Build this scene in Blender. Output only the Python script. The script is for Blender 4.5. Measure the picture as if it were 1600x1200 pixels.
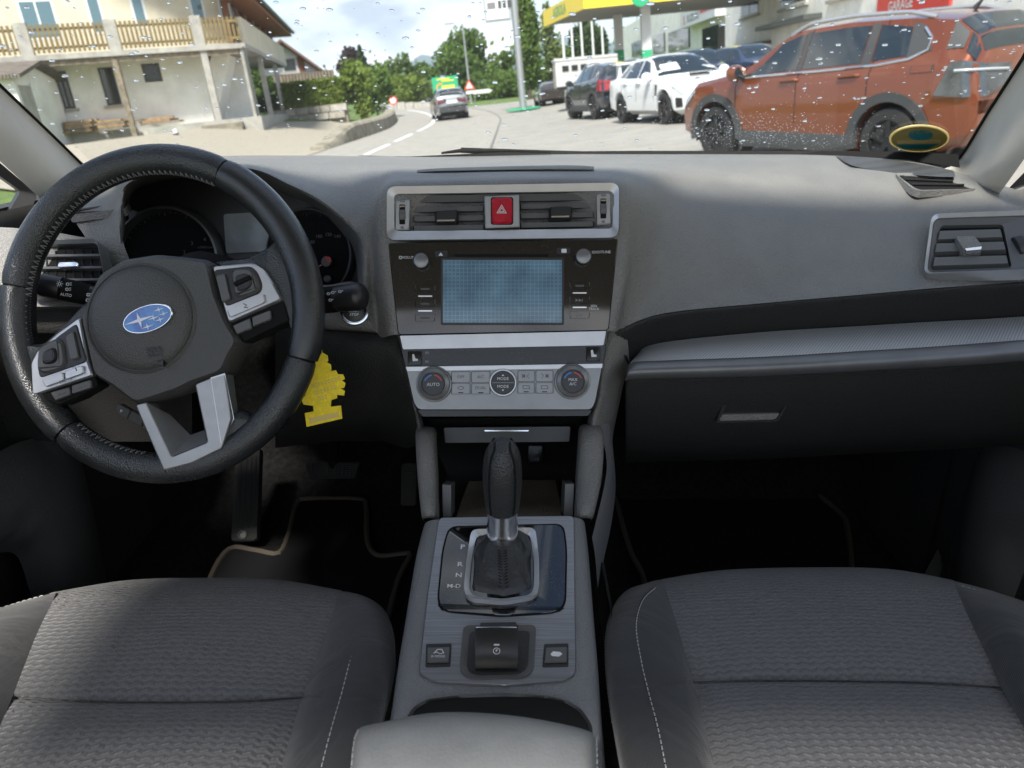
import bpy, bmesh, math, random
from math import sin, cos, tan, pi, radians, sqrt, atan2
from mathutils import Vector as V, Matrix
random.seed(7)
sc = bpy.context.scene
for o in list(bpy.data.objects): bpy.data.objects.remove(o)
# ------------------------------------------------------------------ camera
# The car stands on a side slope: the cabin is rolled 5.8 degrees against gravity, and the camera with it.
FPX, CX, CY = 1171.0, 800.0, 600.0          # focal length and centre in photo pixels (1600 x 1200)
PITCH, ROLL, EYE = radians(21.3), radians(5.8), 1.2
FW = V((0, cos(PITCH), -sin(PITCH))); UP = V((0, sin(PITCH), cos(PITCH))); RT = V((1, 0, 0))
CAR = Matrix.Translation((0, 0, EYE)) @ Matrix.Rotation(ROLL, 4, 'Y')      # cabin frame -> world
CAR3 = CAR.to_3x3()
cam = bpy.data.cameras.new('camera'); camo = bpy.data.objects.new('camera', cam); sc.collection.objects.link(camo)
cam.sensor_width = 36; cam.lens = 36 * FPX / 1600; cam.clip_start = .02; cam.clip_end = 9000
camo.matrix_world = CAR @ Matrix.Rotation(pi / 2 - PITCH, 4, 'X')
cam.dof.use_dof = True; cam.dof.focus_distance = .88; cam.dof.aperture_fstop = 9.0
sc.camera = camo
# ------------------------------------------------------------------ sky and sun
SUN_EL, SUN_AZ = radians(53), radians(189)      # azimuth from +Y, clockwise
wd = bpy.data.worlds.new('World'); sc.world = wd; wd.use_nodes = True
nt = wd.node_tree; nt.nodes.clear(); N = nt.nodes.new; L = nt.links.new
out = N('ShaderNodeOutputWorld'); bg = N('ShaderNodeBackground'); bg.inputs[1].default_value = .14
sky = N('ShaderNodeTexSky'); sky.sky_type = 'NISHITA'; sky.sun_disc = False
sky.sun_elevation = SUN_EL; sky.sun_rotation = SUN_AZ; sky.air_density = 1.0; sky.dust_density = 1.2
tc = N('ShaderNodeTexCoord'); mp = N('ShaderNodeMapping'); mp.inputs['Scale'].default_value = (1, 1, 2.6); mp.inputs['Location'].default_value = (1.7, 2.6, .3)
n1 = N('ShaderNodeTexNoise'); n1.inputs['Scale'].default_value = 2.6; n1.inputs['Detail'].default_value = 9; n1.inputs['Roughness'].default_value = .58
r1 = N('ShaderNodeValToRGB'); r1.color_ramp.elements[0].position = .48; r1.color_ramp.elements[1].position = .60
n2 = N('ShaderNodeTexNoise'); n2.inputs['Scale'].default_value = 6; n2.inputs['Detail'].default_value = 6
r2 = N('ShaderNodeValToRGB'); r2.color_ramp.elements[0].color = (1.5, 1.7, 2.0, 1); r2.color_ramp.elements[1].color = (4.6, 4.55, 4.5, 1)
r2.color_ramp.elements[0].position = .35; r2.color_ramp.elements[1].position = .62
mx = N('ShaderNodeMix'); mx.data_type = 'RGBA'
L(tc.outputs['Generated'], mp.inputs[0]); L(mp.outputs[0], n1.inputs[0]); L(mp.outputs[0], n2.inputs[0])
L(n1.outputs[0], r1.inputs[0]); L(n2.outputs[0], r2.inputs[0]); L(r1.outputs[0], mx.inputs['Factor'])
sm = N('ShaderNodeVectorMath'); sm.operation = 'SCALE'; sm.inputs['Scale'].default_value = .55; L(sky.outputs[0], sm.inputs[0]); L(sm.outputs[0], mx.inputs['A']); L(r2.outputs[0], mx.inputs['B']); L(mx.outputs['Result'], bg.inputs[0]); L(bg.outputs[0], out.inputs[0])
sl = bpy.data.lights.new('sun', 'SUN'); sl.energy = 3.0; sl.angle = radians(9); sl.color = (1, .95, .88)
so = bpy.data.objects.new('sun', sl); sc.collection.objects.link(so)
sd = V((sin(SUN_AZ) * cos(SUN_EL), cos(SUN_AZ) * cos(SUN_EL), sin(SUN_EL)))
so.rotation_euler = (-sd).to_track_quat('-Z', 'Y').to_euler()
sc.view_settings.view_transform = 'Standard'; sc.view_settings.look = 'None'; sc.view_settings.gamma = 1
sc.view_settings.use_curve_mapping = False; sc.view_settings.exposure = 1.68
sc.cycles.use_denoising = True; sc.cycles.max_bounces = 8; sc.cycles.transparent_max_bounces = 24
sc.cycles.caustics_reflective = False; sc.cycles.caustics_refractive = False; sc.cycles.sample_clamp_indirect = 6
# ------------------------------------------------------------------ pixels to places
def cdir(x, y): return FW + RT * ((x - CX) / FPX) - UP * ((y - CY) / FPX)
def A(x, y, Y): d = cdir(x, y); return d * (Y / d.y)                 # cabin point at forward distance Y
def Dp(x, y, drop): d = cdir(x, y); return d * (-drop / d.z)         # cabin point so far below the camera
def AX(x, y, X): d = cdir(x, y); return d * (X / d.x)
def wdir(x, y): return CAR3 @ cdir(x, y)
def W(x, y, Y): d = wdir(x, y); return d * (Y / d.y) + V((0, 0, EYE))   # outdoor point at forward distance Y
class Plane:
    def __init__(s, p, n): s.p = V(p); s.n = V(n).normalized()
    def pt(s, x, y, h=0):
        d = cdir(x, y); return d * (s.p.dot(s.n) / d.dot(s.n)) + s.n * h
    def axes(s):
        u = RT - s.n * RT.dot(s.n); u.normalize(); return u, s.n.cross(u)
# ------------------------------------------------------------------ materials
MATS = {}
def M(name, col, rough=.5, metal=0.0, bump=None, var=None, spec=.5, coat=0, stretch=None, sheen=0, trans=0, emit=None):
    if name in MATS: return MATS[name]
    m = bpy.data.materials.new(name); m.use_nodes = True; t = m.node_tree; b = t.nodes['Principled BSDF']
    b.inputs['Base Color'].default_value = (*col, 1); b.inputs['Roughness'].default_value = rough; b.inputs['Metallic'].default_value = metal
    b.inputs['Specular IOR Level'].default_value = spec; b.inputs['Coat Weight'].default_value = coat; b.inputs['Coat Roughness'].default_value = .04
    b.inputs['Sheen Weight'].default_value = sheen; b.inputs['Transmission Weight'].default_value = trans
    if emit: b.inputs['Emission Color'].default_value = (*col, 1); b.inputs['Emission Strength'].default_value = emit
    c = t.nodes.new('ShaderNodeTexCoord'); src = c.outputs['Object']
    if stretch:
        mpn = t.nodes.new('ShaderNodeMapping'); mpn.inputs['Scale'].default_value = stretch; t.links.new(src, mpn.inputs[0]); src = mpn.outputs[0]
    if var:                      # (scale, amount[, second colour])
        nz = t.nodes.new('ShaderNodeTexNoise'); nz.inputs['Scale'].default_value = var[0]; nz.inputs['Detail'].default_value = 6; nz.inputs['Roughness'].default_value = .62
        t.links.new(src, nz.inputs[0]); rp = t.nodes.new('ShaderNodeValToRGB'); t.links.new(nz.outputs[0], rp.inputs[0])
        c2 = var[2] if len(var) > 2 else tuple(min(1, k * (1 + var[1])) for k in col)
        c1 = col if len(var) > 2 else tuple(k * (1 - var[1]) for k in col)
        rp.color_ramp.elements[0].position = .32; rp.color_ramp.elements[1].position = .68
        rp.color_ramp.elements[0].color = (*c1, 1); rp.color_ramp.elements[1].color = (*c2, 1); t.links.new(rp.outputs[0], b.inputs['Base Color'])
    if bump:                     # (scale, strength, kind)
        kind = bump[2] if len(bump) > 2 else 'noise'
        if kind == 'voronoi': bz = t.nodes.new('ShaderNodeTexVoronoi'); bz.inputs['Scale'].default_value = bump[0]; o_ = bz.outputs['Distance']
        elif kind == 'wave': bz = t.nodes.new('ShaderNodeTexWave'); bz.inputs['Scale'].default_value = bump[0]; bz.bands_direction = 'Y'; bz.inputs['Distortion'].default_value = .6; o_ = bz.outputs[0]
        else: bz = t.nodes.new('ShaderNodeTexNoise'); bz.inputs['Scale'].default_value = bump[0]; bz.inputs['Detail'].default_value = 3; o_ = bz.outputs[0]
        t.links.new(src, bz.inputs[0]); bn = t.nodes.new('ShaderNodeBump'); bn.inputs['Strength'].default_value = bump[1]; bn.inputs['Distance'].default_value = bump[3] if len(bump) > 3 else .002
        t.links.new(o_, bn.inputs['Height']); t.links.new(bn.outputs[0], b.inputs['Normal'])
    MATS[name] = m; return m
def nodes_of(m): return m.node_tree.nodes, m.node_tree.links, m.node_tree.nodes['Principled BSDF']
def thin_glass(name, tint, f0=.02, rough=0.0):       # one sheet of clear glass: see-through, with reflection growing towards grazing view
    m = bpy.data.materials.new(name); m.use_nodes = True; t = m.node_tree; t.nodes.clear()
    o_ = t.nodes.new('ShaderNodeOutputMaterial'); tr = t.nodes.new('ShaderNodeBsdfTransparent'); gl = t.nodes.new('ShaderNodeBsdfGlossy'); lw = t.nodes.new('ShaderNodeLayerWeight'); mxn = t.nodes.new('ShaderNodeMixShader')
    lw.inputs[0].default_value = .5; pw = t.nodes.new('ShaderNodeMath'); pw.operation = 'POWER'; pw.inputs[1].default_value = 5; ma = t.nodes.new('ShaderNodeMath'); ma.operation = 'MULTIPLY_ADD'; ma.inputs[1].default_value = .55; ma.inputs[2].default_value = f0
    tr.inputs[0].default_value = (*tint, 1); gl.inputs['Roughness'].default_value = rough
    t.links.new(lw.outputs['Facing'], pw.inputs[0]); t.links.new(pw.outputs[0], ma.inputs[0]); t.links.new(ma.outputs[0], mxn.inputs[0]); t.links.new(tr.outputs[0], mxn.inputs[1]); t.links.new(gl.outputs[0], mxn.inputs[2]); t.links.new(mxn.outputs[0], o_.inputs[0])
    MATS[name] = m; return m
# ------------------------------------------------------------------ mesh building
class MB:
    def __init__(s): s.v = []; s.f = []
    def add(s, vs, fs):
        b = len(s.v); s.v += [V(p) for p in vs]; s.f += [tuple(b + i for i in f) for f in fs]; return s
    def prism(s, lo, hi):
        n = len(lo); s.add(list(lo) + list(hi), [tuple(range(n))[::-1], tuple(range(n, 2 * n))] + [(i, (i + 1) % n, n + (i + 1) % n, n + i) for i in range(n)]); return s
    def box(s, x0, x1, y0, y1, z0, z1, f=None):
        f = f or (lambda a, b, c: V((a, b, c)))
        return s.prism([f(x0, y0, z0), f(x1, y0, z0), f(x1, y1, z0), f(x0, y1, z0)], [f(x0, y0, z1), f(x1, y0, z1), f(x1, y1, z1), f(x0, y1, z1)])
    def grid(s, rows, closed_u=False):
        n = len(rows[0]); fs = []
        for i in range(len(rows) - 1):
            for j in range(n if closed_u else n - 1):
                k = (j + 1) % n; fs.append((i * n + j, i * n + k, (i + 1) * n + k, (i + 1) * n + j))
        return s.add([p for r in rows for p in r], fs)
    def tube(s, path, r, seg=8, closed=False, cap=True, squash=None, up=None):
        path = [V(p) for p in path]; n = len(path); rows = []
        for i, p in enumerate(path):
            a = path[(i - 1) % n] if (closed or i) else p; b = path[(i + 1) % n] if (closed or i < n - 1) else p
            t = (b - a).normalized(); u0 = up or (V((0, 0, 1)) if abs(t.z) < .9 else V((1, 0, 0)))
            u = t.cross(u0).normalized(); w = u.cross(t).normalized(); rr = r[i] if isinstance(r, (list, tuple)) else r
            sq = squash or 1
            rows.append([p + (u * cos(2 * pi * k / seg) + w * sin(2 * pi * k / seg) * sq) * rr for k in range(seg)])
        if closed: rows.append(rows[0])
        s.grid(rows, True)
        if cap and not closed:
            m = len(s.v); s.f.append(tuple(range(m - seg, m))); s.f.append(tuple(range(m - len(rows) * seg, m - len(rows) * seg + seg))[::-1])
        return s
    def lathe(s, prof, o, ax, u=None, seg=24, sx=1.0, cap=True):     # prof: (radius, height along ax)
        o = V(o); ax = V(ax).normalized(); u = V(u) if u else (V((1, 0, 0)) if abs(ax.x) < .9 else V((0, 1, 0)))
        u = (u - ax * u.dot(ax)).normalized(); w = ax.cross(u)
        rows = [[o + ax * h + (u * cos(2 * pi * k / seg) * sx + w * sin(2 * pi * k / seg)) * r for k in range(seg)] for r, h in prof]
        b = len(s.v); s.grid(rows, True)
        if cap: s.f.append(tuple(range(b, b + seg))[::-1]); s.f.append(tuple(range(len(s.v) - seg, len(s.v))))
        return s
    def build(s, name, mat, parent=None, smooth=True, angle=38, mod=None, recalc=True):
        base = BASE.get(parent.name, V((0, 0, 0))) if parent else V((0, 0, 0))
        me = bpy.data.meshes.new(name); me.from_pydata([tuple(p - base) for p in s.v], [], s.f); me.validate()
        if recalc:
            bm = bmesh.new(); bm.from_mesh(me); bmesh.ops.remove_doubles(bm, verts=bm.verts, dist=1e-6); bmesh.ops.recalc_face_normals(bm, faces=bm.faces); bm.to_mesh(me); bm.free()
        if smooth:
            me.polygons.foreach_set('use_smooth', [True] * len(me.polygons)); me.set_sharp_from_angle(angle=radians(angle))
        me.materials.append(MATS[mat] if isinstance(mat, str) else mat)
        o = bpy.data.objects.new(name, me); sc.collection.objects.link(o)
        if parent: o.parent = parent; BASE[o.name] = base
        else: BASE[o.name] = V((0, 0, 0))
        return o
BASE = {}; CABIN = []
def tag(o, label, cat, group=None, kind=None, cabin=False):
    if label: o['label'] = label
    if cat: o['category'] = cat
    if group: o['group'] = group
    if kind or cat: o['kind'] = kind or 'thing'
    if cabin: CABIN.append(o)
    return o
def thing(name, label, cat, base, group=None, cabin=False):
    o = bpy.data.objects.new(name, None); sc.collection.objects.link(o); o.location = V(base); BASE[o.name] = V(base); o.empty_display_size = .1
    return tag(o, label, cat, group, None, cabin)
def rrect(x0, y0, x1, y1, r, n=4):
    P = []
    for cx, cy, a in ((x1 - r, y1 - r, 0), (x0 + r, y1 - r, 90), (x0 + r, y0 + r, 180), (x1 - r, y0 + r, 270)):
        for k in range(n + 1): t = radians(a + 90 * k / n); P.append((cx + r * cos(t), cy + r * sin(t)))
    return P
def rquad(c, r, n=4):            # rounded quadrilateral: corners in order, r in pixels
    P = []; m = len(c)
    for i in range(m):
        a, b, d = V(c[i - 1]), V(c[i]), V(c[(i + 1) % m]); p0 = b + (a - b).normalized() * r; p1 = b + (d - b).normalized() * r
        for k in range(n + 1): t = k / n; q = p0 * (1 - t) ** 2 + b * 2 * t * (1 - t) + p1 * t * t; P.append((q.x, q.y))
    return P
def ell(cx, cy, rx, ry, n=28, rot=0):
    return [(cx + rx * cos(t) * cos(rot) - ry * sin(t) * sin(rot), cy + rx * cos(t) * sin(rot) + ry * sin(t) * cos(rot)) for t in (2 * pi * k / n for k in range(n))]
def shrink(P, d):
    cx = sum(p[0] for p in P) / len(P); cy = sum(p[1] for p in P) / len(P); R = []
    for x, y in P:
        l = sqrt((x - cx) ** 2 + (y - cy) ** 2) or 1; k = max(0, 1 - d / l); R.append((cx + (x - cx) * k, cy + (y - cy) * k))
    return R
def plate(mb, pl, P, h0, h1, ch=0, chh=None):     # a slab on a plane, outline in photo pixels, chamfered rim
    lo = [pl.pt(x, y, h0) for x, y in P]
    if ch:
        chh = chh if chh is not None else ch * .0007; n = len(P)
        r2_ = [pl.pt(x, y, h1 - chh) for x, y in P]; r3 = [pl.pt(x, y, h1) for x, y in shrink(P, ch)]
        b = len(mb.v); mb.grid([lo, r2_, r3], True); mb.f.append(tuple(range(b, b + n))[::-1]); mb.f.append(tuple(range(b + 2 * n, b + 3 * n)))
    else: mb.prism(lo, [pl.pt(x, y, h1) for x, y in P])
    return mb
def ringp(mb, pl, PO, PI_, h0, h1, hi=None):      # a frame on a plane: outer and inner outlines
    hi = h1 if hi is None else hi
    a = [pl.pt(x, y, h0) for x, y in PO]; b = [pl.pt(x, y, h1) for x, y in PO]; c = [pl.pt(x, y, hi) for x, y in PI_]; d = [pl.pt(x, y, h0) for x, y in PI_]
    mb.grid([a, b, c, d, a], True); return mb
def spline(P, n):                # Catmull-Rom through the points
    P = [V(p) for p in P]; R = []
    for i in range(len(P) - 1):
        p0, p1, p2, p3 = P[max(i - 1, 0)], P[i], P[i + 1], P[min(i + 2, len(P) - 1)]
        for k in range(n):
            t = k / n; R.append(.5 * ((2 * p1) + (p2 - p0) * t + (2 * p0 - 5 * p1 + 4 * p2 - p3) * t * t + (3 * p1 - p0 - 3 * p2 + p3) * t ** 3))
    R.append(P[-1]); return R
def loft(rows, nu=4, nv=4):      # rows of 3D points -> smooth grid
    R = [spline(r, nu) for r in rows]; cols = [spline(c, nv) for c in zip(*R)]
    return [list(r) for r in zip(*cols)]
def text_mesh(s, size, bold=False, align='CENTER'):
    cu = bpy.data.curves.new('lettering', 'FONT'); cu.body = s; cu.size = size; cu.align_x = align; cu.align_y = 'CENTER'; cu.resolution_u = 2
    if bold: cu.offset = size * .018
    o = bpy.data.objects.new('lettering', cu); me = bpy.data.meshes.new_from_object(o); bpy.data.objects.remove(o); bpy.data.curves.remove(cu); return me
def lettering(s, pos, u, v, size, mat, parent, name='lettering', bold=False, lift=.0006, sx=1.0):
    me = text_mesh(s, size, bold); u = V(u).normalized(); v = V(v).normalized(); n = u.cross(v); base = BASE.get(parent.name, V((0, 0, 0)))
    mb = MB(); mb.v = [V(pos) + u * p.co.x * sx + v * p.co.y + n * lift for p in me.vertices]; mb.f = [tuple(p.vertices) for p in me.polygons]
    bpy.data.meshes.remove(me); return mb.build(name, mat, parent, smooth=False, recalc=False)
def ptext(s, pl, x, y, px, mat, parent, rot=0, h=.001, bold=False, sx=1.0):     # lettering on a plane at a pixel, px = letter height
    p = pl.pt(x, y, h); k = (pl.pt(x, y + 1) - pl.pt(x, y)).length
    u = (pl.pt(x + cos(rot), y + sin(rot)) - pl.pt(x, y)).normalized(); v = pl.n.cross(u)
    return lettering(s, p, u, v, px * k / .7, mat, parent, bold=bold, lift=0, sx=sx)
def copy_tree(o, parent=None):
    c = o.copy(); sc.collection.objects.link(c); BASE[c.name] = BASE.get(o.name, V((0, 0, 0)))
    if parent: c.parent = parent
    for ch in o.children: copy_tree(ch, c)
    return c
# ------------------------------------------------------------------ cabin materials
M('dash_plastic', (.160, .156, .146), .5, bump=(430, .65, 'voronoi', .0018), var=(14, .10), spec=.5)
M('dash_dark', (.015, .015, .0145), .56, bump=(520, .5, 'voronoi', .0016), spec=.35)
M('smooth_black', (.012, .012, .013), .38, var=(30, .2))
M('matte_black', (.006, .006, .006), .8, spec=.2)
M('silver', (.47, .475, .48), .34, .75, var=(40, .05))
M('satin_grey', (.21, .213, .215), .38, .7, var=(50, .06))
M('vent_grey', (.085, .085, .083), .45)
M('chrome', (.78, .79, .80), .2, 1.0)
M('white_print', (.62, .63, .64), .6); M('grey_print', (.16, .16, .165), .6); M('dim_print', (.07, .07, .072), .6)
M('leather', (.022, .025, .026), .29, bump=(600, .4, 'voronoi', .0014), var=(25, .25), spec=.55)
M('hub_plastic', (.058, .058, .055), .48, bump=(600, .45, 'voronoi', .0014))
M('red_lens', (.42, .012, .03), .14, coat=.6, var=(90, .25))
M('blue_emblem', (.03, .10, .42), .22, var=(55, .5, (.05, .28, .62)), coat=.5)
M('needle', (.75, .25, .18), .5); M('red_print', (.55, .05, .04), .5); M('blue_print', (.05, .2, .6), .5)
M('headliner', (.48, .45, .385), .85, bump=(900, .35, 'noise', .001), var=(12, .05))
for q_, lo_, hi_ in (('dash_plastic', .40, .60), ('hub_plastic', .38, .55), ('leather', .22, .38)):      # handled, dusty plastic: uneven sheen
    t = MATS[q_].node_tree; b = t.nodes['Principled BSDF']; c = t.nodes.new('ShaderNodeTexCoord'); nz = t.nodes.new('ShaderNodeTexNoise'); nz.inputs['Scale'].default_value = 7; nz.inputs['Detail'].default_value = 7; nz.inputs['Roughness'].default_value = .65; mr = t.nodes.new('ShaderNodeMapRange')
    mr.inputs['From Min'].default_value = .3; mr.inputs['From Max'].default_value = .7; mr.inputs['To Min'].default_value = lo_; mr.inputs['To Max'].default_value = hi_; t.links.new(c.outputs['Object'], nz.inputs[0]); t.links.new(nz.outputs[0], mr.inputs[0]); t.links.new(mr.outputs[0], b.inputs['Roughness'])
# ================================================================== OUTDOORS
M('asphalt', (.25, .238, .21), .85, bump=(60, .3, 'noise', .01), var=(3, .14)); M('forecourt', (.235, .225, .20), .85, bump=(50, .3, 'noise', .01), var=(1.2, .13))
M('grass', (.09, .14, .03), .9, bump=(30, .8, 'noise', .05), var=(2.5, .35)); M('road_paint', (.62, .62, .60), .7, var=(9, .08)); M('kerb_stone', (.30, .28, .24), .85, bump=(14, .6, 'noise', .03), var=(3, .3))
M('plaster_cream', (.62, .56, .43), .9, bump=(30, .3), var=(1.5, .09)); M('plaster_white', (.80, .78, .72), .9, bump=(25, .3), var=(1.2, .12)); M('concrete', (.36, .345, .31), .9, bump=(18, .5, 'noise', .01), var=(2.5, .22)); M('old_concrete', (.225, .205, .155), .95, bump=(14, .4, 'noise', .01), var=(1.8, .4))
M('slat_wood', (.19, .142, .062), .8, var=(5, .35)); M('brown_wood', (.22, .085, .035), .75, var=(6, .3)); M('dark_wood', (.055, .04, .03), .8, var=(5, .3)); M('raw_plank', (.34, .21, .10), .85, var=(7, .5)); M('grey_wood', (.22, .18, .13), .9, var=(6, .4))
M('window_dark', (.02, .028, .03), .06, spec=.7, var=(2, .4)); M('window_sky', (.10, .17, .20), .05, spec=.9); M('window_white', (.70, .71, .70), .5); M('roof_tile', (.16, .085, .055), .85, bump=(9, .8, 'wave', .05), var=(4, .3)); M('roof_grey', (.17, .145, .125), .85, bump=(6, .8, 'wave', .05), var=(4, .3)); M('gutter', (.09, .10, .095), .45, .4)
M('metal_pole', (.34, .36, .37), .45, .6); M('sign_white', (.60, .61, .61), .5); M('sign_red', (.55, .04, .03), .5); M('sign_green', (.02, .33, .15), .5); M('sign_yellow', (.80, .60, .04), .5); M('sign_orange', (.80, .25, .03), .5); M('digit_dark', (.05, .055, .06), .5); M('soffit', (.27, .26, .235), .7)
M('bark', (.07, .055, .04), .9, bump=(20, .8, 'noise', .03))
def rbase(Y):
    P = ((-60, 0), (8, .03), (25, .07), (40, .13), (55, .38), (70, .70), (100, .9), (400, 1.2))
    for (a, u), (b, v) in zip(P, P[1:]):
        if Y <= b: t = max(0, (Y - a) / (b - a)); return u + (v - u) * t
    return 1.2
def rleft(Y): t = max(0, Y - 33); return -6.1 - .0042 * t * t      # left road edge: the road bends left
sstep = lambda a, b, x: (lambda t: t * t * (3 - 2 * t))(min(1, max(0, (x - a) / (b - a))))
def gz(X, Y):
    z = rbase(Y); d = rleft(min(Y, 62)) - .25 - X
    z += sstep(0, 6.5, d) * (1.02 - max(0, Y - 45) * .004) if d > 0 else 0
    if X > -.5: z += sstep(-.5, 5, X) * .16 * sstep(9, 18, Y)
    return z
def sheet(name, mat, xs, ys, lift, label, fx=None, kind='structure'):
    mb = MB(); mb.grid([[V((fx(x, y) if fx else x, y, gz(fx(x, y) if fx else x, y) + lift)) for x in xs] for y in ys]); o = mb.build(name, mat, None, angle=80, recalc=False); return tag(o, label, None, None, kind)
lin = lambda a, b, n: [a + (b - a) * k / n for k in range(n + 1)]
YS = lin(-40, 4, 8) + lin(6, 80, 74) + lin(84, 200, 30) + [300, 500, 900, 2500]
sheet('ground', 'grass', [-2500, -600, -150] + lin(-60, -16, 22) + lin(-15, 25, 80) + lin(27, 60, 12) + [150, 600, 2500], YS, -.05, 'green grass ground')
ys = lin(-30, 4, 10) + lin(5, 85, 80)
rd = sheet('road', 'asphalt', lin(0, 1, 12), ys, .0, 'grey asphalt road bending left', lambda t, Y: rleft(Y) + t * 5.6)
sheet('forecourt', 'forecourt', lin(0, 1, 24), lin(-30, 60, 90), -.004, 'pale worn forecourt paving', lambda t, Y: rleft(Y) + 5.5 + t * (20 - rleft(Y) - 5.5))
mb = MB(); mp_ = M('pavers', (.30, .275, .225), .9, var=(2, .15)); n_, l_, b = nodes_of(mp_); c = n_.new('ShaderNodeTexCoord'); br = n_.new('ShaderNodeTexBrick'); br.inputs['Scale'].default_value = 3.2; br.inputs['Color1'].default_value = (.33, .30, .24, 1); br.inputs['Color2'].default_value = (.28, .255, .205, 1); br.inputs['Mortar'].default_value = (.2, .18, .14, 1); br.inputs['Mortar Size'].default_value = .03
l_.new(c.outputs['Object'], br.inputs[0]); l_.new(br.outputs[0], b.inputs['Base Color'])
sheet('paved_apron', 'pavers', lin(0, 1, 14), lin(14, 47, 40), -.002, 'small block paving in front of the balcony house', lambda t, Y: rleft(Y) - .1 - t * (6.4 if Y < 34 else 6.4 - (Y - 34) * .3))
# painted lane markings, part of the road
def marking(pts, w=.09):
    mb = MB(); mb.grid([[V((x - w, y, gz(x - w, y) + .008)), V((x + w, y, gz(x + w, y) + .008))] for x, y in pts]); mb.build('lane_marking', 'road_paint', rd, recalc=False)
cl_ = lambda Y: rleft(Y) + 2.15
for a, b in ((10, 14), (16.2, 19), (20.4, 24.4), (25.6, 30.2)): marking([(cl_(y), y) for y in lin(a, b, 6)])
marking([(cl_(y), y) for y in lin(32, 68, 40)], .08)
M('tar', (.12, .118, .11), .8); mb = MB(); mb.grid([[V((rleft(y) + 5.5 - .03, y, gz(rleft(y) + 5.5, y) + .012)), V((rleft(y) + 5.5 + .03, y, gz(rleft(y) + 5.5, y) + .012))] for y in lin(16, 58, 42)]); mb.build('tar_seam', 'tar', rd, recalc=False)
# low retaining wall on the left of the road
lw = MB(); path = []; rows = []
for Y in lin(25.5, 54, 22):
    x = rleft(Y) - .05; h = .10 + .50 * sstep(25.5, 31, Y); z = rbase(Y) - .1; rows.append([V((x, Y, z)), V((x - .05, Y, z + h)), V((x - .15, Y, z + h + .1)), V((x - .55, Y, z + h + .12)), V((x - .6, Y, z + h - .05)), V((x - .6, Y, z - .1))])
lw.grid(rows); lw.add(rows[-1], [(0, 1, 2, 3, 4, 5)]); lw.add(rows[0], [(5, 4, 3, 2, 1, 0)]); tag(lw.build('retaining_wall', 'old_concrete', None), 'low weathered concrete wall curving along the left of the road', 'wall')
bar = thing('roadside_barrier', 'long low grey concrete barrier along the far bend', 'barrier', (-12, 70, .7))
for i in range(6): a, b = W(607 + i * 13.2, 167, 72), W(620 + i * 13.2, 166.6, 72); MB().box(a.x + .02, b.x - .02, a.y, a.y + .4, rbase(72) - .3, a.z + .35).build('barrier_block', 'concrete', bar)
# ------------------------------------------------------------------ the balcony house on the left
def on_level(px, py, z): d = wdir(px, py); return V((0, 0, EYE)) + d * ((z - EYE) / d.z)
ZS = W(380, 75, 32.5).z; pc, plf, psd = W(380, 75, 32.5), on_level(0, 99, ZS), on_level(447, 107, ZS)
e1 = plf - pc; e1.z = 0; e1.normalize(); e2 = psd - pc; e2.z = 0; SD = e2.length; e2.normalize(); HO = V((pc.x, pc.y, 0)); HI = Matrix(((e1.x, e2.x), (e1.y, e2.y))).inverted()
hf = lambda a, b, c: HO + e1 * a + e2 * b + V((0, 0, c))
def hray(px, py): d = wdir(px, py); return HI @ V((-HO.x, -HO.y)), HI @ V((d.x, d.y)), d.z
def hh(px, py, b=0):                     # house coordinates of a pixel on the plane at depth b
    o, d, dz = hray(px, py); t = (b - o.y) / d.y; return o.x + d.x * t, EYE + dz * t
def hs(px, py, a=0):                     # on the side wall plane
    o, d, dz = hray(px, py); t = (a - o.x) / d.x; return o.y + d.y * t, EYE + dz * t
def hbox(name, mat, par, a0, a1, b0, b1, c0, c1): return MB().box(a0, a1, b0, b1, c0, c1, hf).build(name, mat, par)
BW = 1.5                                  # balcony depth
zs = hh(378, 74)[1]; zp = hh(405, 181)[1]; zr = hh(375, 27)[1]; zg = gz(HO.x - 3, HO.y) - .1
ho = thing('balcony_house', 'cream and white two-storey house with wooden slat balcony on concrete posts', 'house', hf(4, 3, zg))
ztop = zs + 3.6; LEN, DEP = 22, SD - 1
e0 = hs(398, 0, -.6); ee = hs(452, 50, -.6); zE = (e0[1] + ee[1]) / 2; RA, RZ = 8.0, zE + 4.6
mb = MB(); P = [(.6, zs), (2 * RA - .6, zs), (2 * RA - .6, zE), (RA, RZ - .3), (.6, zE)]; mb.prism([hf(a, BW, c) for a, c in P], [hf(a, DEP, c) for a, c in P]); mb.build('upper_wall', 'plaster_cream', ho)
aR = hh(322, 130, BW)[0]
hbox('lower_wall', 'plaster_white', ho, aR, LEN, BW, DEP - 3, zg - .5, zs - .05)
hbox('back_wall', 'plaster_white', ho, .8, aR, BW + 3.2, BW + 3.4, zg - .5, zs - .05)
hbox('balcony_slab', 'concrete', ho, -.1, LEN, -.05, DEP, zs - .02, zs + .16)
hbox('balcony_beam', 'grey_wood', ho, .2, LEN, .05, .25, zs - .22, zs - .02)
hbox('porch_floor', 'concrete', ho, -.15, 4.2, -.1, 12, zg - .6, zp)
hbox('wall_footing', 'old_concrete', ho, 4.2, LEN, .4, BW + .02, zg - .6, zp - .25)
for px, py, ww in ((405, 181, .22), (345, 180, .24)): a = hh(px, py)[0]; hbox('post', 'concrete', ho, a, a + ww, .02, .02 + ww, zp - .1, zs - .02)
a = hh(209, 205)[0]; hbox('timber_post', 'grey_wood', ho, a - .08, a + .1, .02, .2, zg - .2, zs - .02)
for px, py in ((427, 175), (447, 175)): b_ = hs(px, py)[0]; hbox('post', 'concrete', ho, .02, .24, b_ - .1, b_ + .14, zp - .1, zs - .02)
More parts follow.
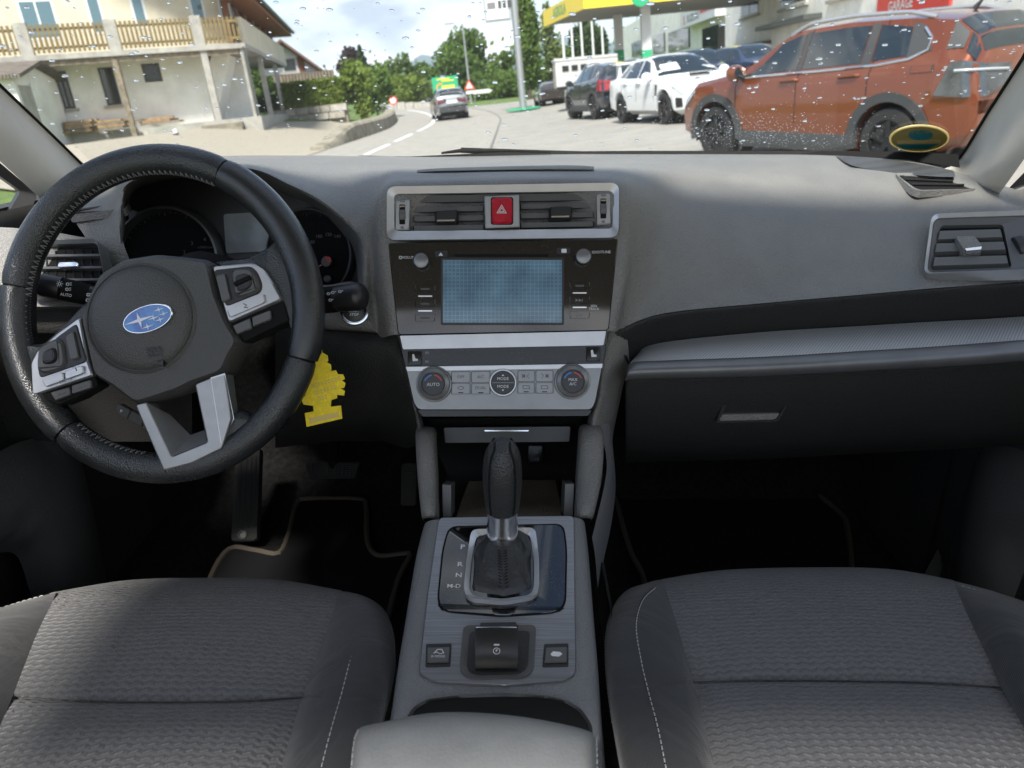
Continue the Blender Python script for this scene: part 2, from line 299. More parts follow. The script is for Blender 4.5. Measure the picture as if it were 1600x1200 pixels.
for st in range(3): hbox('step', 'old_concrete', ho, .6, 2.2, -.35 - st * .3, -.1 - st * .3 + .2, zg - .6, zp - .15 - st * .17)
rk = MB(); rk.prism([hf(2.0, BW + .4, zp), hf(2.9, BW + .4, zp), hf(2.9, BW + 2.4, zp), hf(2.0, BW + 2.4, zp)], [hf(.9, BW + .4, zs - .1), hf(1.6, BW + .4, zs - .1), hf(1.6, BW + 2.4, zs - .1), hf(.9, BW + 2.4, zs - .1)]); rk.build('stair_flight', 'plaster_white', ho)
hbox('porch_door', 'brown_wood', ho, 3.0, 3.7, BW + 2.9, BW + 3.1, zp, zp + 1.9)
# railing slats: three bays divided by concrete piers
def bay(x0, x1, ytop0, ytop1, curve=False):
    a0, a1 = hh(x0, 60)[0], hh(x1, 60)[0]; n = int(abs(a0 - a1) / .155); lo, hi = zs + .20, zs + .20 + (zr - zs) * .86
    for k in range(n):
        a = a0 + (a1 - a0) * (k + .5) / n; b_ = -.02
        if curve and a < .9: b_ = -.02 + (.9 - a) ** 2 * .25
        sl_ = bpy.data.objects.new('railing_slat', SLAT); sc.collection.objects.link(sl_); sl_.parent = ho; p = hf(a, b_, lo) - BASE[ho.name]; sl_.matrix_local = Matrix.Translation(p) @ Matrix.Rotation(atan2(e1.y, e1.x), 4, 'Z') @ Matrix.Scale((hi - lo), 4, (0, 0, 1))
    for z in (lo + .12, hi - .2): hbox('rail', 'slat_wood', ho, min(a0, a1), max(a0, a1), .03, .06, z, z + .09)
SLAT = bpy.data.meshes.new('railing_slat'); SLAT.from_pydata([(x, y, z) for z in (0, 1) for x, y in ((-.048, -.012), (.048, -.012), (.048, .012), (-.048, .012))], [], [(3, 2, 1, 0), (4, 5, 6, 7), (0, 1, 5, 4), (1, 2, 6, 5), (2, 3, 7, 6), (3, 0, 4, 7)]); SLAT.materials.append(MATS['slat_wood'])
for x0, x1 in ((-60, 30), (42, 171), (183, 304), (318, 377)): bay(x0, x1, 0, 0, x1 == 377)
for x in (36, 177, 311): a = hh(x, 60)[0]; hbox('balcony_pier', 'concrete', ho, a - .2, a + .2, -.04, .14, zs + .1, zs + (zr - zs) * 1.12)
# upstairs windows and doors
def win(b, x0, y0, x1, y1, glass, frame='window_white', bars=1, name='window', plane=hh, sill=False, fw=.07):
    (a0, z1), (a1, z0) = plane(x0, y0, b), plane(x1, y1, b); a0, a1 = min(a0, a1), max(a0, a1); z0, z1 = min(z0, z1), max(z0, z1)
    f3 = (lambda a, c, d: hf(a, b - d, c)) if plane is hh else (lambda a, c, d: hf(b - d, a, c))
    g = lambda u0, u1, v0, v1, d0, d1, nm, mt, par: MB().prism([f3(u0, v0, d0), f3(u1, v0, d0), f3(u1, v1, d0), f3(u0, v1, d0)], [f3(u0, v0, d1), f3(u1, v0, d1), f3(u1, v1, d1), f3(u0, v1, d1)]).build(nm, mt, par)
    w_ = g(a0 - .02, a1 + .02, z0 - .02, z1 + .02, -.02, .012, name, 'grey_wood' if frame == 'grey_wood' else frame, ho); g(a0 + fw, a1 - fw, z0 + fw, z1 - fw, .005, .02, 'pane', glass, w_)
    for k in range(bars): m_ = a0 + (a1 - a0) * (k + 1) / (bars + 1); g(m_ - .03, m_ + .03, z0 + fw, z1 - fw, .01, .035, 'mullion', frame, w_)
    if sill: g(a0 - .12, a1 + .12, z0 - .12, z0 - .03, 0, .12, 'sill', 'concrete', w_)
    return w_
for x0, y0, x1, y1, br_ in ((24, 14, 98, 52, 1), (131, 9, 169, 44, 0), (200, 5, 234, 35, 0), (290, -6, 324, 28, 0), (335, -8, 364, 25, 0)): win(BW, x0, y0 - 14, x1, y1 + 8, 'window_sky', bars=br_)
for x0, y0, x1, y1 in ((85, 113, 118, 168), (153, 107, 190, 162)): win(BW, x0, y0, x1, y1, 'window_dark', 'dark_wood', 1, sill=True, fw=.04)
win(BW, 221, 101, 254, 126, 'window_dark', 'dark_wood', 0, fw=.03)
# side facade: parapet, brown shutters, eave
hbox('side_parapet', 'plaster_cream', ho, -.08, .1, .6, SD, zs + .1, zs + 1.15)
hbox('side_wall', 'brown_wood', ho, .45, .6, .9, SD, zs + .2, zE - .02)
for k in range(6): b_ = 1.2 + (SD - 2) * k / 6; hbox('side_window', 'window_dark', ho, .40, .46, b_ + .5, b_ + 1.5, zs + 1.15, zE - .2); hbox('shutter', 'brown_wood', ho, .36, .40, b_ + 1.55, b_ + 2.2, zs + 1.15, zE - .2)
for aa in (-.7, 2 * RA + .7):
    mb = MB(); sl = (RZ - zE) / (RA + .7); lo = [hf(aa, -.35, zE), hf(RA, -.35, RZ), hf(RA, SD + 1, RZ), hf(aa, SD + 1, zE)]; mb.prism(lo, [p + V((0, 0, .25)) for p in lo]); mb.build('roof_slope', 'roof_tile', ho)
hbox('eave', 'brown_wood', ho, -.65, .6, -.3, SD + .9, zE - .18, zE - .02)
MB().tube([hf(-.78, -.35, zE + .05), hf(-.78, SD + 1, zE + .05)], .09, 8).build('gutter', 'gutter', ho)
MB().tube([hf(-.05, -.02, zE - .1), hf(.15, .3, zE - .6), hf(.15, .3, zs + .2), hf(-.02, -.05, zs), hf(-.02, -.05, zp)], .05, 8).build('downpipe', 'gutter', ho)
# shed at the left: gable end with the door facing the road, ridge running left
ar_ = hh(88, 200, 0)[0]; (bf, zf), (bm, zm), (bk, zk) = hs(18, 117, ar_), hs(47, 99, ar_), hs(86, 126, ar_); bf = max(bf, bm - 3.2); zw_ = (zk + zf) / 2; AL = ar_ + 8
sh_ = thing('garden_shed', 'small pale shed with tiled gable roof and grey door left of the house', 'shed', hf(ar_ + 2, bm, zg - .2))
P = [(bf, zg - 1), (bk, zg - 1), (bk, zw_), (bm, zm - .08), (bf, zw_)]; mb = MB(); mb.prism([hf(ar_, b_, c) for b_, c in P], [hf(AL, b_, c) for b_, c in P]); mb.build('wall', 'plaster_white', sh_)
for bb_ in (bf - .3, bk + .3):
    zl = zw_ - .3 * (zm - zw_) / max(.3, abs(bm - bf)); lo = [hf(ar_ - .35, bm, zm - .04), hf(AL, bm, zm - .04), hf(AL, bb_, zl), hf(ar_ - .35, bb_, zl)]; mb = MB(); mb.prism(lo, [p + V((0, 0, .12)) for p in lo]); mb.build('roof_slope', 'roof_grey', sh_)
(d0, z0_), (d1, z1_) = hs(24, 133, ar_), hs(66, 200, ar_); mb = MB(); mb.box(ar_ - .04, ar_ + .02, max(d0, bf + .2), d1, zg - 1, z0_, hf); dr_ = mb.build('door', 'concrete', sh_); MB().box(ar_ - .07, ar_ - .04, d1, d1 + .14, zg - 1, z0_ + .1, hf).build('door_jamb', 'plaster_white', dr_)
# plank piles against the wall
for i, (x0, x1, y0, n, lab) in enumerate(((92, 150, 200, 14, 'pile of weathered planks under the first ground-floor window'), (150, 208, 199, 12, 'pile of weathered planks left of the timber post'), (216, 280, 197, 8, 'low pile of old boards right of the timber post'))):
    a0, a1 = hh(x0, y0, .7)[0], hh(x1, y0, .7)[0]; t_ = thing('plank_pile', lab, 'planks', hf((a0 + a1) / 2, .7, zp - .25), 'plank piles by the house wall'); random.seed(20 + i)
    for k in range(n):
        s = random.uniform(.6, 1); c_ = (a0 + a1) / 2 + random.uniform(-.2, .2); w_ = abs(a0 - a1) / 2 * s; z_ = hh(150, 204, .7)[1] + (k // 3) * .085; MB().box(c_ - w_, c_ + w_, .45 + (k % 3) * .28, .70 + (k % 3) * .28, z_ + random.uniform(0, .01), z_ + .07, hf).build('plank', random.choice(('raw_plank', 'grey_wood', 'raw_plank')), t_, smooth=False)
bo = thing('marker_post', 'small white marker post on the paving left of the road', 'post', W(279, 226, 27)); p = W(279, 226, 27); MB().lathe([(.09, 0), (.09, .42), (.06, .50), (0, .52)], p, (0, 0, 1), seg=12).build('post', 'sign_white', bo); MB().lathe([(.093, .30), (.093, .38)], p, (0, 0, 1), seg=12, cap=False).build('reflector', 'digit_dark', bo)
# ------------------------------------------------------------------ second house, hedge, stone wall
def gable(name, label, O, u, wid, dep, wall_h, ridge_h, wallmat, roofmat):
    u = V(u).normalized(); v = V((-u.y, u.x, 0)); v = v if v.y > 0 else -v; g = lambda a, b, c: V(O) + u * a + v * b + V((0, 0, c))
    t_ = thing(name, label, 'house', O); mb = MB(); P = [(0, -1), (wid, -1), (wid, wall_h), (wid / 2, ridge_h), (0, wall_h)]
    mb.prism([g(a, 0, c) for a, c in P], [g(a, dep, c) for a, c in P]); mb.build('wall', wallmat, t_)
    for s_ in (0, 1):
        a = -.7 if s_ == 0 else wid + .7; sl = (ridge_h - wall_h) / (wid / 2); zl = wall_h - .7 * sl; mb = MB(); mb.prism([g(wid / 2, -1, ridge_h), g(a, -1, zl), g(a, dep + .5, zl), g(wid / 2, dep + .5, ridge_h)], [g(wid / 2, -1, ridge_h + .22), g(a, -1, zl + .22), g(a, dep + .5, zl + .22), g(wid / 2, dep + .5, ridge_h + .22)]); mb.build('roof_slope', roofmat, t_)
    return t_, g
O = W(446, 128, 62); zA = W(446, 64, 62).z - O.z; t2, g2 = gable('gabled_house', 'white gabled house with brown roof and balcony behind the hedge', (O.x - 3.4, O.y, O.z), (1, .42, 0), 6.8, 9, zA - 2.9, zA, 'plaster_white', 'roof_tile')
MB().box(3.3, 4.4, -.06, .02, .75, 1.75, g2).build('window', 'window_white', t2); MB().box(3.4, 4.3, -.09, -.05, .82, 1.68, g2).build('pane', 'window_dark', t2); MB().box(4.5, 5.0, -.1, -.02, .72, 1.78, g2).build('shutter', 'brown_wood', t2)
MB().box(1.5, 6.9, -1.5, -1.4, -.3, .55, g2).build('balcony_rail', 'dark_wood', t2); MB().box(1.5, 6.9, -1.5, 0, -.45, -.3, g2).build('balcony_floor', 'dark_wood', t2)
for k in range(22): MB().box(1.55 + k * .245, 1.67 + k * .245, -1.54, -1.5, -.25, .5, g2).build('baluster', 'grey_wood', t2)
LEAF = {}
def leafmat(name, c, c2):
    m = M(name, c, .75, var=(.9, 0, c2), spec=.3); b = m.node_tree.nodes['Principled BSDF']; t = m.node_tree; tl = t.nodes.new('ShaderNodeBsdfTranslucent'); ms = t.nodes.new('ShaderNodeMixShader'); ms.inputs[0].default_value = .35; t.links.new(b.inputs['Base Color'].links[0].from_socket, tl.inputs[0]); t.links.new(b.outputs[0], ms.inputs[1]); t.links.new(tl.outputs[0], ms.inputs[2]); t.links.new(ms.outputs[0], t.nodes['Material Output'].inputs[0]); return m
leafmat('leaf_mid', (.06, .11, .022), (.13, .20, .04)); leafmat('leaf_bright', (.10, .16, .025), (.20, .26, .05)); leafmat('leaf_dark', (.032, .062, .022), (.065, .11, .03)); leafmat('leaf_purple', (.035, .024, .026), (.085, .05, .05)); leafmat('leaf_pale', (.11, .155, .05), (.20, .25, .08))
def leaves(mb, pts, size):
    for p in pts:
        u = V((random.gauss(0, 1), random.gauss(0, 1), random.gauss(0, 1))).normalized(); w = u.orthogonal().normalized(); s = size * random.uniform(.6, 1.3); k = u.cross(w)
        b = len(mb.v); mb.v += [p + w * s * .5, p + k * s * .32 + u * s * .1, p - w * s * .5, p - k * s * .32 - u * s * .1]; mb.f.append((b, b + 1, b + 2, b + 3))
def crown_pts(c, rx, ry, rz, n, lobes=14):
    L_ = []
    for _ in range(lobes):
        d = V((random.gauss(0, 1), random.gauss(0, 1), random.gauss(0, 1))).normalized(); L_.append((V((d.x * rx * .62, d.y * ry * .62, d.z * rz * .62)), random.uniform(.32, .5)))
    out_ = []
    for i in range(n):
        o, s = L_[i % lobes]; d = V((random.gauss(0, 1), random.gauss(0, 1), random.gauss(0, 1))).normalized() * (random.random() ** .33); out_.append(c + o + V((d.x * rx * s, d.y * ry * s, d.z * rz * s)))
    return out_
def tree(label, base, H, rx, rz, mat, n=2600, size=.34, trunk=.16, low=.2, kind='tree', group=None, shape=None, name='tree'):
    t_ = thing(name, label, kind, base, group); base = V(base); top = base + V((0, 0, H)); c = base + V((0, 0, H - rz))
    mb = MB(); mb.tube([base - V((0, 0, .3)), base + V((.02, 0, H * .3)), base + V((-.03 * H * .1, 0, H * .6)), base + V((0, 0, H * .85))], [trunk, trunk * .8, trunk * .5, trunk * .15], 8)
    for _ in range(7):
        z = H * random.uniform(.3, .7); a = random.uniform(0, 2 * pi); mb.tube([base + V((0, 0, z)), base + V((cos(a) * rx * .4, sin(a) * rx * .4, z + H * .1)), base + V((cos(a) * rx * .75, sin(a) * rx * .75, z + H * .18))], [trunk * .4, trunk * .25, trunk * .08], 6)
    mb.build('trunk', 'bark', t_)
    mb = MB()
    if shape == 'cone':
        P = []
        for _ in range(n): f = random.random() ** .6; a = random.uniform(0, 2 * pi); r = rx * f * random.uniform(.5, 1) * (1 + .25 * sin(f * 40)); P.append(top + V((cos(a) * r, sin(a) * r, -f * H * .92)))
        leaves(mb, P, size)
    else: leaves(mb, crown_pts(c, rx, rx, rz, n), size)
    mb.build('crown', mat, t_, smooth=False, recalc=False); return t_
random.seed(5)
def hedge(label, p0, p1, depth, h, mat, n, name='hedge', size=.16):
    d = (p1 - p0); d.z = 0; L_ = d.length; d.normalize(); v = V((-d.y, d.x, 0)); v = v if v.y > 0 else -v; t_ = thing(name, label, 'hedge', p0)
    g = lambda a, b, c: p0 + d * a + v * b + V((0, 0, c)); MB().box(.05, L_ - .05, .05, depth - .05, 0, h - .06, g).build('inner_dark_box', 'leaf_dark', t_)  # solid dark box fills the hedge behind the leaf layer
    mb = MB(); P = []
    for _ in range(n):
        q = random.random()
        if q < .6: P.append(g(random.uniform(0, L_), random.gauss(0, .04), random.uniform(0, h)))
        elif q < .8: P.append(g(random.uniform(0, L_), random.uniform(0, depth), h + random.gauss(0, .04)))
        else: P.append(g(random.choice((0, L_)) + random.gauss(0, .04), random.uniform(0, depth), random.uniform(0, h)))
    leaves(mb, P, size); mb.build('foliage', mat, t_, smooth=False, recalc=False); return t_
pa, pb = W(436, 172, 44), W(536, 166, 44); pb.z = pa.z
hedge('clipped green hedge on top of the stone wall', pa, pb, 4, W(440, 131, 44).z - pa.z, 'leaf_bright', 9000)
hedge('lower clipped hedge glimpsed between the porch posts', W(396, 178, 47), W(436, 174, 47), 1.5, .9, 'leaf_mid', 1500)
swl = thing('stone_wall', 'rough block stone wall below the clipped hedge', 'wall', W(490, 190, 43.6)); random.seed(9)
MB().box(pa.x - .3, pb.x + .2, pa.y - .15, pa.y + .3, pa.z - 1.2, pa.z).build('backing', 'old_concrete', swl)
x = pa.x - .3; 
for r_ in range(2):
    x = pa.x - .3 - r_ * .3
    while x < pb.x + .1:
        w_ = random.uniform(.5, .95); mb = MB(); h_ = .36; z_ = pa.z - .02 - (r_ + 1) * h_; mb.box(x + .02, x + w_ - .02, pa.y - .38 + random.uniform(-.04, .04), pa.y - .1, z_ + .02, z_ + h_ - .02); mb.build('stone', random.choice(('kerb_stone', 'concrete', 'kerb_stone')), swl, smooth=False); x += w_
# ------------------------------------------------------------------ bushes and trees
bush = lambda lab, px, py, Y, H, r, m, n=1500, s=.24, **k: tree(lab, (W(px, py, Y).x, Y, W(px, py, Y).z), H, r, H * .5, m, n, s, .06, kind='bush', group='roadside bushes', name='bush', **k)
bush('bright green bush at the end of the hedge', 566, 188, 46, 3.3, 1.2, 'leaf_bright', 2600); bush('green bush left of the road bend', 590, 178, 55, 3.6, 1.7, 'leaf_mid', 2200)
bush('pale shrub beyond the bend behind the round sign', 632, 166, 78, 3.0, 2.4, 'leaf_bright', 1800, .3); bush('bright scrub left of the green board', 662, 165, 80, 2.6, 2.4, 'leaf_pale', 1600, .3); bush('scrub right of the warning sign', 765, 160, 78, 3.2, 2.6, 'leaf_mid', 2000, .3); bush('dark scrub by the sign pylon', 800, 160, 76, 3.0, 2.4, 'leaf_mid', 1800, .3); bush('bush behind the trailer', 846, 152, 70, 3.4, 2.2, 'leaf_mid', 1800, .3)
def tr(lab, px, py, Y, ptop, wpx, m, n=2600, s=.4, **k):
    b = W(px, py, Y); H = W(px, ptop, Y).z - b.z; r = wpx / 2 / FPX * Y * .95; return tree(lab, b, H, r, min(H * .47, H * .5), m, n, s, H * .022, group='trees beyond the road', **k)
tr('dark purple-leaved tree left of the fir', 548, 140, 110, 68, 44, 'leaf_purple', 2600, .5); tr('dark fir tree beside the purple-leaved tree', 572, 140, 108, 68, 34, 'leaf_dark', 2600, .5, shape='cone')
tr('big round green tree behind the lamp post', 732, 158, 95, 42, 92, 'leaf_mid', 6500, .45)
tr('mid green tree left of the green board', 632, 160, 100, 84, 62, 'leaf_mid', 3200, .5); tr('mid green tree behind the green board', 668, 160, 105, 96, 56, 'leaf_mid', 3000, .5); tr('bushy tree above the roadside bushes', 592, 160, 90, 104, 60, 'leaf_bright', 3000, .45)
tr('tall slim tree behind the sign pylon', 828, 152, 62, -30, 44, 'leaf_mid', 5200, .38); tr('round tree left of the sign pylon base', 790, 155, 85, 74, 46, 'leaf_mid', 2600, .42); tr('open birch right of the sign pylon', 862, 148, 66, -10, 40, 'leaf_pale', 1300, .36); tr('dark tree behind the flagpoles', 920, 130, 88, 18, 70, 'leaf_dark', 4200, .45); tr('green tree left of the flagpoles', 880, 140, 82, 70, 50, 'leaf_mid', 3000, .42)
tr('leafy tree', 415, 160, 70, 120, 60, 'leaf_bright', 2600, .4) if 0 else tr('leafy tree seen between the porch posts', 412, 170, 58, 105, 52, 'leaf_mid', 2600, .35)
fs = MB(); random.seed(31)
for _ in range(9000): X_ = random.uniform(-90, 60); Y_ = random.uniform(125, 150); fs.v; leaves(fs, [V((X_, Y_, 1 + abs(random.gauss(0, 1)) * 2.6))], .9)
tag(fs.build('far_wood', 'leaf_mid', None, smooth=False, recalc=False), 'far green woodland strip beyond the bend', 'woodland', None, 'stuff')
M('far_forest', (.05, .085, .07), .95, bump=(.02, .5, 'noise', 8), var=(.012, .3)); random.seed(4)
hl = MB(); rows = []
prof = [(-1500, 70), (-900, 60), (-560, 30), (-450, 70), (-390, 112), (-340, 105), (-280, 138), (-200, 120), (-120, 70), (-40, 80), (30, 150), (110, 170), (200, 140), (420, 110), (900, 150), (1600, 160)]
for x, h in [(p.x, p.y) for p in spline([V((a, b, 0)) for a, b in prof], 5)]: rows.append([V((x, 2400, -5)), V((x, 2450, h * .5)), V((x, 2520, h * .85 + random.uniform(-4, 4))), V((x, 2600, h + random.uniform(-3, 3))), V((x, 2900, -5))])
hl.grid(rows); tag(hl.build('hills', 'far_forest', None, angle=80), 'blue wooded hills on the horizon', None, None, 'structure')
# ------------------------------------------------------------------ street furniture
lp = W(737, 166, 70); lt_ = W(727, 36, 70); t_ = thing('street_lamp', 'tall thin grey street lamp at the bend, carrying a red warning triangle', 'street lamp', lp)
MB().tube([lp, V((lp.x, lp.y, lt_.z))], [.11, .06], 10).build('pole', 'metal_pole', t_); MB().tube([V((lp.x, lp.y, lt_.z)), V((lp.x - .5, lp.y, lt_.z + .12)), V((lp.x - 1.0, lp.y, lt_.z + .1))], .05, 8).build('arm', 'metal_pole', t_); MB().box(lp.x - 1.5, lp.x - .7, lp.y - .12, lp.y + .12, lt_.z + .02, lt_.z + .14).build('lamp_head', 'metal_pole', t_)
tz = W(735, 132, 70).z; mb = MB(); T = lambda r: [V((lp.x + r * sin(a), lp.y - .14, tz - .12 + r * cos(a))) for a in (0, 2 * pi / 3, 4 * pi / 3)]
mb.prism(T(.56), [p - V((0, .02, 0)) for p in T(.56)]); tri = mb.build('warning_triangle', 'sign_red', t_, smooth=False); mb = MB(); mb.prism([p - V((0, .022, 0)) for p in T(.36)], [p - V((0, .03, 0)) for p in T(.36)]); mb.build('triangle_field', 'sign_white', tri, smooth=False)
MB().box(lp.x - .35, lp.x + .35, lp.y - .16, lp.y - .13, tz - .75, tz - .5).build('sub_plate', 'sign_white', t_)
ds = W(752, 143, 71); t_ = thing('direction_sign', 'white arrow-shaped direction sign beside the lamp post', 'sign', (ds.x, ds.y, rbase(71))); mb = MB(); P = [(-.75, -.16), (.7, -.16), (1.0, 0), (.7, .16), (-.75, .16)]; mb.prism([ds + V((a, 0, c)) for a, c in P], [ds + V((a, -.04, c)) for a, c in P]); mb.build('panel', 'sign_white', t_, smooth=False); MB().tube([V((ds.x - .6, ds.y + .05, rbase(71))), V((ds.x - .6, ds.y + .05, ds.z + .2))], .04, 8).build('post', 'metal_pole', t_)
rs = W(614, 157, 70); t_ = thing('round_sign', 'small round red-rimmed road sign at the left of the bend', 'sign', (rs.x, rs.y, rbase(70))); MB().lathe([(.38, 0), (.38, .03), (0, .03)], rs, (0, -1, 0), seg=24).build('disc', 'sign_red', t_); MB().lathe([(.27, .032), (0, .034)], rs, (0, -1, 0), seg=24).build('disc_field', 'sign_white', t_); MB().tube([V((rs.x, rs.y + .04, rbase(70) - .2)), V((rs.x, rs.y + .04, rs.z))], .035, 8).build('post', 'metal_pole', t_)
bb = thing('billboard', 'green advertising board with orange arc and yellow lettering behind the grey car', 'billboard', W(696, 165, 75)); c_ = [W(x, y, 75) for x, y in ((678, 150), (718, 147), (714, 118), (676, 121))]
cc = (c_[0] + c_[2]) / 2; ww, hb = (c_[1] - c_[0]).length / 2, (c_[3] - c_[0]).length / 2; bbx = lambda a, b, c: cc + V((a, b, c))
MB().box(-ww, ww, 0, .08, -hb, hb, bbx).build('board', 'sign_green', bb)
for s_ in (-.8, .8): MB().tube([bbx(ww * s_, .12, hb * .5), V((cc.x + ww * s_, cc.y + .12, rbase(75) - .2))], .06, 8).build('leg', 'metal_pole', bb)
mb = MB(); P = [(-.45 + .42 * cos(radians(a)), -.15 + .42 * sin(radians(a))) for a in range(60, 301, 15)]; Q = [(-.45 + .30 * cos(radians(a)), -.15 + .30 * sin(radians(a))) for a in range(60, 301, 15)]
mb.prism([bbx(a, -.004, c) for a, c in P + Q[::-1]], [bbx(a, -.02, c) for a, c in P + Q[::-1]]); mb.build('orange_arc', 'sign_orange', bb, smooth=False)
for a0, a1, c0, c1 in ((-.35, .85, -.22, .02), (-.75, .45, .55, .66), (-.3, .85, .38, .48)): MB().box(a0, a1, -.02, -.004, c0, c1, bbx).build('yellow_lettering', 'sign_yellow', bb)
# fuel price pylon
pp = W(818, 171, 43); t_ = thing('price_pylon', 'grey pole with white fuel price board at its top', 'sign', pp); zt_ = W(800, -20, 43).z; MB().tube([pp - V((0, 0, .2)), V((pp.x, pp.y, zt_ + 1))], .19, 16).build('pole', 'metal_pole', t_)
q0, q1 = W(760, 34, 43), W(797, -45, 43); pf = lambda a, b, c: V((q0.x + a, 43 + b, q0.z + c)); pw_ = pp.x - .22 - q0.x; MB().box(-.05, pw_, -.12, .12, -.05, 3.2, pf).build('board_frame', 'metal_pole', t_); bd = MB().box(.05, pw_ - .1, -.16, -.11, .05, 3.1, pf).build('price_board', 'sign_white', t_)
for k in range(4):
    z = .55 + k * .55; MB().box(.12, .55, -.175, -.155, z, z + .3, pf).build('product_label', 'grey_print', bd)
    for d in range(3): x0 = .68 + d * .24; MB().box(x0, x0 + .17, -.175, -.155, z - .02, z + .34, pf).build('price_digit', 'digit_dark', bd)
MB().lathe([(.95, 0), (.95, .05), (.9, .07), (0, .07)], pp, (0, 0, 1), seg=28).build('green_base', 'sign_green', t_)
# ------------------------------------------------------------------ fuel station canopy
c0, cL = W(914, 13, 42), W(852, 41, 51); zc = c0.z; cl2 = V((cL.x, cL.y, zc)); u1 = (cl2 - c0); u1.z = 0; l1 = u1.length; u1.normalize(); u2 = V((u1.y, -u1.x, 0)); u2 = u2 if u2.x > 0 else -u2
cf = lambda a, b, c: V((c0.x, c0.y, zc)) + u1 * a + u2 * b + V((0, 0, c)); cn = thing('fuel_canopy', 'yellow-edged flat canopy of the fuel station on white columns', 'canopy', (cf(4, 6, 0).x, cf(4, 6, 0).y, rbase(45)))
MB().box(.02, l1, .02, 14.2, .05, .6, cf).build('soffit', 'soffit', cn)
fa = MB().box(-.06, l1 + .06, -.08, .0, -.02, .85, cf).build('fascia', 'sign_yellow', cn); fb = MB().box(-.08, .0, -.08, 14.2, -.02, .85, cf).build('fascia', 'sign_yellow', cn)
lettering('AGROLA', cf(l1 * .55, -.09, .42), -u1, (0, 0, 1), .75, 'sign_green', fa, bold=True); lettering('AGROLA', cf(-.09, 6.2, .42), u2, (0, 0, 1), .8, 'sign_green', fb, bold=True)
MB().lathe([(.52, 0), (.52, .03), (0, .03)], cf(-.08, 2.9, .35), -u1, seg=28).build('round_emblem', 'sign_green', fb)
for px, pyb, Yc in ((1010, 83, 44), (968, 90, 49)):
    b = W(px, pyb, Yc); k_ = MB().box(b.x - .24, b.x + .24, Yc - .24, Yc + .24, rbase(Yc) - .1, zc + .06).build('column', 'sign_white', cn); MB().box(b.x - .25, b.x + .25, Yc - .25, Yc + .25, rbase(Yc), W(px, 78, Yc).z).build('green_band', 'sign_green', k_)
# ------------------------------------------------------------------ garage building
XF = 15.2
def fx(px, py): d = wdir(px, py); t = XF / d.x; return d.y * t, d.z * t + EYE
gr = thing('garage_building', 'long white garage building with shop fronts and name boards behind the parked cars', 'building', (XF, 40, .2))
yk = fx(1133, 60)[0]; MB().box(XF, XF + 12, -6, yk, -.5, 9.5).build('tall_block', 'plaster_white', gr); MB().box(XF + .25, XF + 12, yk, 118, -.5, fx(1060, -8)[1]).build('low_block', 'plaster_white', gr)
def gw_(x0, y0, x1, y1, mat, name, d0=-.06, d1=.02, par=gr):
    (ya, za), (yb, zb) = fx(x0, y0), fx(x1, y1); ya, yb = min(ya, yb), max(ya, yb); za, zb = min(za, zb), max(za, zb); return MB().box(XF + d0, XF + d1, ya, yb, za, zb).build(name, mat, par), (ya, yb, za, zb)
for q in ((1160, -10, 1187, 20), (1222, -22, 1262, 2), (1300, -45, 1350, -15)):
    w_, (ya, yb, za, zb) = gw_(*q, 'window_white', 'window'); MB().box(XF - .09, XF - .05, ya + .12, (ya + yb) / 2 - .06, za + .1, zb - .1).build('pane', 'window_dark', w_); MB().box(XF - .09, XF - .05, (ya + yb) / 2 + .06, yb - .12, za + .1, zb - .1).build('pane', 'window_dark', w_); MB().box(XF - .2, XF, ya - .15, yb + .15, za - .15, za - .02).build('sill', 'concrete', w_)
MB().box(XF - .9, XF + .02, fx(1285, 21)[0], fx(1204, 41)[0], fx(1240, 34)[1] - .12, fx(1240, 34)[1] + .1).build('awning', 'gutter', gr); MB().box(XF - .6, XF + .02, fx(1205, 66)[0], fx(1143, 76)[0], fx(1175, 71)[1] - .1, fx(1175, 71)[1] + .1).build('awning', 'gutter', gr)
sy0, sy1 = fx(1076, 30)[0], fx(1133, 20)[0]; zS = fx(1104, 34)[1]
sgn = MB().box(XF - .7, XF + .3, sy1, sy0, zS, zS + 1.25).build('name_board', 'sign_white', gr)
lettering('SUZUKI', (XF - .705, (sy0 * .60 + sy1 * .40), zS + .50), (0, -1, 0), (0, 0, 1), .72, 'digit_dark', sgn, bold=True, sx=1.7); lettering('S', (XF - .705, sy0 - 1.5, zS + .50), (0, -1, 0), (0, 0, 1), .85, 'sign_red', sgn, bold=True, sx=1.8)
lettering('L. WINKELMANN', (XF - .705, (sy0 * .2 + sy1 * .8), zS + .7), (0, -1, 0), (0, 0, 1), .6, 'sign_red', sgn) if 0 else MB().box(XF - .71, XF - .69, sy1 + .6, sy1 + 4.5, zS + .55, zS + .75).build('red_lettering', 'sign_red', sgn)
for q in ((1095, 46, 1118, 95), (1119, 43, 1131, 95)): gw_(*q, 'window_dark' if q[0] == 1095 else 'dark_wood', 'shop_opening', .1, .26)
for q in ((1042, 52, 1074, 74), (1018, 58, 1036, 80), (985, 68, 1004, 84)): gw_(*q, 'window_dark', 'shop_window', .1, .26)
rdS = MB().box(XF - .12, XF - .02, fx(1490, -12)[0], fx(1375, 6)[0], fx(1430, 3)[1] - .35, fx(1430, 3)[1] + .8).build('name_board', 'sign_red', gr); lettering('GARAGE', (XF - .13, fx(1412, 2)[0], fx(1430, 3)[1]), (0, -1, 0), (0, 0, 1), .5, 'sign_white', rdS, bold=True)
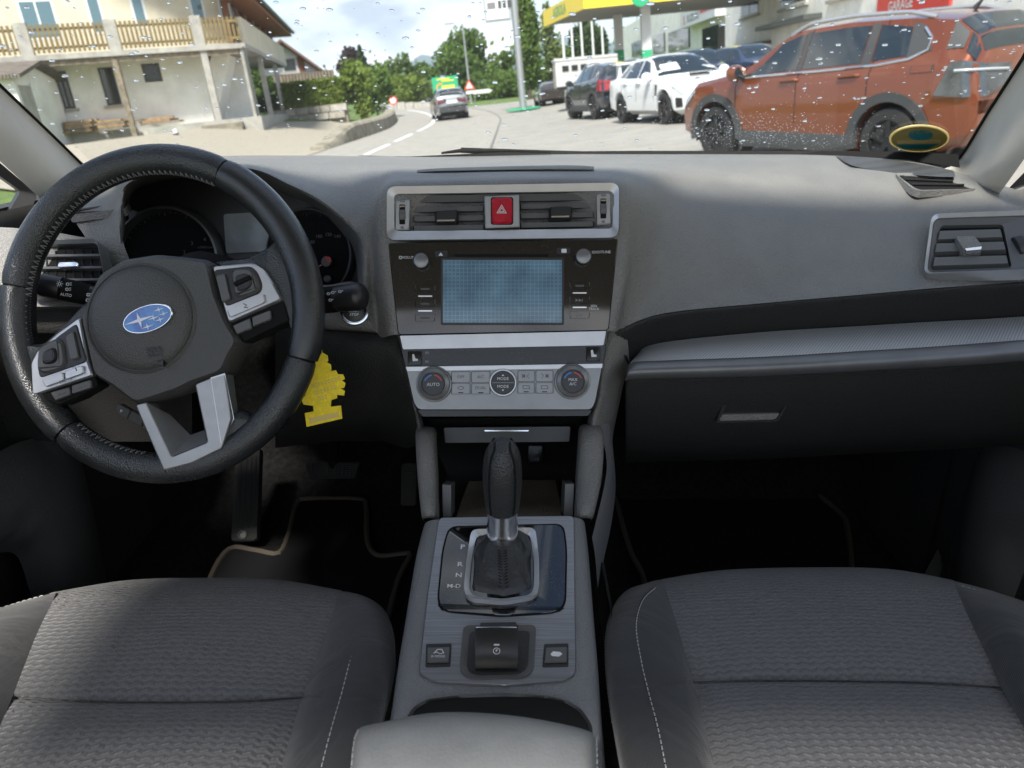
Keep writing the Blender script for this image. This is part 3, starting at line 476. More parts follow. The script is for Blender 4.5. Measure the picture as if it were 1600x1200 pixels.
for k, px in enumerate((882, 896, 911, 928, 943)):
    p = W(px, 96, 60 + k * 1.5); t_ = thing('flagpole', ('first', 'second', 'third', 'fourth', 'fifth')[k] + ' white flagpole from the left behind the trailer', 'flagpole', (p.x, p.y, rbase(60)), 'row of flagpoles'); MB().tube([V((p.x, p.y, rbase(60))), V((p.x, p.y, W(px, 20, 60).z))], [.10, .08], 10).build('pole', 'sign_white', t_); MB().lathe([(.1, 0), (.12, .06), (.06, .14), (0, .16)], (p.x, p.y, W(px, 20, 60).z), (0, 0, 1), seg=12).build('cap', 'metal_pole', t_)
# box trailer
tb = thing('box_trailer', 'white horse trailer parked behind the dark car', 'trailer', W(905, 160, 34)); q = W(872, 158, 34); qr = W(968, 158, 36); zt_ = W(905, 93, 35).z; zb_ = q.z
tf = lambda a, b, c: V((q.x, q.y, 0)) + V((qr.x - q.x, qr.y - q.y, 0)).normalized() * a + V((0, 1, 0)) * b + V((0, 0, c))
M('trailer_paint', (.58, .58, .56), .5, var=(2, .1)); LT = (V((qr.x, qr.y, 0)) - V((q.x, q.y, 0))).length
MB().box(.0, LT, 0, 1.9, zb_ + .55, zt_, tf).build('box', 'trailer_paint', tb); MB().box(-.05, LT, -.03, 1.93, zt_, zt_ + .1, tf).build('roof_edge', 'sign_white', tb); MB().box(-.04, .0, .1, 1.8, zb_ + .5, zt_ - .1, tf).build('tailgate', 'concrete', tb)
for k in range(3): MB().box(.35 + k * .5, .7 + k * .5, -.03, .0, zt_ - .42, zt_ - .2, tf).build('window_slot', 'window_dark', tb)
MB().box(.1, LT - .1, .1, 1.8, zb_ + .4, zb_ + .55, tf).build('chassis', 'digit_dark', tb)
for a in (.9, 1.65): MB().lathe([(.12, -.1), (.31, -.1), (.33, -.05), (.33, .05), (.31, .1), (.12, .1)], tf(a, .05, zb_ + .33), (0, 1, 0), seg=20).build('wheel', 'digit_dark', tb)
# ================================================================== CARS
M('tyre', (.012, .012, .013), .8, bump=(40, .4)); M('rim_dark', (.03, .031, .033), .35, .6); M('rim_silver', (.35, .36, .37), .3, .8); M('cladding', (.035, .037, .038), .65); M('car_glass', (.012, .018, .022), .03, spec=.9); M('lamp_clear', (.35, .38, .40), .08, spec=.8, coat=1); M('lamp_red', (.25, .012, .015), .12, coat=1); M('underbody', (.01, .01, .01), .9); M('plate_white', (.7, .7, .68), .5)
def paint(name, c, metal=.3): return M(name, c, .28, metal, coat=1.0, var=(200, .08))
paint('paint_orange', (.185, .046, .014), .5); paint('paint_white', (.70, .71, .71), 0); paint('paint_navy', (.018, .022, .035), .3); paint('paint_grey', (.28, .30, .31), .5); paint('paint_blue', (.03, .05, .10), .3); paint('paint_brown', (.05, .042, .038), .4)
def car(name, label, body, pos, head, paintm, tyre_r=.34, wheels=(1.3, -1.3), spec=None, clad=False, rim='rim_dark', scale=1.0, pitch=0.0):
    spec = spec or {}; t_ = thing(name, label, 'car', pos, 'cars around the fuel station'); f = V((cos(head), sin(head), 0)); lft = V((-f.y, f.x, 0)); O = V(pos)
    P3 = lambda x, y, z: O + (f * x + lft * y + V((0, 0, z + pitch * x))) * scale
    xs_ = [s[0] for s in body]
    def sec(x):
        i = max(0, min(len(body) - 2, next((k for k in range(len(body) - 1) if body[k + 1][0] <= x), len(body) - 2))); a, b = body[i], body[i + 1]; t = (x - a[0]) / (b[0] - a[0]); zb, zbelt, zt, w, wt = [a[k] + (b[k] - a[k]) * t for k in range(1, 6)]
        arch = zb
        for xw in wheels:
            R_ = tyre_r + .075
            if abs(x - xw) < R_: arch = max(arch, tyre_r + sqrt(R_ * R_ - (x - xw) ** 2) - .02)
        lift = lambda z, g=0: max(z, arch + g)
        top = zt - .055 if zt - zbelt > .2 else zt - .03
        return [(w * .80, arch), (w * .97, lift(zb + .10, .0)), (w * 1.0, lift(zb + .32, .02)), (w * .985, max(zbelt - .10, arch + .04)), (w * .955, max(zbelt, arch + .06)), (wt, top), (wt * .62, zt - .008), (0, zt)]
    def surf(x, t, side=1, off=0):
        S_ = sec(x); i = min(6, int(t)); u = t - i; y = S_[i][0] + (S_[i + 1][0] - S_[i][0]) * u; z = S_[i][1] + (S_[i + 1][1] - S_[i][1]) * u
        dy, dz = S_[i + 1][0] - S_[i][0], S_[i + 1][1] - S_[i][1]; l = sqrt(dy * dy + dz * dz) or 1; return x, side * (y + dz / l * off), z - dy / l * off
    n = int((xs_[0] - xs_[-1]) / .07); X = sorted(set([xs_[0] + (xs_[-1] - xs_[0]) * k / n for k in range(n + 1)] + xs_), reverse=True); rows = []
    for x in X:
        S_ = sec(x); rows.append([P3(x, y, z) for y, z in S_] + [P3(x, -y, z) for y, z in S_[-2::-1]])
    mb = MB(); mb.grid(rows); mb.add(rows[0], [tuple(range(len(rows[0])))]); mb.add(rows[-1], [tuple(range(len(rows[-1])))[::-1]]); bd = mb.build('body', paintm, t_, angle=32)
    MB().box(xs_[-1] + .15, xs_[0] - .15, -.62, .62, .18, .55, P3).build('underbody', 'underbody', t_)
    def panel(name, mat, c, par=bd, off=.006, nx=8, nt=4, sides=(1,)):
        for s in sides:
            mb = MB(); G_ = []
            for i in range(nt + 1):
                v = i / nt; r_ = []
                for j in range(nx + 1):
                    u = j / nx; x = (c[0][0] * (1 - u) + c[1][0] * u) * (1 - v) + (c[3][0] * (1 - u) + c[2][0] * u) * v; t = (c[0][1] * (1 - u) + c[1][1] * u) * (1 - v) + (c[3][1] * (1 - u) + c[2][1] * u) * v
                    r_.append(P3(*surf(x, t, s, off)))
                G_.append(r_)
            mb.grid(G_); mb.build(name, mat, par, angle=60)
    def span(name, mat, x0, x1, t0, par=bd, off=.006):      # across the car, both sides to the middle
        mb = MB(); G_ = []
        for k in range(9): x = x0 + (x1 - x0) * k / 8; G_.append([P3(*surf(x, t, 1, off)) for t in lin(t0, 7, 8)] + [P3(*surf(x, t, -1, off)) for t in lin(t0, 7, 8)[-2::-1]])
        mb.grid(G_); return mb.build(name, mat, par, angle=60)
    for xw in wheels:
        for s in (1, -1):
            w0 = .62 + .17; prof = [(tyre_r * .6, -.11), (tyre_r * .93, -.11), (tyre_r, -.08), (tyre_r, .07), (tyre_r * .95, .10), (tyre_r * .66, .105), (tyre_r * .64, .06)]
            wh = MB().lathe(prof, P3(xw, s * (sec(xw)[2][0] - .12), tyre_r), lft * s, u=f, seg=32).build('wheel', 'tyre', t_); R_ = tyre_r * .66
            mb = MB(); mb.lathe([(R_, .09), (R_ * .93, .095), (R_ * .9, .03), (0, .02)], P3(xw, s * (sec(xw)[2][0] - .12), tyre_r), lft * s, u=f, seg=32, cap=False); mb.lathe([(R_ * .22, .02), (R_ * .22, .08), (0, .085)], P3(xw, s * (sec(xw)[2][0] - .12), tyre_r), lft * s, u=f, seg=16, cap=False)
            c_ = P3(xw, s * (sec(xw)[2][0] - .12), tyre_r)
            for k in range(5):
                a = 2 * pi * k / 5 + .3; d = f * cos(a) + V((0, 0, 1)) * sin(a); e = -f * sin(a) + V((0, 0, 1)) * cos(a); o_ = lft * s
                mb.prism([c_ + d * R_ * .15 + e * .035 + o_ * .05, c_ + d * R_ * .95 + e * .03 + o_ * .05, c_ + d * R_ * .95 - e * .03 + o_ * .05, c_ + d * R_ * .15 - e * .035 + o_ * .05], [c_ + d * R_ * .15 + e * .03 + o_ * .085, c_ + d * R_ * .95 + e * .022 + o_ * .09, c_ + d * R_ * .95 - e * .022 + o_ * .09, c_ + d * R_ * .15 - e * .03 + o_ * .085])
            mb.build('rim', rim, wh)
            MB().lathe([(tyre_r + .07, -.25), (tyre_r + .07, -.02)], c_, lft * s, u=f, seg=32, cap=False).build('wheel_housing', 'underbody', t_)
            if clad:
                mb = MB(); G_ = []
                for a in range(-12, 193, 8):
                    ca, sa = cos(radians(a)), sin(radians(a)); x_i, z_i = xw + (tyre_r + .06) * ca, tyre_r + (tyre_r + .06) * sa; x_o, z_o = xw + (tyre_r + .16) * ca, tyre_r + (tyre_r + .155) * sa; y_ = sec(xw + (tyre_r + .16) * ca * .98)[2][0] + .012
                    G_.append([P3(x_i, s * (y_ - .08), z_i), P3(x_i, s * y_, z_i), P3(x_o, s * (y_ + .0), z_o), P3(x_o, s * (y_ - .05), z_o)])
                mb.grid(G_); mb.build('arch_trim', 'cladding', t_)
    if clad:
        for s in (1, -1): mb = MB(); G_ = [[P3(x, s * (sec(x)[1][0] + .02), .20), P3(x, s * (sec(x)[1][0] + .035), .28), P3(x, s * (sec(x)[1][0] + .01), .40)] for x in lin(wheels[0] - tyre_r - .12, wheels[1] + tyre_r + .12, 8)]; mb.grid(G_); mb.build('sill_trim', 'cladding', t_)
    for nm, mt, c, sd in spec.get('panels', ()): panel(nm, mt, c, sides=sd)
    for nm, mt, x0, x1, t0 in spec.get('spans', ()): span(nm, mt, x0, x1, t0)
    if 'tail' in spec:
        for s in (1, -1):
            pts = [(-1.80, .885, .80), (-2.08, .855, .78), (-2.215, .70, .78), (-2.225, .34, .90), (-2.195, .34, 1.05), (-2.165, .70, 1.07), (-2.03, .845, 1.11), (-1.93, .86, 1.09)]
            P = [P3(x, s * (y + .012), z) for x, y, z in pts]; I = [P3(x + .08, s * (y - .08), z) for x, y, z in pts]; mb = MB(); mb.add(P + I, [(0, 1, 6, 7), (1, 2, 5, 6), (2, 3, 4, 5)] + [(i, (i + 1) % 8, 8 + (i + 1) % 8, 8 + i) for i in range(8)]); tl_ = mb.build('tail_light', spec['tail'], t_, angle=25)
            Q = [P3(x, s * (y + .018), z) for x, y, z in ((-1.98, .868, 1.02), (-2.12, .80, 1.02), (-2.19, .66, 1.015), (-2.212, .40, 1.0))]; MB().tube(Q, .014, 6).build('lamp_bar', 'lamp_clear' if spec['tail'] != 'lamp_red' else 'lamp_red', tl_)
    if 'mirror' in spec:
        for s in (1, -1):
            x, y, z = surf(spec['mirror'], 4.15, s); m_ = MB(); m_.lathe([(.02, -.08), (.075, -.07), (.10, -.01), (.095, .05), (.06, .075), (0, .08)], P3(x + .02, y + s * .13, z + .05), f, seg=14, sx=1.25); mr = m_.build('mirror', spec.get('mirror_mat', paintm), t_); MB().tube([P3(x, y, z - .02), P3(x + .01, y + s * .1, z + .01)], .03, 8).build('mirror_arm', 'cladding', mr); MB().lathe([(.075, -.073), (.02, -.083), (0, -.083)], P3(x + .02, y + s * .13, z + .05), f, seg=14, sx=1.25, cap=False).build('mirror_glass', 'car_glass', mr)
    for x in spec.get('handles', ()):
        for s in (1, -1): a, b = surf(x + .11, 3.35, s, .03), surf(x - .11, 3.4, s, .03); h_ = MB().tube([P3(*surf(x + .13, 3.35, s, .0)), P3(*a), P3(*b), P3(*surf(x - .13, 3.4, s, .0))], .017, 8).build('door_handle', paintm, bd); panel('handle_recess', 'paint_brown' if paintm != 'paint_white' else 'cladding', [(x + .07, 3.22), (x - .07, 3.25), (x - .06, 3.5), (x + .06, 3.48)], off=.003, sides=(s,))
    for x in spec.get('seams', ()):
        for s in (1, -1): MB().tube([P3(*surf(x + k[1], k[0], s, .002)) for k in spec['seam_shape'](x)], .0045, 4).build('door_seam', 'underbody', bd)
    if 'rails' in spec:
        for s in (1, -1): x0, x1 = spec['rails']; pts = [P3(*surf(x, 5.15, s, .012 + .045 * min(1, 6 * min((x0 - x), (x - x1)) / (x0 - x1)))) for x in lin(x0, x1, 14)]; MB().tube(pts, .022, 8).build('roof_rail', 'silver', t_)
    if 'beltline' in spec:
        for s in (1, -1): MB().tube([P3(*surf(x, t, s, .012)) for x, t in spec['beltline']], .013, 6).build('chrome_strip', 'chrome', bd)
    return t_, P3, surf, bd, panel
def place(front, rear, zlow, wb, track_y):       # wheel centres in pixels -> position and heading, ground at zlow
    d1, d2 = wdir(*front), wdir(*rear); h = EYE - zlow; return V((0, 0, EYE)) + d1 * (-h / d1.z), V((0, 0, EYE)) + d2 * (-h / d2.z)
SUV = [(2.12, .34, .60, .68, .60, .50), (2.03, .24, .74, .84, .78, .68), (1.75, .20, .90, .99, .865, .76), (1.3, .20, .97, 1.05, .89, .79), (.98, .20, 1.00, 1.09, .893, .77), (.36, .20, 1.02, 1.45, .893, .66), (.05, .20, 1.03, 1.55, .893, .645), (-.6, .20, 1.05, 1.585, .893, .64), (-1.3, .20, 1.08, 1.57, .89, .63), (-1.78, .24, 1.10, 1.52, .87, .60), (-2.0, .30, 1.10, 1.36, .845, .60), (-2.13, .34, 1.06, 1.12, .82, .66), (-2.19, .42, .72, .78, .79, .70)]
seam_f = lambda x: [(.6, 0), (2, 0), (3, .0), (4, -.02), (5, -.12 if x > 0 else -.05)]
M('lamp_smoke', (.045, .05, .055), .08, coat=1, var=(6, .6))
suv_spec = dict(tail='lamp_smoke', panels=[('side_window', 'car_glass', [(.80, 4.10), (-.02, 4.10), (-.02, 4.90), (.34, 4.90)], (1, -1)), ('side_window', 'car_glass', [(-.11, 4.10), (-.88, 4.12), (-.88, 4.90), (-.11, 4.90)], (1, -1)), ('quarter_window', 'car_glass', [(-1.02, 4.14), (-1.42, 4.2), (-1.36, 4.82), (-1.0, 4.90)], (1, -1)), ('window_pillar', 'cladding', [(-.03, 4.04), (-.10, 4.04), (-.10, 4.94), (-.03, 4.94)], (1, -1)), ('window_pillar', 'cladding', [(-.89, 4.04), (-1.01, 4.04), (-.99, 4.94), (-.89, 4.94)], (1, -1)), ('quarter_trim', 'cladding', [(-1.42, 4.10), (-1.66, 4.3), (-1.5, 4.86), (-1.36, 4.92)], (1, -1)),
    ('fuel_flap_edge', 'paint_brown', [(-1.50, 3.15), (-1.74, 3.15), (-1.74, 3.85), (-1.50, 3.85)], (1,)), ('headlight', 'lamp_clear', [(2.02, 2.9), (1.72, 3.4), (1.74, 3.95), (2.04, 3.6)], (1, -1)), ('rear_pillar_trim', 'cladding', [(-1.80, 4.3), (-1.95, 4.45), (-1.93, 4.95), (-1.78, 4.98)], (1, -1))],
    spans=[('windscreen', 'car_glass', .92, .12, 5.08), ('rear_window', 'car_glass', -1.80, -2.09, 5.1)], mirror=.80, mirror_mat='paint_orange', handles=(.05, -.78), seams=(.92, -.06, -1.02), seam_shape=seam_f, rails=(.25, -1.55), beltline=[(.86, 4.04), (.4, 4.03), (-.4, 4.03), (-1.1, 4.05), (-1.45, 4.12), (-1.62, 4.3), (-1.60, 4.6), (-1.5, 4.8)])
o1, P3, surf, bd, panel = car('parked_suv', 'large copper orange SUV parked close on the right, with black wheel arches and roof rails', SUV, (4.05, 9.89, .02), radians(118.1), 'paint_orange', spec=suv_spec, clad=True, rim='rim_dark', pitch=.04)
panel('fuel_flap', 'paint_orange', [(-1.515, 3.18), (-1.725, 3.18), (-1.725, 3.82), (-1.515, 3.82)], off=.009); panel('tailgate_window_tint', 'car_glass', [(-1.99, 4.35), (-2.1, 4.3), (-2.08, 4.95), (-1.95, 5.0)], off=.008)
rr = lambda y, z: P3(-2.205, y, z); mb = MB(); mb.lathe([(.10, 0), (.10, .006), (0, .006)], P3(-2.15, .62, .80), (P3(-1, 0, 0) - P3(0, 0, 0)), seg=24, sx=1.35); st_ = mb.build('country_sticker', 'plate_white', bd)
lettering('CH', P3(-2.16, .62, .80), P3(0, -1, 0) - P3(0, 0, 0), (0, 0, 1), .13, 'digit_dark', st_, bold=True, lift=.004)
MB().box(-2.24, -2.19, -.26, .26, .62, .74, P3).build('number_plate', 'plate_white', bd); MB().tube([P3(-1.55, 0, 1.555), P3(-1.63, 0, 1.64)], [.03, .012], 8).build('antenna', 'cladding', o1)
# white sports saloon
SED = [(2.25, .30, .50, .58, .55, .45), (2.15, .20, .62, .70, .78, .66), (1.85, .18, .76, .84, .87, .76), (1.35, .18, .86, .92, .895, .80), (.85, .18, .92, .98, .89, .78), (.2, .18, .94, 1.38, .885, .60), (-.1, .18, .95, 1.46, .885, .585), (-.8, .18, .96, 1.46, .885, .585), (-1.35, .18, .99, 1.34, .89, .60), (-1.75, .20, 1.0, 1.10, .88, .68), (-2.1, .24, 1.0, 1.06, .84, .70), (-2.22, .34, .90, .96, .78, .66)]
sed_spec = dict(panels=[('side_window', 'car_glass', [(.70, 4.10), (-.18, 4.10), (-.18, 4.92), (.14, 4.92)], (1, -1)), ('side_window', 'car_glass', [(-.26, 4.10), (-1.0, 4.12), (-.92, 4.90), (-.26, 4.92)], (1, -1)), ('quarter_window', 'car_glass', [(-1.06, 4.15), (-1.42, 4.2), (-1.18, 4.86), (-.98, 4.88)], (1, -1)), ('headlight', 'lamp_clear', [(2.12, 3.0), (1.72, 3.5), (1.76, 4.0), (2.14, 3.75)], (1, -1)), ('fender_vent', 'underbody', [(1.02, 2.3), (.92, 2.3), (.92, 3.2), (1.04, 3.2)], (1, -1)), ('bumper_vent', 'underbody', [(2.12, 1.2), (1.9, 1.2), (1.92, 2.3), (2.13, 2.3)], (1, -1))],
    spans=[('windscreen', 'car_glass', .80, .0, 5.1), ('rear_window', 'car_glass', -1.0, -1.65, 5.1)], mirror=.62, handles=(-.05, -.9), seams=(.85, -.22, -1.15), seam_shape=seam_f)
hd = radians(-76.6); ctr = V((3.85, 19.23, .195))
o2, P3, surf, bd, panel = car('parked_saloon', 'white sports saloon with bonnet scoop and rear wing, parked facing the camera', SED, ctr, hd, 'paint_white', tyre_r=.33, wheels=(1.35, -1.3), spec=sed_spec, rim='rim_dark')
sp = MB(); sp.prism([P3(1.35, -.30, .93), P3(1.35, .30, .93), P3(.95, .26, .99), P3(.95, -.26, .99)], [P3(1.35, -.28, 1.01), P3(1.35, .28, 1.01), P3(.95, .2, 1.02), P3(.95, -.2, 1.02)]); sc_ = sp.build('bonnet_scoop', 'paint_white', bd); MB().box(1.351, 1.36, -.25, .25, .94, 1.0, P3).build('scoop_mouth', 'underbody', sc_)
MB().box(-2.15, -1.85, -.72, .72, 1.36, 1.41, P3).build('rear_wing', 'paint_white', o2)
for s in (-.6, .6): MB().box(-2.08, -1.9, s - .03, s + .03, 1.02, 1.37, P3).build('wing_post', 'paint_white', o2)
MB().box(.30, .42, -.45, .1, 1.22, 1.24, P3); mb = MB(); mb.prism([P3(*surf(.42, 5.5, -1, .012)), P3(*surf(.42, 6.7, -1, .012)), P3(*surf(.66, 6.7, -1, .012)), P3(*surf(.66, 5.5, -1, .012))], [P3(*surf(.42, 5.5, -1, .02)), P3(*surf(.42, 6.7, -1, .02)), P3(*surf(.66, 6.7, -1, .02)), P3(*surf(.66, 5.5, -1, .02))]); mb.build('price_sheet', 'plate_white', o2)
# dark SUV seen from the rear
vs = dict(suv_spec); vs['tail'] = 'lamp_red'; vs['mirror_mat'] = 'paint_navy'; vs['panels'] = [(n_, m_, c_, s_) for n_, m_, c_, s_ in suv_spec['panels'] if 'flap' not in n_]
hd = radians(102); ctr = V((2.95, 25.6, .20))
o3, P3, surf, bd, panel = car('parked_suv', 'dark navy SUV with red tail light parked beside the white saloon', SUV, ctr, hd, 'paint_navy', spec=vs, clad=True, scale=.97)
MB().box(-2.24, -2.19, -.26, .26, .62, .74, P3).build('number_plate', 'plate_white', bd)
# grey SUV driving away on the road
hd = radians(100); ctr = V((-3.52, 43.5, .155))
M('lamp_dull_red', (.09, .012, .014), .25, coat=.5); vs = dict(vs); vs['tail'] = 'lamp_dull_red'; vs['mirror_mat'] = 'paint_grey'
o4, P3, surf, bd, panel = car('driving_car', 'silver grey SUV driving away on the road, seen from behind', SUV, ctr, hd, 'paint_grey', spec=vs, clad=False, scale=1.0, rim='rim_silver')
MB().box(-2.24, -2.19, -.28, .28, .82, .94, P3).build('number_plate', 'plate_white', bd); MB().box(-2.22, -2.0, -.70, .70, .40, .62, P3).build('bumper_trim', 'cladding', bd)
# cars partly hidden behind
for lab, px, py, Y, hdg, pm in (('dark hatchback with its roof showing behind the white saloon', 1085, 140, 27, -95, 'paint_navy'), ('dark blue car behind the orange SUV bonnet', 1172, 140, 28, -75, 'paint_blue'), ('dark car parked in front of the trailer', 858, 157, 46, 95, 'paint_brown')):
    b = W(px, py, Y); v2 = dict(vs); v2['mirror_mat'] = pm; car('parked_car', lab, SUV if px > 900 else SED, V((b.x, b.y, gz(b.x, b.y) + (.05 if px < 900 else .15))), radians(hdg), pm, spec={k: v for k, v in v2.items() if k in ('panels', 'spans')}, scale=.96 if px > 900 else .8)
# ================================================================== CABIN
def dusty(name, col, rough, amount, scale=420):
    m = M(name, col, rough, spec=.5); n_, l_, b = nodes_of(m)
    c = n_.new('ShaderNodeTexCoord'); vz = n_.new('ShaderNodeTexVoronoi'); vz.inputs['Scale'].default_value = scale; l_.new(c.outputs['Object'], vz.inputs[0])
    nz = n_.new('ShaderNodeTexNoise'); nz.inputs['Scale'].default_value = 25; l_.new(c.outputs['Object'], nz.inputs[0])
    lt = n_.new('ShaderNodeMath'); lt.operation = 'MULTIPLY'; l_.new(nz.outputs[0], lt.inputs[0]); lt.inputs[1].default_value = amount
    cp = n_.new('ShaderNodeMath'); cp.operation = 'LESS_THAN'; l_.new(vz.outputs['Distance'], cp.inputs[0]); l_.new(lt.outputs[0], cp.inputs[1])
    mxn = n_.new('ShaderNodeMix'); mxn.data_type = 'RGBA'; mxn.inputs['A'].default_value = (*col, 1); mxn.inputs['B'].default_value = (.22, .21, .19, 1)
    l_.new(cp.outputs[0], mxn.inputs['Factor']); l_.new(mxn.outputs['Result'], b.inputs['Base Color'])
    rr = n_.new('ShaderNodeMath'); rr.operation = 'MULTIPLY_ADD'; l_.new(cp.outputs[0], rr.inputs[0]); rr.inputs[1].default_value = .5; rr.inputs[2].default_value = rough; l_.new(rr.outputs[0], b.inputs['Roughness'])
    return m
dusty('piano_black', (.005, .005, .006), .06, .21, 620); MATS['piano_black'].node_tree.nodes['Principled BSDF'].inputs['Specular IOR Level'].default_value = .9
dusty('dusty_black', (.008, .008, .009), .3, .25, 620)

S = Plane(FW * .93, -FW)                                   # the centre stack faces the camera
SY = lambda x, y, h=0: (x, y, S.pt(x, y, h).y)
def G(rows, nu=5, nv=5): return loft([[A(*p) for p in r] for r in rows], nu, nv)
dash = thing('dashboard', 'dark grey grained plastic dashboard across the whole car, with centre screen and vents', 'dashboard', A(788, 640, 1.0), cabin=True)
cols = [
 [(70, 300, 1.20), (82, 305, 1.15), (95, 312, 1.09), (110, 330, 1.03), (120, 350, 1.0), (128, 362, .985), (134, 372, .975)],
 [(110, 285, 1.28), (122, 292, 1.2), (140, 303, 1.1), (160, 322, 1.02), (168, 345, .99), (175, 360, .98), (180, 372, .972)],
 [(140, 272, 1.36), (150, 280, 1.22), (170, 292, 1.1), (186, 312, .995), (189, 340, .975), (190, 362, .967), (191, 378, .962)],
 [(175, 262, 1.40), (180, 270, 1.22), (188, 279, 1.08), (198, 288, .99), (203, 296, 1.06), (205, 302, 1.13), (206, 308, 1.24)],
 [(220, 254, 1.43), (224, 260, 1.24), (230, 264, 1.1), (238, 270, 1.0), (242, 277, 1.06), (245, 283, 1.13), (247, 288, 1.24)],
 [(290, 246, 1.45), (295, 252, 1.25), (300, 256, 1.1), (310, 261, 1.0), (314, 267, 1.06), (317, 273, 1.13), (318, 278, 1.24)],
 [(380, 243, 1.45), (385, 250, 1.25), (390, 256, 1.1), (395, 264, 1.0), (396, 271, 1.06), (396, 278, 1.13), (396, 284, 1.24)],
 [(450, 243, 1.45), (452, 254, 1.25), (452, 268, 1.1), (450, 287, 1.0), (450, 295, 1.06), (449, 302, 1.13), (448, 308, 1.24)],
 [(510, 243, 1.45), (510, 256, 1.23), (506, 278, 1.1), (500, 312, .995), (502, 321, 1.05), (502, 328, 1.12), (501, 334, 1.24)],
 [(555, 244, 1.45), (552, 259, 1.2), (546, 288, 1.07), (540, 342, .985), (546, 357, 1.03), (550, 378, 1.1), (552, 410, 1.22)],
 [(580, 244, 1.45), (575, 260, 1.18), (568, 288, 1.05), (561, 350, .982), (566, 385, .968), (566, 420, .958), (562, 452, .945)],
 [(606, 244, 1.45), (602, 260, 1.17), (594, 284, 1.03), (582, 328, .975), (582, 385, .962), (584, 432, .952), (590, 522, .925)],
 [(635, 245, 1.45), (628, 261, 1.15), (617, 276, 1.02), (604, 300, .955), SY(602, 380), SY(607, 440), SY(617, 523)],
 [(700, 245, 1.45), (695, 262, 1.15), (690, 275, 1.03), (686, 289, .962), SY(680, 340, -.02), SY(680, 420, -.02), SY(680, 520, -.02)],
 [(790, 243, 1.45), (789, 261, 1.15), (788, 273, 1.03), (787, 287, .962), SY(787, 340, -.02), SY(787, 420, -.02), SY(787, 520, -.02)],
 [(890, 241, 1.45), (889, 260, 1.15), (888, 272, 1.03), (888, 285, .962), SY(890, 340, -.02), SY(890, 420, -.02), SY(890, 520, -.02)],
 [(955, 241, 1.45), (957, 260, 1.15), (962, 274, 1.02), (970, 296, .955), SY(971, 372), SY(966, 440), SY(955, 517)],
 [(1020, 241, 1.45), (1018, 261, 1.17), (1014, 284, 1.06), (1004, 318, .985), (998, 385, .955), (990, 440, .94), (975, 511, .922)],
 [(1080, 241, 1.45), (1078, 262, 1.2), (1072, 290, 1.12), (1062, 332, 1.05), (1055, 400, .99), (1049, 450, .96), (1040, 489, .932)],
 [(1180, 241, 1.45), (1190, 262, 1.22), (1200, 292, 1.14), (1202, 335, 1.07), (1202, 400, 1.0), (1200, 440, .968), (1200, 473, .937)],
 [(1300, 243, 1.43), (1325, 263, 1.24), (1345, 293, 1.15), (1350, 332, 1.08), (1350, 390, 1.01), (1350, 430, .97), (1350, 460, .937)],
 [(1420, 252, 1.38), (1432, 268, 1.25), (1445, 300, 1.15), (1450, 336, 1.065), (1450, 390, 1.0), (1450, 425, .965), (1450, 451, .935)],
 [(1500, 270, 1.28), (1515, 284, 1.2), (1535, 308, 1.12), (1545, 338, 1.04), (1545, 390, .985), (1545, 420, .955), (1545, 444, .932)],
 [(1600, 300, 1.12), (1615, 312, 1.09), (1640, 328, 1.05), (1650, 345, 1.0), (1650, 390, .96), (1650, 415, .945), (1650, 436, .928)],
]
mb = MB(); mb.grid(G(list(zip(*cols)), 5, 5)); pad = mb.build('upper_pad', 'dash_plastic', dash, angle=70)
# passenger side below the seam: recessed band, patterned trim, lip, glovebox
def carbon(name):
    m = M(name, (.36, .37, .375), .48, .6); n_, l_, b = nodes_of(m); c = n_.new('ShaderNodeTexCoord'); mpn = n_.new('ShaderNodeMapping'); mpn.inputs['Rotation'].default_value = (0, 0, radians(38))
    wv = n_.new('ShaderNodeTexWave'); wv.inputs['Scale'].default_value = 95; wv.inputs['Distortion'].default_value = .4; l_.new(c.outputs['Object'], mpn.inputs[0]); l_.new(mpn.outputs[0], wv.inputs[0])
    bn = n_.new('ShaderNodeBump'); bn.inputs['Strength'].default_value = .25; bn.inputs['Distance'].default_value = .002; l_.new(wv.outputs[0], bn.inputs['Height']); l_.new(bn.outputs[0], b.inputs['Normal'])
    rp = n_.new('ShaderNodeValToRGB'); rp.color_ramp.elements[0].color = (.46, .465, .47, 1); rp.color_ramp.elements[1].color = (.66, .67, .67, 1); l_.new(wv.outputs[0], rp.inputs[0]); l_.new(rp.outputs[0], b.inputs['Base Color'])
carbon('carbon_trim'); M('trim_grey', (.15, .153, .157), .42, .6, var=(30, .08))  # upward facet lighter, lip darker: light from above put into the colours
seam = [(955, 517, .922), (975, 511, .921), (1040, 489, .931), (1200, 473, .936), (1350, 460, .936), (1450, 451, .934), (1545, 444, .931), (1650, 436, .927)]
top_ = [(984, 575, .935), (994, 556, .945), (1030, 536, .955), (1190, 519, .965), (1350, 509, .965), (1450, 503, .962), (1545, 498, .955), (1650, 491, .945)]
mid_ = [(982, 577, .905), (988, 566, .90), (1040, 563, .90), (1200, 557, .90), (1350, 548, .90), (1450, 542, .897), (1545, 535, .892), (1650, 527, .885)]
lip_ = [(977, 594, .895), (985, 594, .89), (1040, 592, .89), (1200, 588, .89), (1350, 580, .888), (1450, 575, .885), (1545, 569, .88), (1650, 560, .875)]
sh = lambda r, dy, dY: [(x, y + dy, Y + dY) for x, y, Y in r]
av = lambda a, b, k, dY=0: [(p[0] * (1 - k) + q[0] * k, p[1] * (1 - k) + q[1] * k, p[2] * (1 - k) + q[2] * k + dY) for p, q in zip(a, b)]
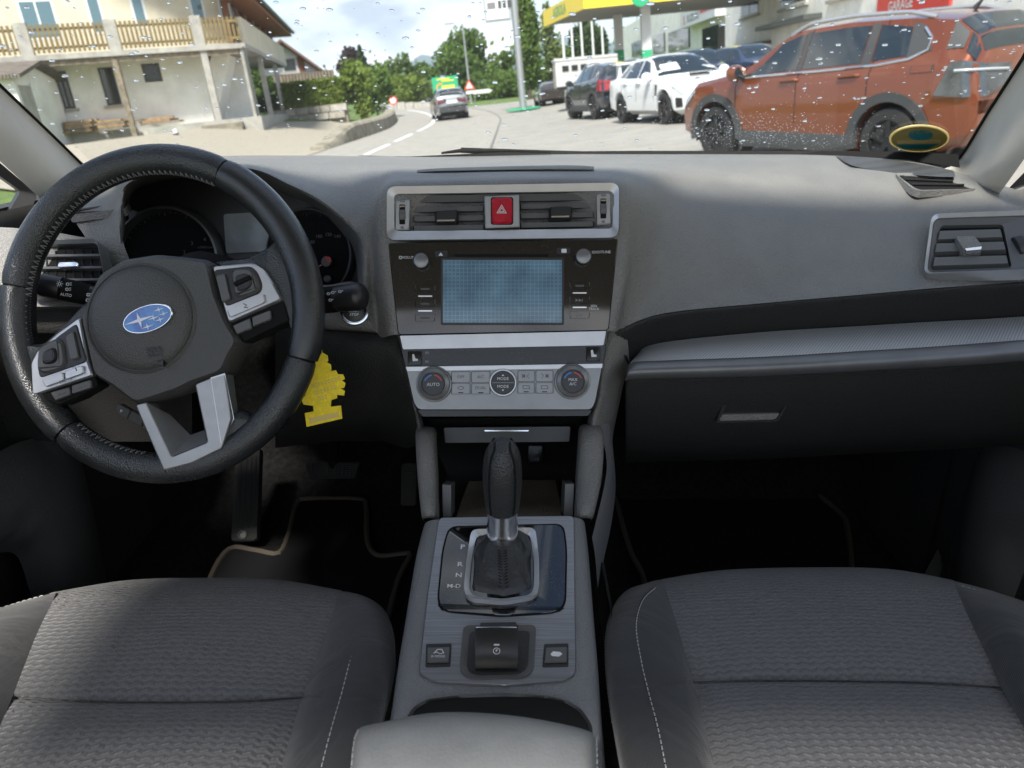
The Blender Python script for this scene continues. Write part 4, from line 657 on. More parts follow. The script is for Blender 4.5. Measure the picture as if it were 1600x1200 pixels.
MB().grid(G([sh(seam, 0, .012), sh(seam, 1.5, .0), av(seam, top_, .25, -.004), av(seam, top_, .6, .0), sh(top_, 1, .003)], 5, 3)).build('recessed_band', 'dash_dark', dash, angle=70)
trim = MB().grid(G([sh(top_, 0, 0), av(top_, mid_, .5, -.002), mid_], 6, 3)).build('trim_strip', 'carbon_trim', dash, angle=70)
MB().grid(G([sh(mid_, 0, .002), sh(mid_, 2, -.004), av(mid_, lip_, .5, -.012), sh(lip_, -2, -.004), sh(lip_, 0, .004), sh(lip_, 1, .03)], 6, 3)).build('trim_lip', 'trim_grey', trim, angle=70)
gb0 = sh(lip_, 1, .035)
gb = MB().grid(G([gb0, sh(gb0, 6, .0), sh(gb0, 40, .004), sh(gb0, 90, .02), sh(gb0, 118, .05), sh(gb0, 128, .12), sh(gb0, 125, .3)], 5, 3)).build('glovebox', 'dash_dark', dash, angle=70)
GP = Plane(A(1175, 640, .932), A(1175, 640, .932) - A(1175, 600, .925) if 0 else V((0, -1, .1)))
mb = MB(); ringp(mb, GP, rquad([(1130, 628), (1232, 627), (1215, 658), (1117, 660)], 6), rquad([(1135, 631), (1227, 630), (1211, 655), (1122, 657)], 5), -.01, .003); mb.build('handle_rim', 'dash_dark', gb)
plate(MB(), GP, rquad([(1135, 631), (1227, 630), (1222, 645), (1127, 647)], 4), -.004, -.001, 1).build('handle', 'smooth_black', gb)
plate(MB(), GP, rquad([(1127, 647), (1222, 645), (1212, 656), (1121, 658)], 3), -.01, .0015, 2).build('handle_lip', 'dash_plastic', gb)
# defroster vents on the dash top: slot with slats
def slot_vent(poly, Y0, Y1, slats):
    (a, b, c, d) = poly
    pl = Plane(A(*a, Y1), (A(*b, Y1) - A(*a, Y1)).cross(A(*d, Y0) - A(*a, Y1)))
    if pl.n.z < 0: pl.n = -pl.n
    P = rquad(poly, 9, 4); mb = MB(); ringp(mb, pl, shrink(P, -6), P, -.004, .006, .004); v_ = mb.build('defroster_vent', 'dash_plastic', dash)
    plate(MB(), pl, P, -.002, .003).build('dark_slot', 'matte_black', v_)
    for t in slats:
        q = [tuple(V(a) * (1 - t) + V(d) * t), tuple(V(b) * (1 - t) + V(c) * t)]
        MB().tube([pl.pt(*q[0], .005), pl.pt(*q[1], .005)], .0022, 6).build('slat', 'smooth_black', v_)
slot_vent([(1400, 277), (1468, 282), (1520, 300), (1432, 301)], 1.125, 1.215, (.35, .68))
slot_vent([(140, 326), (197, 318), (197, 331), (112, 342)], 1.0, 1.05, (.5,))
# speaker grille patches on the dash top
def perforated(name, col, sc_):
    m = M(name, col, .6); n_, l_, b = nodes_of(m); c = n_.new('ShaderNodeTexCoord'); vz = n_.new('ShaderNodeTexVoronoi'); vz.inputs['Scale'].default_value = sc_; vz.inputs['Randomness'].default_value = 0
    l_.new(c.outputs['Object'], vz.inputs[0]); rp = n_.new('ShaderNodeValToRGB'); rp.color_ramp.elements[0].position = .28; rp.color_ramp.elements[1].position = .36
    rp.color_ramp.elements[0].color = (.003, .003, .003, 1); rp.color_ramp.elements[1].color = (*col, 1); l_.new(vz.outputs['Distance'], rp.inputs[0]); l_.new(rp.outputs[0], b.inputs['Base Color'])
lifted = lambda r, a, b: [[p + V((0, 0, .0016)) for p in q] for q in G(r, a, b)]
perforated('speaker_mesh', (.045, .047, .048), 330); perforated('door_mesh', (.020, .020, .021), 260)
MB().grid(lifted([[(1306, 245.5, 1.41), (1340, 247, 1.39), (1400, 252, 1.37), (1460, 262, 1.31), (1490, 268.5, 1.27)], [(1318, 254, 1.30), (1350, 260, 1.275), (1405, 266.5, 1.25), (1462, 273, 1.23), (1492, 276, 1.215)], [(1330, 260, 1.25), (1356, 266, 1.24), (1408, 273, 1.225), (1462, 277.5, 1.2), (1492, 278, 1.195)]], 5, 4)).build('speaker_grille', 'speaker_mesh', dash)
MB().grid(lifted([[(652, 267.5, 1.10), (690, 264.5, 1.11), (790, 261.5, 1.12), (890, 260, 1.11), (928, 262, 1.10)], [(652, 271, 1.06), (690, 269, 1.065), (790, 267, 1.07), (890, 265.5, 1.065), (928, 266.5, 1.06)]], 5, 3)).build('speaker_grille', 'speaker_mesh', dash)
# ---------------------------------------------------------------- centre stack: air vents
def louvre_vent(pl, name, outer, inner, slat_rows, tab, parent=dash, ring='silver', hh=.008, depth=.03, tabmat='smooth_black', slatmat='vent_grey', holes=None):
    mb = MB(); ringp(mb, pl, outer, inner, -.012, hh, hh * .4); v_ = mb.build(name, ring, parent)
    plate(MB(), pl, shrink(inner, -2), -depth, -depth + .001).build('duct_shade_plate', 'matte_black', v_)  # black plate behind the slats, the duct's inner shade put into its colour
    mb = MB(); ringp(mb, pl, shrink(inner, -1), inner, -depth, -.002); mb.build('duct_wall', 'vent_grey', v_)
    return v_
vo = rquad([(606, 294), (966, 288), (965, 373), (606, 377)], 14, 5); vi = rquad([(616, 304), (957, 299), (957, 358), (617, 362)], 8, 5)
cv = louvre_vent(S, 'centre_vent', vo, vi, 0, 0)
mb = MB(); plate(mb, S, [(618, 305), (956, 300), (953, 311), (640, 315)], -.016, -.004, 2); mb.build('upper_lip', 'vent_grey', cv)
for x0, x1, dy in ((644, 757, 0), (812, 929, -5)):
    for k in range(3):
        y = 321 + k * 15 + dy
        plate(MB(), S, [(x0, y + 1), (x1, y - 1), (x1, y + 7), (x0 + 1, y + 9)], -.013 + k * .001, -.005 + k * .001, 2, .003).build('slat', 'vent_grey', cv)
for x0, y0 in ((681, 331), (858, 325)):
    t_ = plate(MB(), S, rquad([(x0, y0), (x0 + 36, y0 - 1), (x0 + 35, y0 + 19), (x0 - 1, y0 + 20)], 4), -.008, .009, 3, .004).build('vent_tab', 'smooth_black', cv)
    plate(MB(), S, [(x0 + 3, y0 + 15), (x0 + 31, y0 + 14.5), (x0 + 30, y0 + 17), (x0 + 3, y0 + 17.5)], .006, .0096).build('tab_chrome', 'chrome', t_)
for q in ([(619, 314), (642, 312), (640, 360), (618, 361)], [(931, 304), (953, 302), (954, 351), (932, 353)]):
    w_ = plate(MB(), S, rquad(q, 3), -.01, .004, 2).build('wheel_panel', 'silver', cv); cx_ = sum(p[0] for p in q) / 4; cy_ = sum(p[1] for p in q) / 4
    plate(MB(), S, rrect(cx_ - 5, cy_ - 16, cx_ + 4, cy_ + 15, 1.5), .0, .0046).build('slot', 'matte_black', w_)
    MB().lathe([(.0, -.004), (.0105, -.004), (.0115, -.003), (.0115, .003), (.0105, .004), (0, .004)], S.pt(cx_ - .5, cy_, -.005), RT, seg=20).build('thumb_wheel', 'vent_grey', w_)
    plate(MB(), S, [(cx_ - 4.5, cy_ - 14), (cx_ + 3.5, cy_ - 14), (cx_ + 3.5, cy_ - 11.5), (cx_ - 4.5, cy_ - 11.5)], .004, .0056).build('wheel_mark', 'chrome', w_)
    plate(MB(), S, rrect(cx_ - 4, cy_ - 22.5, cx_ + 4, cy_ - 19.5, 1), .003, .0045).build('open_mark', 'grey_print', w_)
    plate(MB(), S, ell(cx_ - .5, cy_ + 20, 3, 2.5, 10), .003, .0045).build('closed_mark', 'grey_print', w_)
hz = plate(MB(), S, rquad([(757, 308), (811, 306), (812, 356), (758, 358)], 2), -.012, .006, 2).build('hazard_panel', 'silver', cv)
plate(MB(), S, rrect(767, 310, 802, 353, 4), .004, .0065).build('button_gap', 'matte_black', hz)
plate(MB(), S, rrect(768.5, 311, 800.5, 352, 5), .002, .0095, 3.5, .0025).build('hazard_button', 'red_lens', hz)
mb = MB(); T3 = lambda r: [(784 + r * sin(a), 331.5 - r * cos(a)) for a in (0, 2 * pi / 3, 4 * pi / 3)]
ringp(mb, S, T3(9), T3(7.2), .009, .0103); ringp(mb, S, T3(5), T3(3.4), .009, .0103); mb.build('hazard_triangle', 'white_print', hz)
# ---------------------------------------------------------------- head unit
hu = plate(MB(), S, rquad([(606, 380), (966, 373), (951, 516), (622, 523)], 5), -.02, .001, 1.5).build('head_unit', 'piano_black', dash)
mscr = M('screen', (.05, .14, .24), .18, spec=.5); n_, l_, b = nodes_of(mscr)
c = n_.new('ShaderNodeTexCoord'); br = n_.new('ShaderNodeTexBrick'); br.offset = 0; br.inputs['Scale'].default_value = 205; br.inputs['Brick Width'].default_value = 1; br.inputs['Row Height'].default_value = 1; br.inputs['Mortar Size'].default_value = .13
br.inputs['Color1'].default_value = (.058, .11, .165, 1); br.inputs['Color2'].default_value = (.052, .10, .15, 1); br.inputs['Mortar'].default_value = (.085, .145, .19, 1)
mpn = n_.new('ShaderNodeMapping'); mpn.inputs['Rotation'].default_value = (-(pi / 2 - PITCH), 0, 0); l_.new(c.outputs['Object'], mpn.inputs[0]); l_.new(mpn.outputs[0], br.inputs[0]); nz = n_.new('ShaderNodeTexNoise'); nz.inputs['Scale'].default_value = 22; nz.inputs['Detail'].default_value = 5; l_.new(c.outputs['Object'], nz.inputs[0]); rp = n_.new('ShaderNodeValToRGB'); rp.color_ramp.elements[0].position = .35; rp.color_ramp.elements[1].position = .7; rp.color_ramp.elements[0].color = (.75, .75, .75, 1); rp.color_ramp.elements[1].color = (1.5, 1.45, 1.4, 1); l_.new(nz.outputs[0], rp.inputs[0])
mu = n_.new('ShaderNodeMix'); mu.data_type = 'RGBA'; mu.blend_type = 'MULTIPLY'; mu.inputs['Factor'].default_value = 1; l_.new(br.outputs[0], mu.inputs['A']); l_.new(rp.outputs[0], mu.inputs['B']); l_.new(mu.outputs['Result'], b.inputs['Base Color']); b.inputs['Roughness'].default_value = .08
l_.new(mu.outputs['Result'], b.inputs['Emission Color']); b.inputs['Emission Strength'].default_value = .10
mb = MB(); ringp(mb, S, rrect(689, 403, 881, 508, 2), rrect(692, 406.5, 878, 504.5, 1), .0, .0022); mb.build('screen_frame', 'smooth_black', hu)
plate(MB(), S, rrect(692, 406.5, 878, 504.5, 1), .0005, .0015).build('screen', 'screen', hu)
plate(MB(), S, rrect(710, 397.5, 857, 401.5, 2), .0005, .0016).build('disc_slot', 'matte_black', hu)
for x, y in ((659.5, 409.5), (910.5, 403)):
    k_ = MB().lathe([(.0105, 0), (.0105, .009), (.0098, .0105), (0, .0105)], S.pt(x, y, .001), S.n, seg=28).build('knob', 'smooth_black', hu)
    MB().lathe([(.0088, .0100), (.0088, .0112), (.0080, .0118), (0, .0118)], S.pt(x, y, .001), S.n, seg=28).build('knob_cap', 'satin_grey', k_)
def btn(parent, q, mat='smooth_black', h=.0022, name='button', r=1.5):
    return plate(MB(), S, rquad(q, r, 2), .0005, h, .8, .0005).build(name, mat, parent)
bt = btn(hu, [(679, 393), (699, 392), (699.5, 402), (679.5, 403)]); plate(MB(), S, [(689, 395), (692.5, 400), (685.5, 400)], .002, .003).build('eject_mark', 'white_print', bt)
bt = btn(hu, [(869, 388), (891, 387), (891.5, 397), (869.5, 398)]); plate(MB(), S, rrect(877, 389.5, 885, 395.5, 1), .002, .003).build('card_mark', 'white_print', bt)
for x, ys in ((664.5, (452, 475, 497)), (905.5, (447, 469.5, 492.5))):
    for i, y in enumerate(ys):
        btn(hu, [(x - 16, y - 6), (x + 16, y - 6.5), (x + 15, y + 5), (x - 15, y + 5.5)], 'piano_black')
        if i < 2: plate(MB(), S, rrect(x - 11, y + 10, x + 11, y + 12, .9, 2), .0005, .002).build('divider', 'chrome', hu)
ptext('VOLUME', S, 640, 402.5, 4.2, 'white_print', hu, -.02, .0016); ptext('AUDIO/TUNE', S, 936, 394.5, 4.2, 'white_print', hu, -.02, .0016)
mb = MB(); ringp(mb, S, ell(626, 402.7, 2.6, 2.6, 14), ell(626, 402.7, 1.8, 1.8, 14), .001, .0016); mb.build('power_mark', 'white_print', hu)
ptext('SEEK', S, 928, 478.5, 3.6, 'white_print', hu, 0, .0016); ptext('TRACK', S, 928, 483, 3.6, 'white_print', hu, 0, .0016)
for x, y in ((664.5, 452), (664.5, 475), (664.5, 497), (905.5, 447)): plate(MB(), S, rrect(x - 7, y - 1.6, x + 7, y + 1.4, .8, 2), .002, .0026).build('button_mark', 'dim_print', hu)
for y, d in ((469.5, 1), (492.5, -1)):
    mb = MB()
    for o_ in (-4, 1): plate(mb, S, [(905 + o_ * d - 2 * d, y - 2.6), (905 + o_ * d + 2.5 * d, y), (905 + o_ * d - 2 * d, y + 2.6)], .0022, .0028)
    plate(mb, S, [(905 + 4.5 * d - .5, y - 2.6), (905 + 4.5 * d + .5, y - 2.6), (905 + 4.5 * d + .5, y + 2.6), (905 + 4.5 * d - .5, y + 2.6)], .0022, .0028); mb.build('seek_mark', 'grey_print', hu)
plate(MB(), S, rquad([(622, 525), (950, 517.5), (946, 540), (627, 546.5)], 2), -.02, .006, 4, .006).build('silver_bar', 'silver', dash)
st = plate(MB(), S, [(627, 546), (946, 540), (942, 569), (634, 574)], -.02, -.002).build('switch_strip', 'dusty_black', dash)
for x, y in ((648, 560), (927, 553.5)):
    bt = plate(MB(), S, rrect(x - 11, y - 11, x + 11, y + 11, 1.5), -.003, .0, 1, .0006).build('seat_heater_button', 'dusty_black', st)
    mb = MB(); plate(mb, S, [(x - 4, y - 6), (x - 1, y - 7), (x + 1, y), (x + 5, y + 1), (x + 5, y + 4), (x - 3, y + 4.5)][::-1], -.0001, .0007); mb.build('seat_mark', 'white_print', bt)
mb = MB(); plate(mb, S, rrect(664, 549, 670, 553, .8, 2), -.002, -.0014); plate(mb, S, rrect(664, 563, 670, 567, .8, 2), -.002, -.0014); mb.build('lamp_marks', 'grey_print', st)
# ---------------------------------------------------------------- climate panel
cl = plate(MB(), S, rquad([(633, 574), (943, 569), (932, 628), (926, 640), (652, 640), (645, 630)], 6), -.03, .004, 3, .004).build('climate_panel', 'satin_grey', dash)
plate(MB(), S, [(634, 573.5), (942, 568.5), (941, 575), (636, 580)], .002, .0065, 1.5).build('panel_edge', 'silver', cl)
plate(MB(), S, rquad([(650, 641), (927, 641), (921, 650), (658, 651)], 3), -.03, -.003, 2).build('lower_lip', 'smooth_black', cl)
def climate_button(q, txt, mark=False):
    b_ = plate(MB(), S, rquad(q, 1.5, 2), .003, .0058, 1.2, .0008).build('button', 'satin_grey', cl); x = sum(p[0] for p in q) / 4; y = sum(p[1] for p in q) / 4
    if txt: ptext(txt, S, x, y - (1.5 if mark else 0), 4.6, 'smooth_black', b_, -.01, .0061)
    if mark: plate(MB(), S, rrect(x - 4, y + 5.2, x + 4, y + 6.6, .6, 2), .005, .0062).build('indicator', 'matte_black', b_)
    return b_, x, y
xs = (705, 736, 767); 
for i in range(2):
    climate_button([(xs[i] + .7, 580.7 - i * .3), (xs[i + 1] - .7, 580.3 - i * .3), (xs[i + 1] - .7, 597.6), (xs[i] + .7, 598)], ('OFF', 'A/C')[i])
    b_, x, y = climate_button([(xs[i] + .7, 599.4), (xs[i + 1] - .7, 599), (xs[i + 1] - .7, 615.7), (xs[i] + .7, 616)], ('', 'DUAL')[i], True)
    if i == 0: mb = MB(); ringp(mb, S, ell(x, y - 1.5, 5, 2.8, 16), ell(x, y - 1.5, 4, 2, 16), .0055, .0061); mb.build('recirculate_mark', 'smooth_black', b_)
xs = (808, 836, 865)
for i in range(2):
    b_, x, y = climate_button([(xs[i] + .7, 579 - i * .3), (xs[i + 1] - .7, 578.7 - i * .3), (xs[i + 1] - .7, 596.2), (xs[i] + .7, 596.5)], '')
    s_ = 1 if i else -1; mb = MB()
    for a in range(4): plate(mb, S, ell(x + 4 * s_ + 1.9 * cos(a * pi / 2 + .8), y + 1.9 * sin(a * pi / 2 + .8), 1.7, 1.0, 8, a * pi / 2 + .8), .0055, .0061)
    mb.tube([S.pt(x - 3 * s_ - 2 * s_ * -1 * -1, y - 4, .006), S.pt(x - 6 * s_ * -1 * -1 * .2 - 3 * s_ + 3 * s_, y, .006), S.pt(x - 5 * s_, y + 4, .006)], .0003, 4); mb.build('fan_mark', 'smooth_black', b_)
    b_, x, y = climate_button([(xs[i] + .7, 597.9), (xs[i + 1] - .7, 597.6), (xs[i + 1] - .7, 614.5), (xs[i] + .7, 614.8)], '', True)
    mb = MB(); ringp(mb, S, rquad([(x - 6, y - 4), (x + 5, y - 4), (x + 6, y + 1.5), (x - 5, y + 1.5)], 1, 2), rquad([(x - 5, y - 3.2), (x + 4.3, y - 3.2), (x + 5, y + .8), (x - 4.3, y + .8)], .8, 2), .0055, .0061); mb.build('defrost_mark', 'smooth_black', b_)
for x, y, r, kind in ((679, 600, 28, 'AUTO'), (893.5, 596, 28, 'MAX'), (786, 598, 21.5, 'MODE')):
    k = .93 / FPX; R_ = r * k
    kn = MB().lathe([(R_, 0), (R_, .004), (R_ * .97, .006), (R_ * .9, .0065), (R_ * .86, .010), (R_ * .70, .012), (R_ * .66, .0125), (R_ * .64, .011), (0, .011)] if kind != 'MODE' else [(R_, 0), (R_, .006), (R_ * .95, .0075), (R_ * .88, .0075), (R_ * .86, .006), (0, .006)], S.pt(x, y, .003), S.n, seg=40).build('dial', 'satin_grey' if kind != 'MODE' else 'silver', cl)
    f_ = R_ * (.63 if kind != 'MODE' else .85); h_ = .0112 if kind != 'MODE' else .0062
    MB().lathe([(f_, h_), (f_, h_ + .001), (f_ * .95, h_ + .0018), (0, h_ + .0018)], S.pt(x, y, .003), S.n, seg=32).build('dial_face', 'smooth_black', kn)
    hh = .003 + h_ + .0022
    if kind == 'AUTO': ptext('AUTO', S, x, y + 1, 5, 'white_print', kn, 0, hh)
    elif kind == 'MAX': ptext('MAX', S, x, y - 2.5, 4.6, 'white_print', kn, 0, hh); ptext('A/C', S, x, y + 4, 4.6, 'white_print', kn, 0, hh)
    else:
        ptext('MODE', S, x, y - 6, 4.4, 'white_print', kn, 0, hh); ptext('MODE', S, x, y + 6, 4.4, 'white_print', kn, 0, hh)
        mb = MB(); plate(mb, S, [(x, y - 13), (x + 2, y - 10.5), (x - 2, y - 10.5)], hh - .0005, hh); plate(mb, S, [(x, y + 13), (x - 2, y + 10.5), (x + 2, y + 10.5)], hh - .0005, hh); mb.build('arrow_mark', 'white_print', kn)
        plate(MB(), S, [(x - 17, y - .4), (x + 17, y - .4), (x + 17, y + .4), (x - 17, y + .4)], hh - .001, hh).build('split_line', 'satin_grey', kn)
    if kind != 'MODE':
        for c_, a0, a1 in (('blue_print', 200, 262), ('red_print', 278, 340)):
            P = [(x + 14.5 * cos(radians(a)), y + 14.5 * sin(radians(a))) for a in range(a0, a1 + 1, 6)]; Q = [(x + 12.8 * cos(radians(a)), y + 12.8 * sin(radians(a))) for a in range(a0, a1 + 1, 6)]
            plate(MB(), S, P + Q[::-1], hh - .0006, hh - .0001).build('temperature_arc', c_, kn)
# ---------------------------------------------------------------- outer vents
def corner_plane(a, b, d, lift):
    pa, pb, pd = A(*a), A(*b), A(*d); n = (pb - pa).cross(pd - pa); n = n if n.y < 0 else -n; n.normalize(); return Plane(pa + n * lift, n)
RV = corner_plane((1450, 338, 1.055), (1620, 338, 1.0), (1450, 433, .968), .014)
vo = rquad([(1455, 339), (1618, 333), (1622, 426), (1442, 433)], 13, 5); vi = rquad([(1459, 343), (1613, 338), (1616, 422), (1448, 428)], 11, 5)
rv = louvre_vent(RV, 'side_vent', vo, vi, 0, 0, ring='silver', hh=.006, depth=.0105)
P2 = rquad([(1470, 349), (1568, 347), (1582, 414), (1455, 419)], 6, 5); mb = MB(); ringp(mb, RV, shrink(vi, 1), P2, -.0095, .001, -.004); mb.build('vent_frame', 'vent_grey', rv)
for k, (x0, x1, y0, y1) in enumerate(((1466, 1566, 360, 357), (1461, 1571, 380, 377), (1458, 1575, 402, 399))):
    plate(MB(), RV, [(x0, y0), (x1, y1), (x1 + 3, y1 + 13), (x0 - 3, y0 + 14)], -.009, -.0005 + k * .0005, 3, .006).build('slat', 'vent_grey', rv)
t_ = plate(MB(), RV, rquad([(1490, 376), (1522, 375), (1535, 392), (1504, 400)], 4), -.01, .009, 2, .004).build('vent_tab', 'dash_plastic', rv)
plate(MB(), RV, [(1506, 396.5), (1532, 393.5), (1531, 398), (1508, 400)], .003, .0098).build('tab_chrome', 'chrome', t_)
MB().lathe([(0, -.005), (.016, -.005), (.017, -.004), (.017, .004), (.016, .005), (0, .005)], RV.pt(1594, 382, -.009), (V((1, 0, 0)) - RV.n * RV.n.x), seg=24).build('thumb_wheel', 'smooth_black', rv)
LV = corner_plane((70, 378, 1.0), (170, 374, .972), (60, 465, .945), .020)
vo = rquad([(52, 380), (157, 376), (172, 450), (174, 464), (44, 464)], 10, 5); vi = rquad([(59, 384), (154, 381), (168, 449), (169, 461), (49, 461)], 8, 5)
lv = louvre_vent(LV, 'side_vent', vo, vi, 0, 0, ring='satin_grey', hh=.006, depth=.0095)
for k in range(4):
    y = 393 + k * 19
    plate(MB(), LV, [(58, y + 4), (157 + k * 2, y + 3), (157 + k * 2, y + 6.5), (58, y + 7.5)], -.009, -.001, 1).build('slat', 'vent_grey', lv)
for k in range(7): MB().tube([LV.pt(66 + k * 14, 388, -.0075), LV.pt(66 + k * 14, 462, -.0075)], .0012, 5).build('rear_slat', 'smooth_black', lv)
plate(MB(), LV, rquad([(94, 412), (124, 411), (126, 418), (93, 420)], 3), -.008, .004, 1.5).build('vent_tab', 'chrome', lv)
# left end of the dash below the pad, column panel, knee panel
MB().grid(G([[(-80, 352, 1.0), (20, 356, .995), (80, 362, .985), (134, 371, .978), (180, 371, .975), (192, 377, .966)], [(-80, 372, .98), (20, 374, .98), (80, 374, .978), (134, 376, .972), (182, 378, .966), (197, 392, .958)], [(-80, 420, .955), (20, 420, .955), (80, 420, .955), (150, 420, .955), (188, 420, .952), (215, 430, .95)],
 [(-80, 470, .935), (20, 470, .935), (80, 470, .935), (160, 472, .935), (200, 474, .935), (260, 478, .94)], [(-80, 482, .93), (20, 481, .93), (80, 480, .93), (160, 480, .93), (200, 480, .93), (260, 484, .93)], [(-80, 486, .96), (20, 485, .96), (80, 484, .96), (160, 484, .96), (200, 484, .96), (260, 490, .96)]], 5, 4)).build('end_pad', 'dash_plastic', dash, angle=70)
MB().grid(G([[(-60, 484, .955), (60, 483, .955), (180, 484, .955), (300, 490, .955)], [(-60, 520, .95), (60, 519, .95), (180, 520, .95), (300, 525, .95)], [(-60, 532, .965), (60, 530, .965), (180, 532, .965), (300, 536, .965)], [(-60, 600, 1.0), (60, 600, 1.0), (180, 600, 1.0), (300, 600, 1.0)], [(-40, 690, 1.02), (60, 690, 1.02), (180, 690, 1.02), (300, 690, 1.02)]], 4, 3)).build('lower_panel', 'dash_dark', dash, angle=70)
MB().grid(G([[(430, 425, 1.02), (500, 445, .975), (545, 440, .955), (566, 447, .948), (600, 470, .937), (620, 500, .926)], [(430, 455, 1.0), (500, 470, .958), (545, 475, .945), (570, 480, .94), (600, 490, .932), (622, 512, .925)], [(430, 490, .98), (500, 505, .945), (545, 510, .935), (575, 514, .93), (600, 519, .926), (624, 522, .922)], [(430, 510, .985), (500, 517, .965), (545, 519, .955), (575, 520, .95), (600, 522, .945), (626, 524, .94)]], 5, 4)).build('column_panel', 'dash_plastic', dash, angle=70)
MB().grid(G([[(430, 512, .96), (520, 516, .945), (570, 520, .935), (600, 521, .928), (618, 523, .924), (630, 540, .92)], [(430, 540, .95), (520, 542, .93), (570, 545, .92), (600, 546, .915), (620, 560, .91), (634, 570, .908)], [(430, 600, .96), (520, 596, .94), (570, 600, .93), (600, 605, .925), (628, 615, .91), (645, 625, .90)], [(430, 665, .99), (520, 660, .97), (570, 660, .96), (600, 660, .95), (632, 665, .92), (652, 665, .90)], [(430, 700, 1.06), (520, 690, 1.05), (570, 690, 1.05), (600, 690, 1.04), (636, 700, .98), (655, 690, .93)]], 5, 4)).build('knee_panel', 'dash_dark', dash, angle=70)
ST = Plane(A(554, 487, .936), -FW + V((.12, 0, 0)))
sb = MB().lathe([(.0195, -.004), (.0195, .002), (.0185, .004), (.0168, .0042), (.0160, .002), (0, .002)], ST.pt(554, 485), ST.n, seg=32).build('start_button', 'chrome', dash)
MB().lathe([(.0155, 0), (.0155, .0035), (.014, .0045), (0, .0045)], ST.pt(554, 485), ST.n, seg=28).build('button_face', 'smooth_black', sb)
ptext('START', ST, 554, 486.5, 4, 'white_print', sb, .03, .0052, True); ptext('STOP', ST, 554, 492, 4, 'white_print', sb, .03, .0052, True); ptext('ENGINE', ST, 554, 480.5, 3, 'grey_print', sb, .03, .0052)
# ---------------------------------------------------------------- instrument cluster
IC = Plane(A(380, 390, 1.13), V((0, -1, .28)))
ic = plate(MB(), IC, rquad([(195, 285), (400, 262), (560, 350), (575, 470), (195, 470)], 20), -.03, -.012).build('instrument_cluster', 'smooth_black', dash)
for x, y, r, kind in ((265, 408, 80, 0), (486, 398, 68, 1)):
    k = (IC.pt(x + 1, y) - IC.pt(x, y)).length; R_ = r * k
    g_ = MB().lathe([(R_ * 1.08, -.012), (R_ * 1.06, .006), (R_ * 1.02, .016), (R_ * .985, .017), (R_ * .97, .012), (R_ * .95, -.004)], IC.pt(x, y), IC.n, seg=56, cap=False, sx=1 if not kind else .95).build('gauge', 'satin_grey', ic)
    MB().lathe([(R_ * .96, -.006), (0, -.006)], IC.pt(x, y), IC.n, seg=40, cap=False).build('dial_face', 'matte_black', g_)
    mb = MB(); marks = []
    a0, a1 = (150, -60) if not kind else (175, 20)
    for i in range(33):
        a = radians(a0 + (a1 - a0) * i / 32); L_ = .90 if i % 4 == 0 else .935; d = lambda q: IC.pt(x + r * q * cos(a), y - r * q * sin(a), -.0045)
        mb.tube([d(L_), d(.965)], .0005, 4)
    mb.build('scale_marks', 'grey_print', g_)
    if not kind:
        for s_, px_, py_ in (('2', 286, 394), ('3', 298, 380), ('4', 318, 374)): ptext(s_, IC, px_, py_, 6, 'grey_print', g_, 0, -.0045)
        ptext('x1000r/min', IC, 319, 386, 3.6, 'grey_print', g_, 0, -.0045)
    else:
        for s_, px_, py_ in (('100', 497, 369), ('120', 512, 366), ('140', 526, 369), ('80', 487, 378)): ptext(s_, IC, px_, py_, 5, 'grey_print', g_, 0, -.0045)
        nh = MB().lathe([(.0085, -.005), (.0085, .004), (.007, .006), (0, .006)], IC.pt(511, 409), IC.n, seg=20).build('needle_hub', 'vent_grey', g_)
        MB().tube([IC.pt(515, 407, .004), IC.pt(488, 423, .001)], [.0012, .0007], 6).build('needle', 'needle', nh)
        plate(MB(), IC, [(508, 401), (517, 402), (520, 410), (513, 410)], .003, .0065).build('needle_cap', 'red_print', nh)
        MB().lathe([(.0055, -.005), (.0055, .003), (0, .004)], IC.pt(512, 436), IC.n, seg=16).build('needle_hub', 'vent_grey', g_)
M('info_display', (.30, .33, .34), .25, var=(9, .35))
plate(MB(), IC, rquad([(348, 334), (424, 330), (430, 392), (352, 396)], 5), -.012, -.002, 1).build('info_display', 'info_display', ic)
# sunken panel behind the pocket and the pocket under the stack
tagged = MB(); tagged.grid(G([[(612, 524, .935), (617, 560, .93), (634, 620, .915), (650, 655, .90), (652, 690, .88)], [(620, 524, .925), (628, 560, .918), (643, 620, .902), (653, 650, .89), (660, 690, .87)], [(628, 524, .93), (636, 575, .92), (650, 630, .905), (658, 650, .905), (668, 690, .90)]], 4, 4)); tagged.build('stack_cheek', 'dash_plastic', dash, angle=70)
tagged = MB(); tagged.grid(G([[(945, 517, .93), (938, 570, .92), (930, 625, .905), (920, 650, .905), (912, 690, .90)], [(953, 517, .922), (946, 565, .915), (940, 620, .90), (930, 652, .89), (925, 690, .87)], [(976, 511, .922), (968, 560, .925), (958, 620, .925), (950, 660, .92), (948, 700, .91)], [(984, 570, .94), (976, 594, .95), (966, 640, .96), (958, 680, .96), (955, 720, .95)]], 4, 4)); tagged.build('stack_cheek', 'dash_plastic', dash, angle=70)
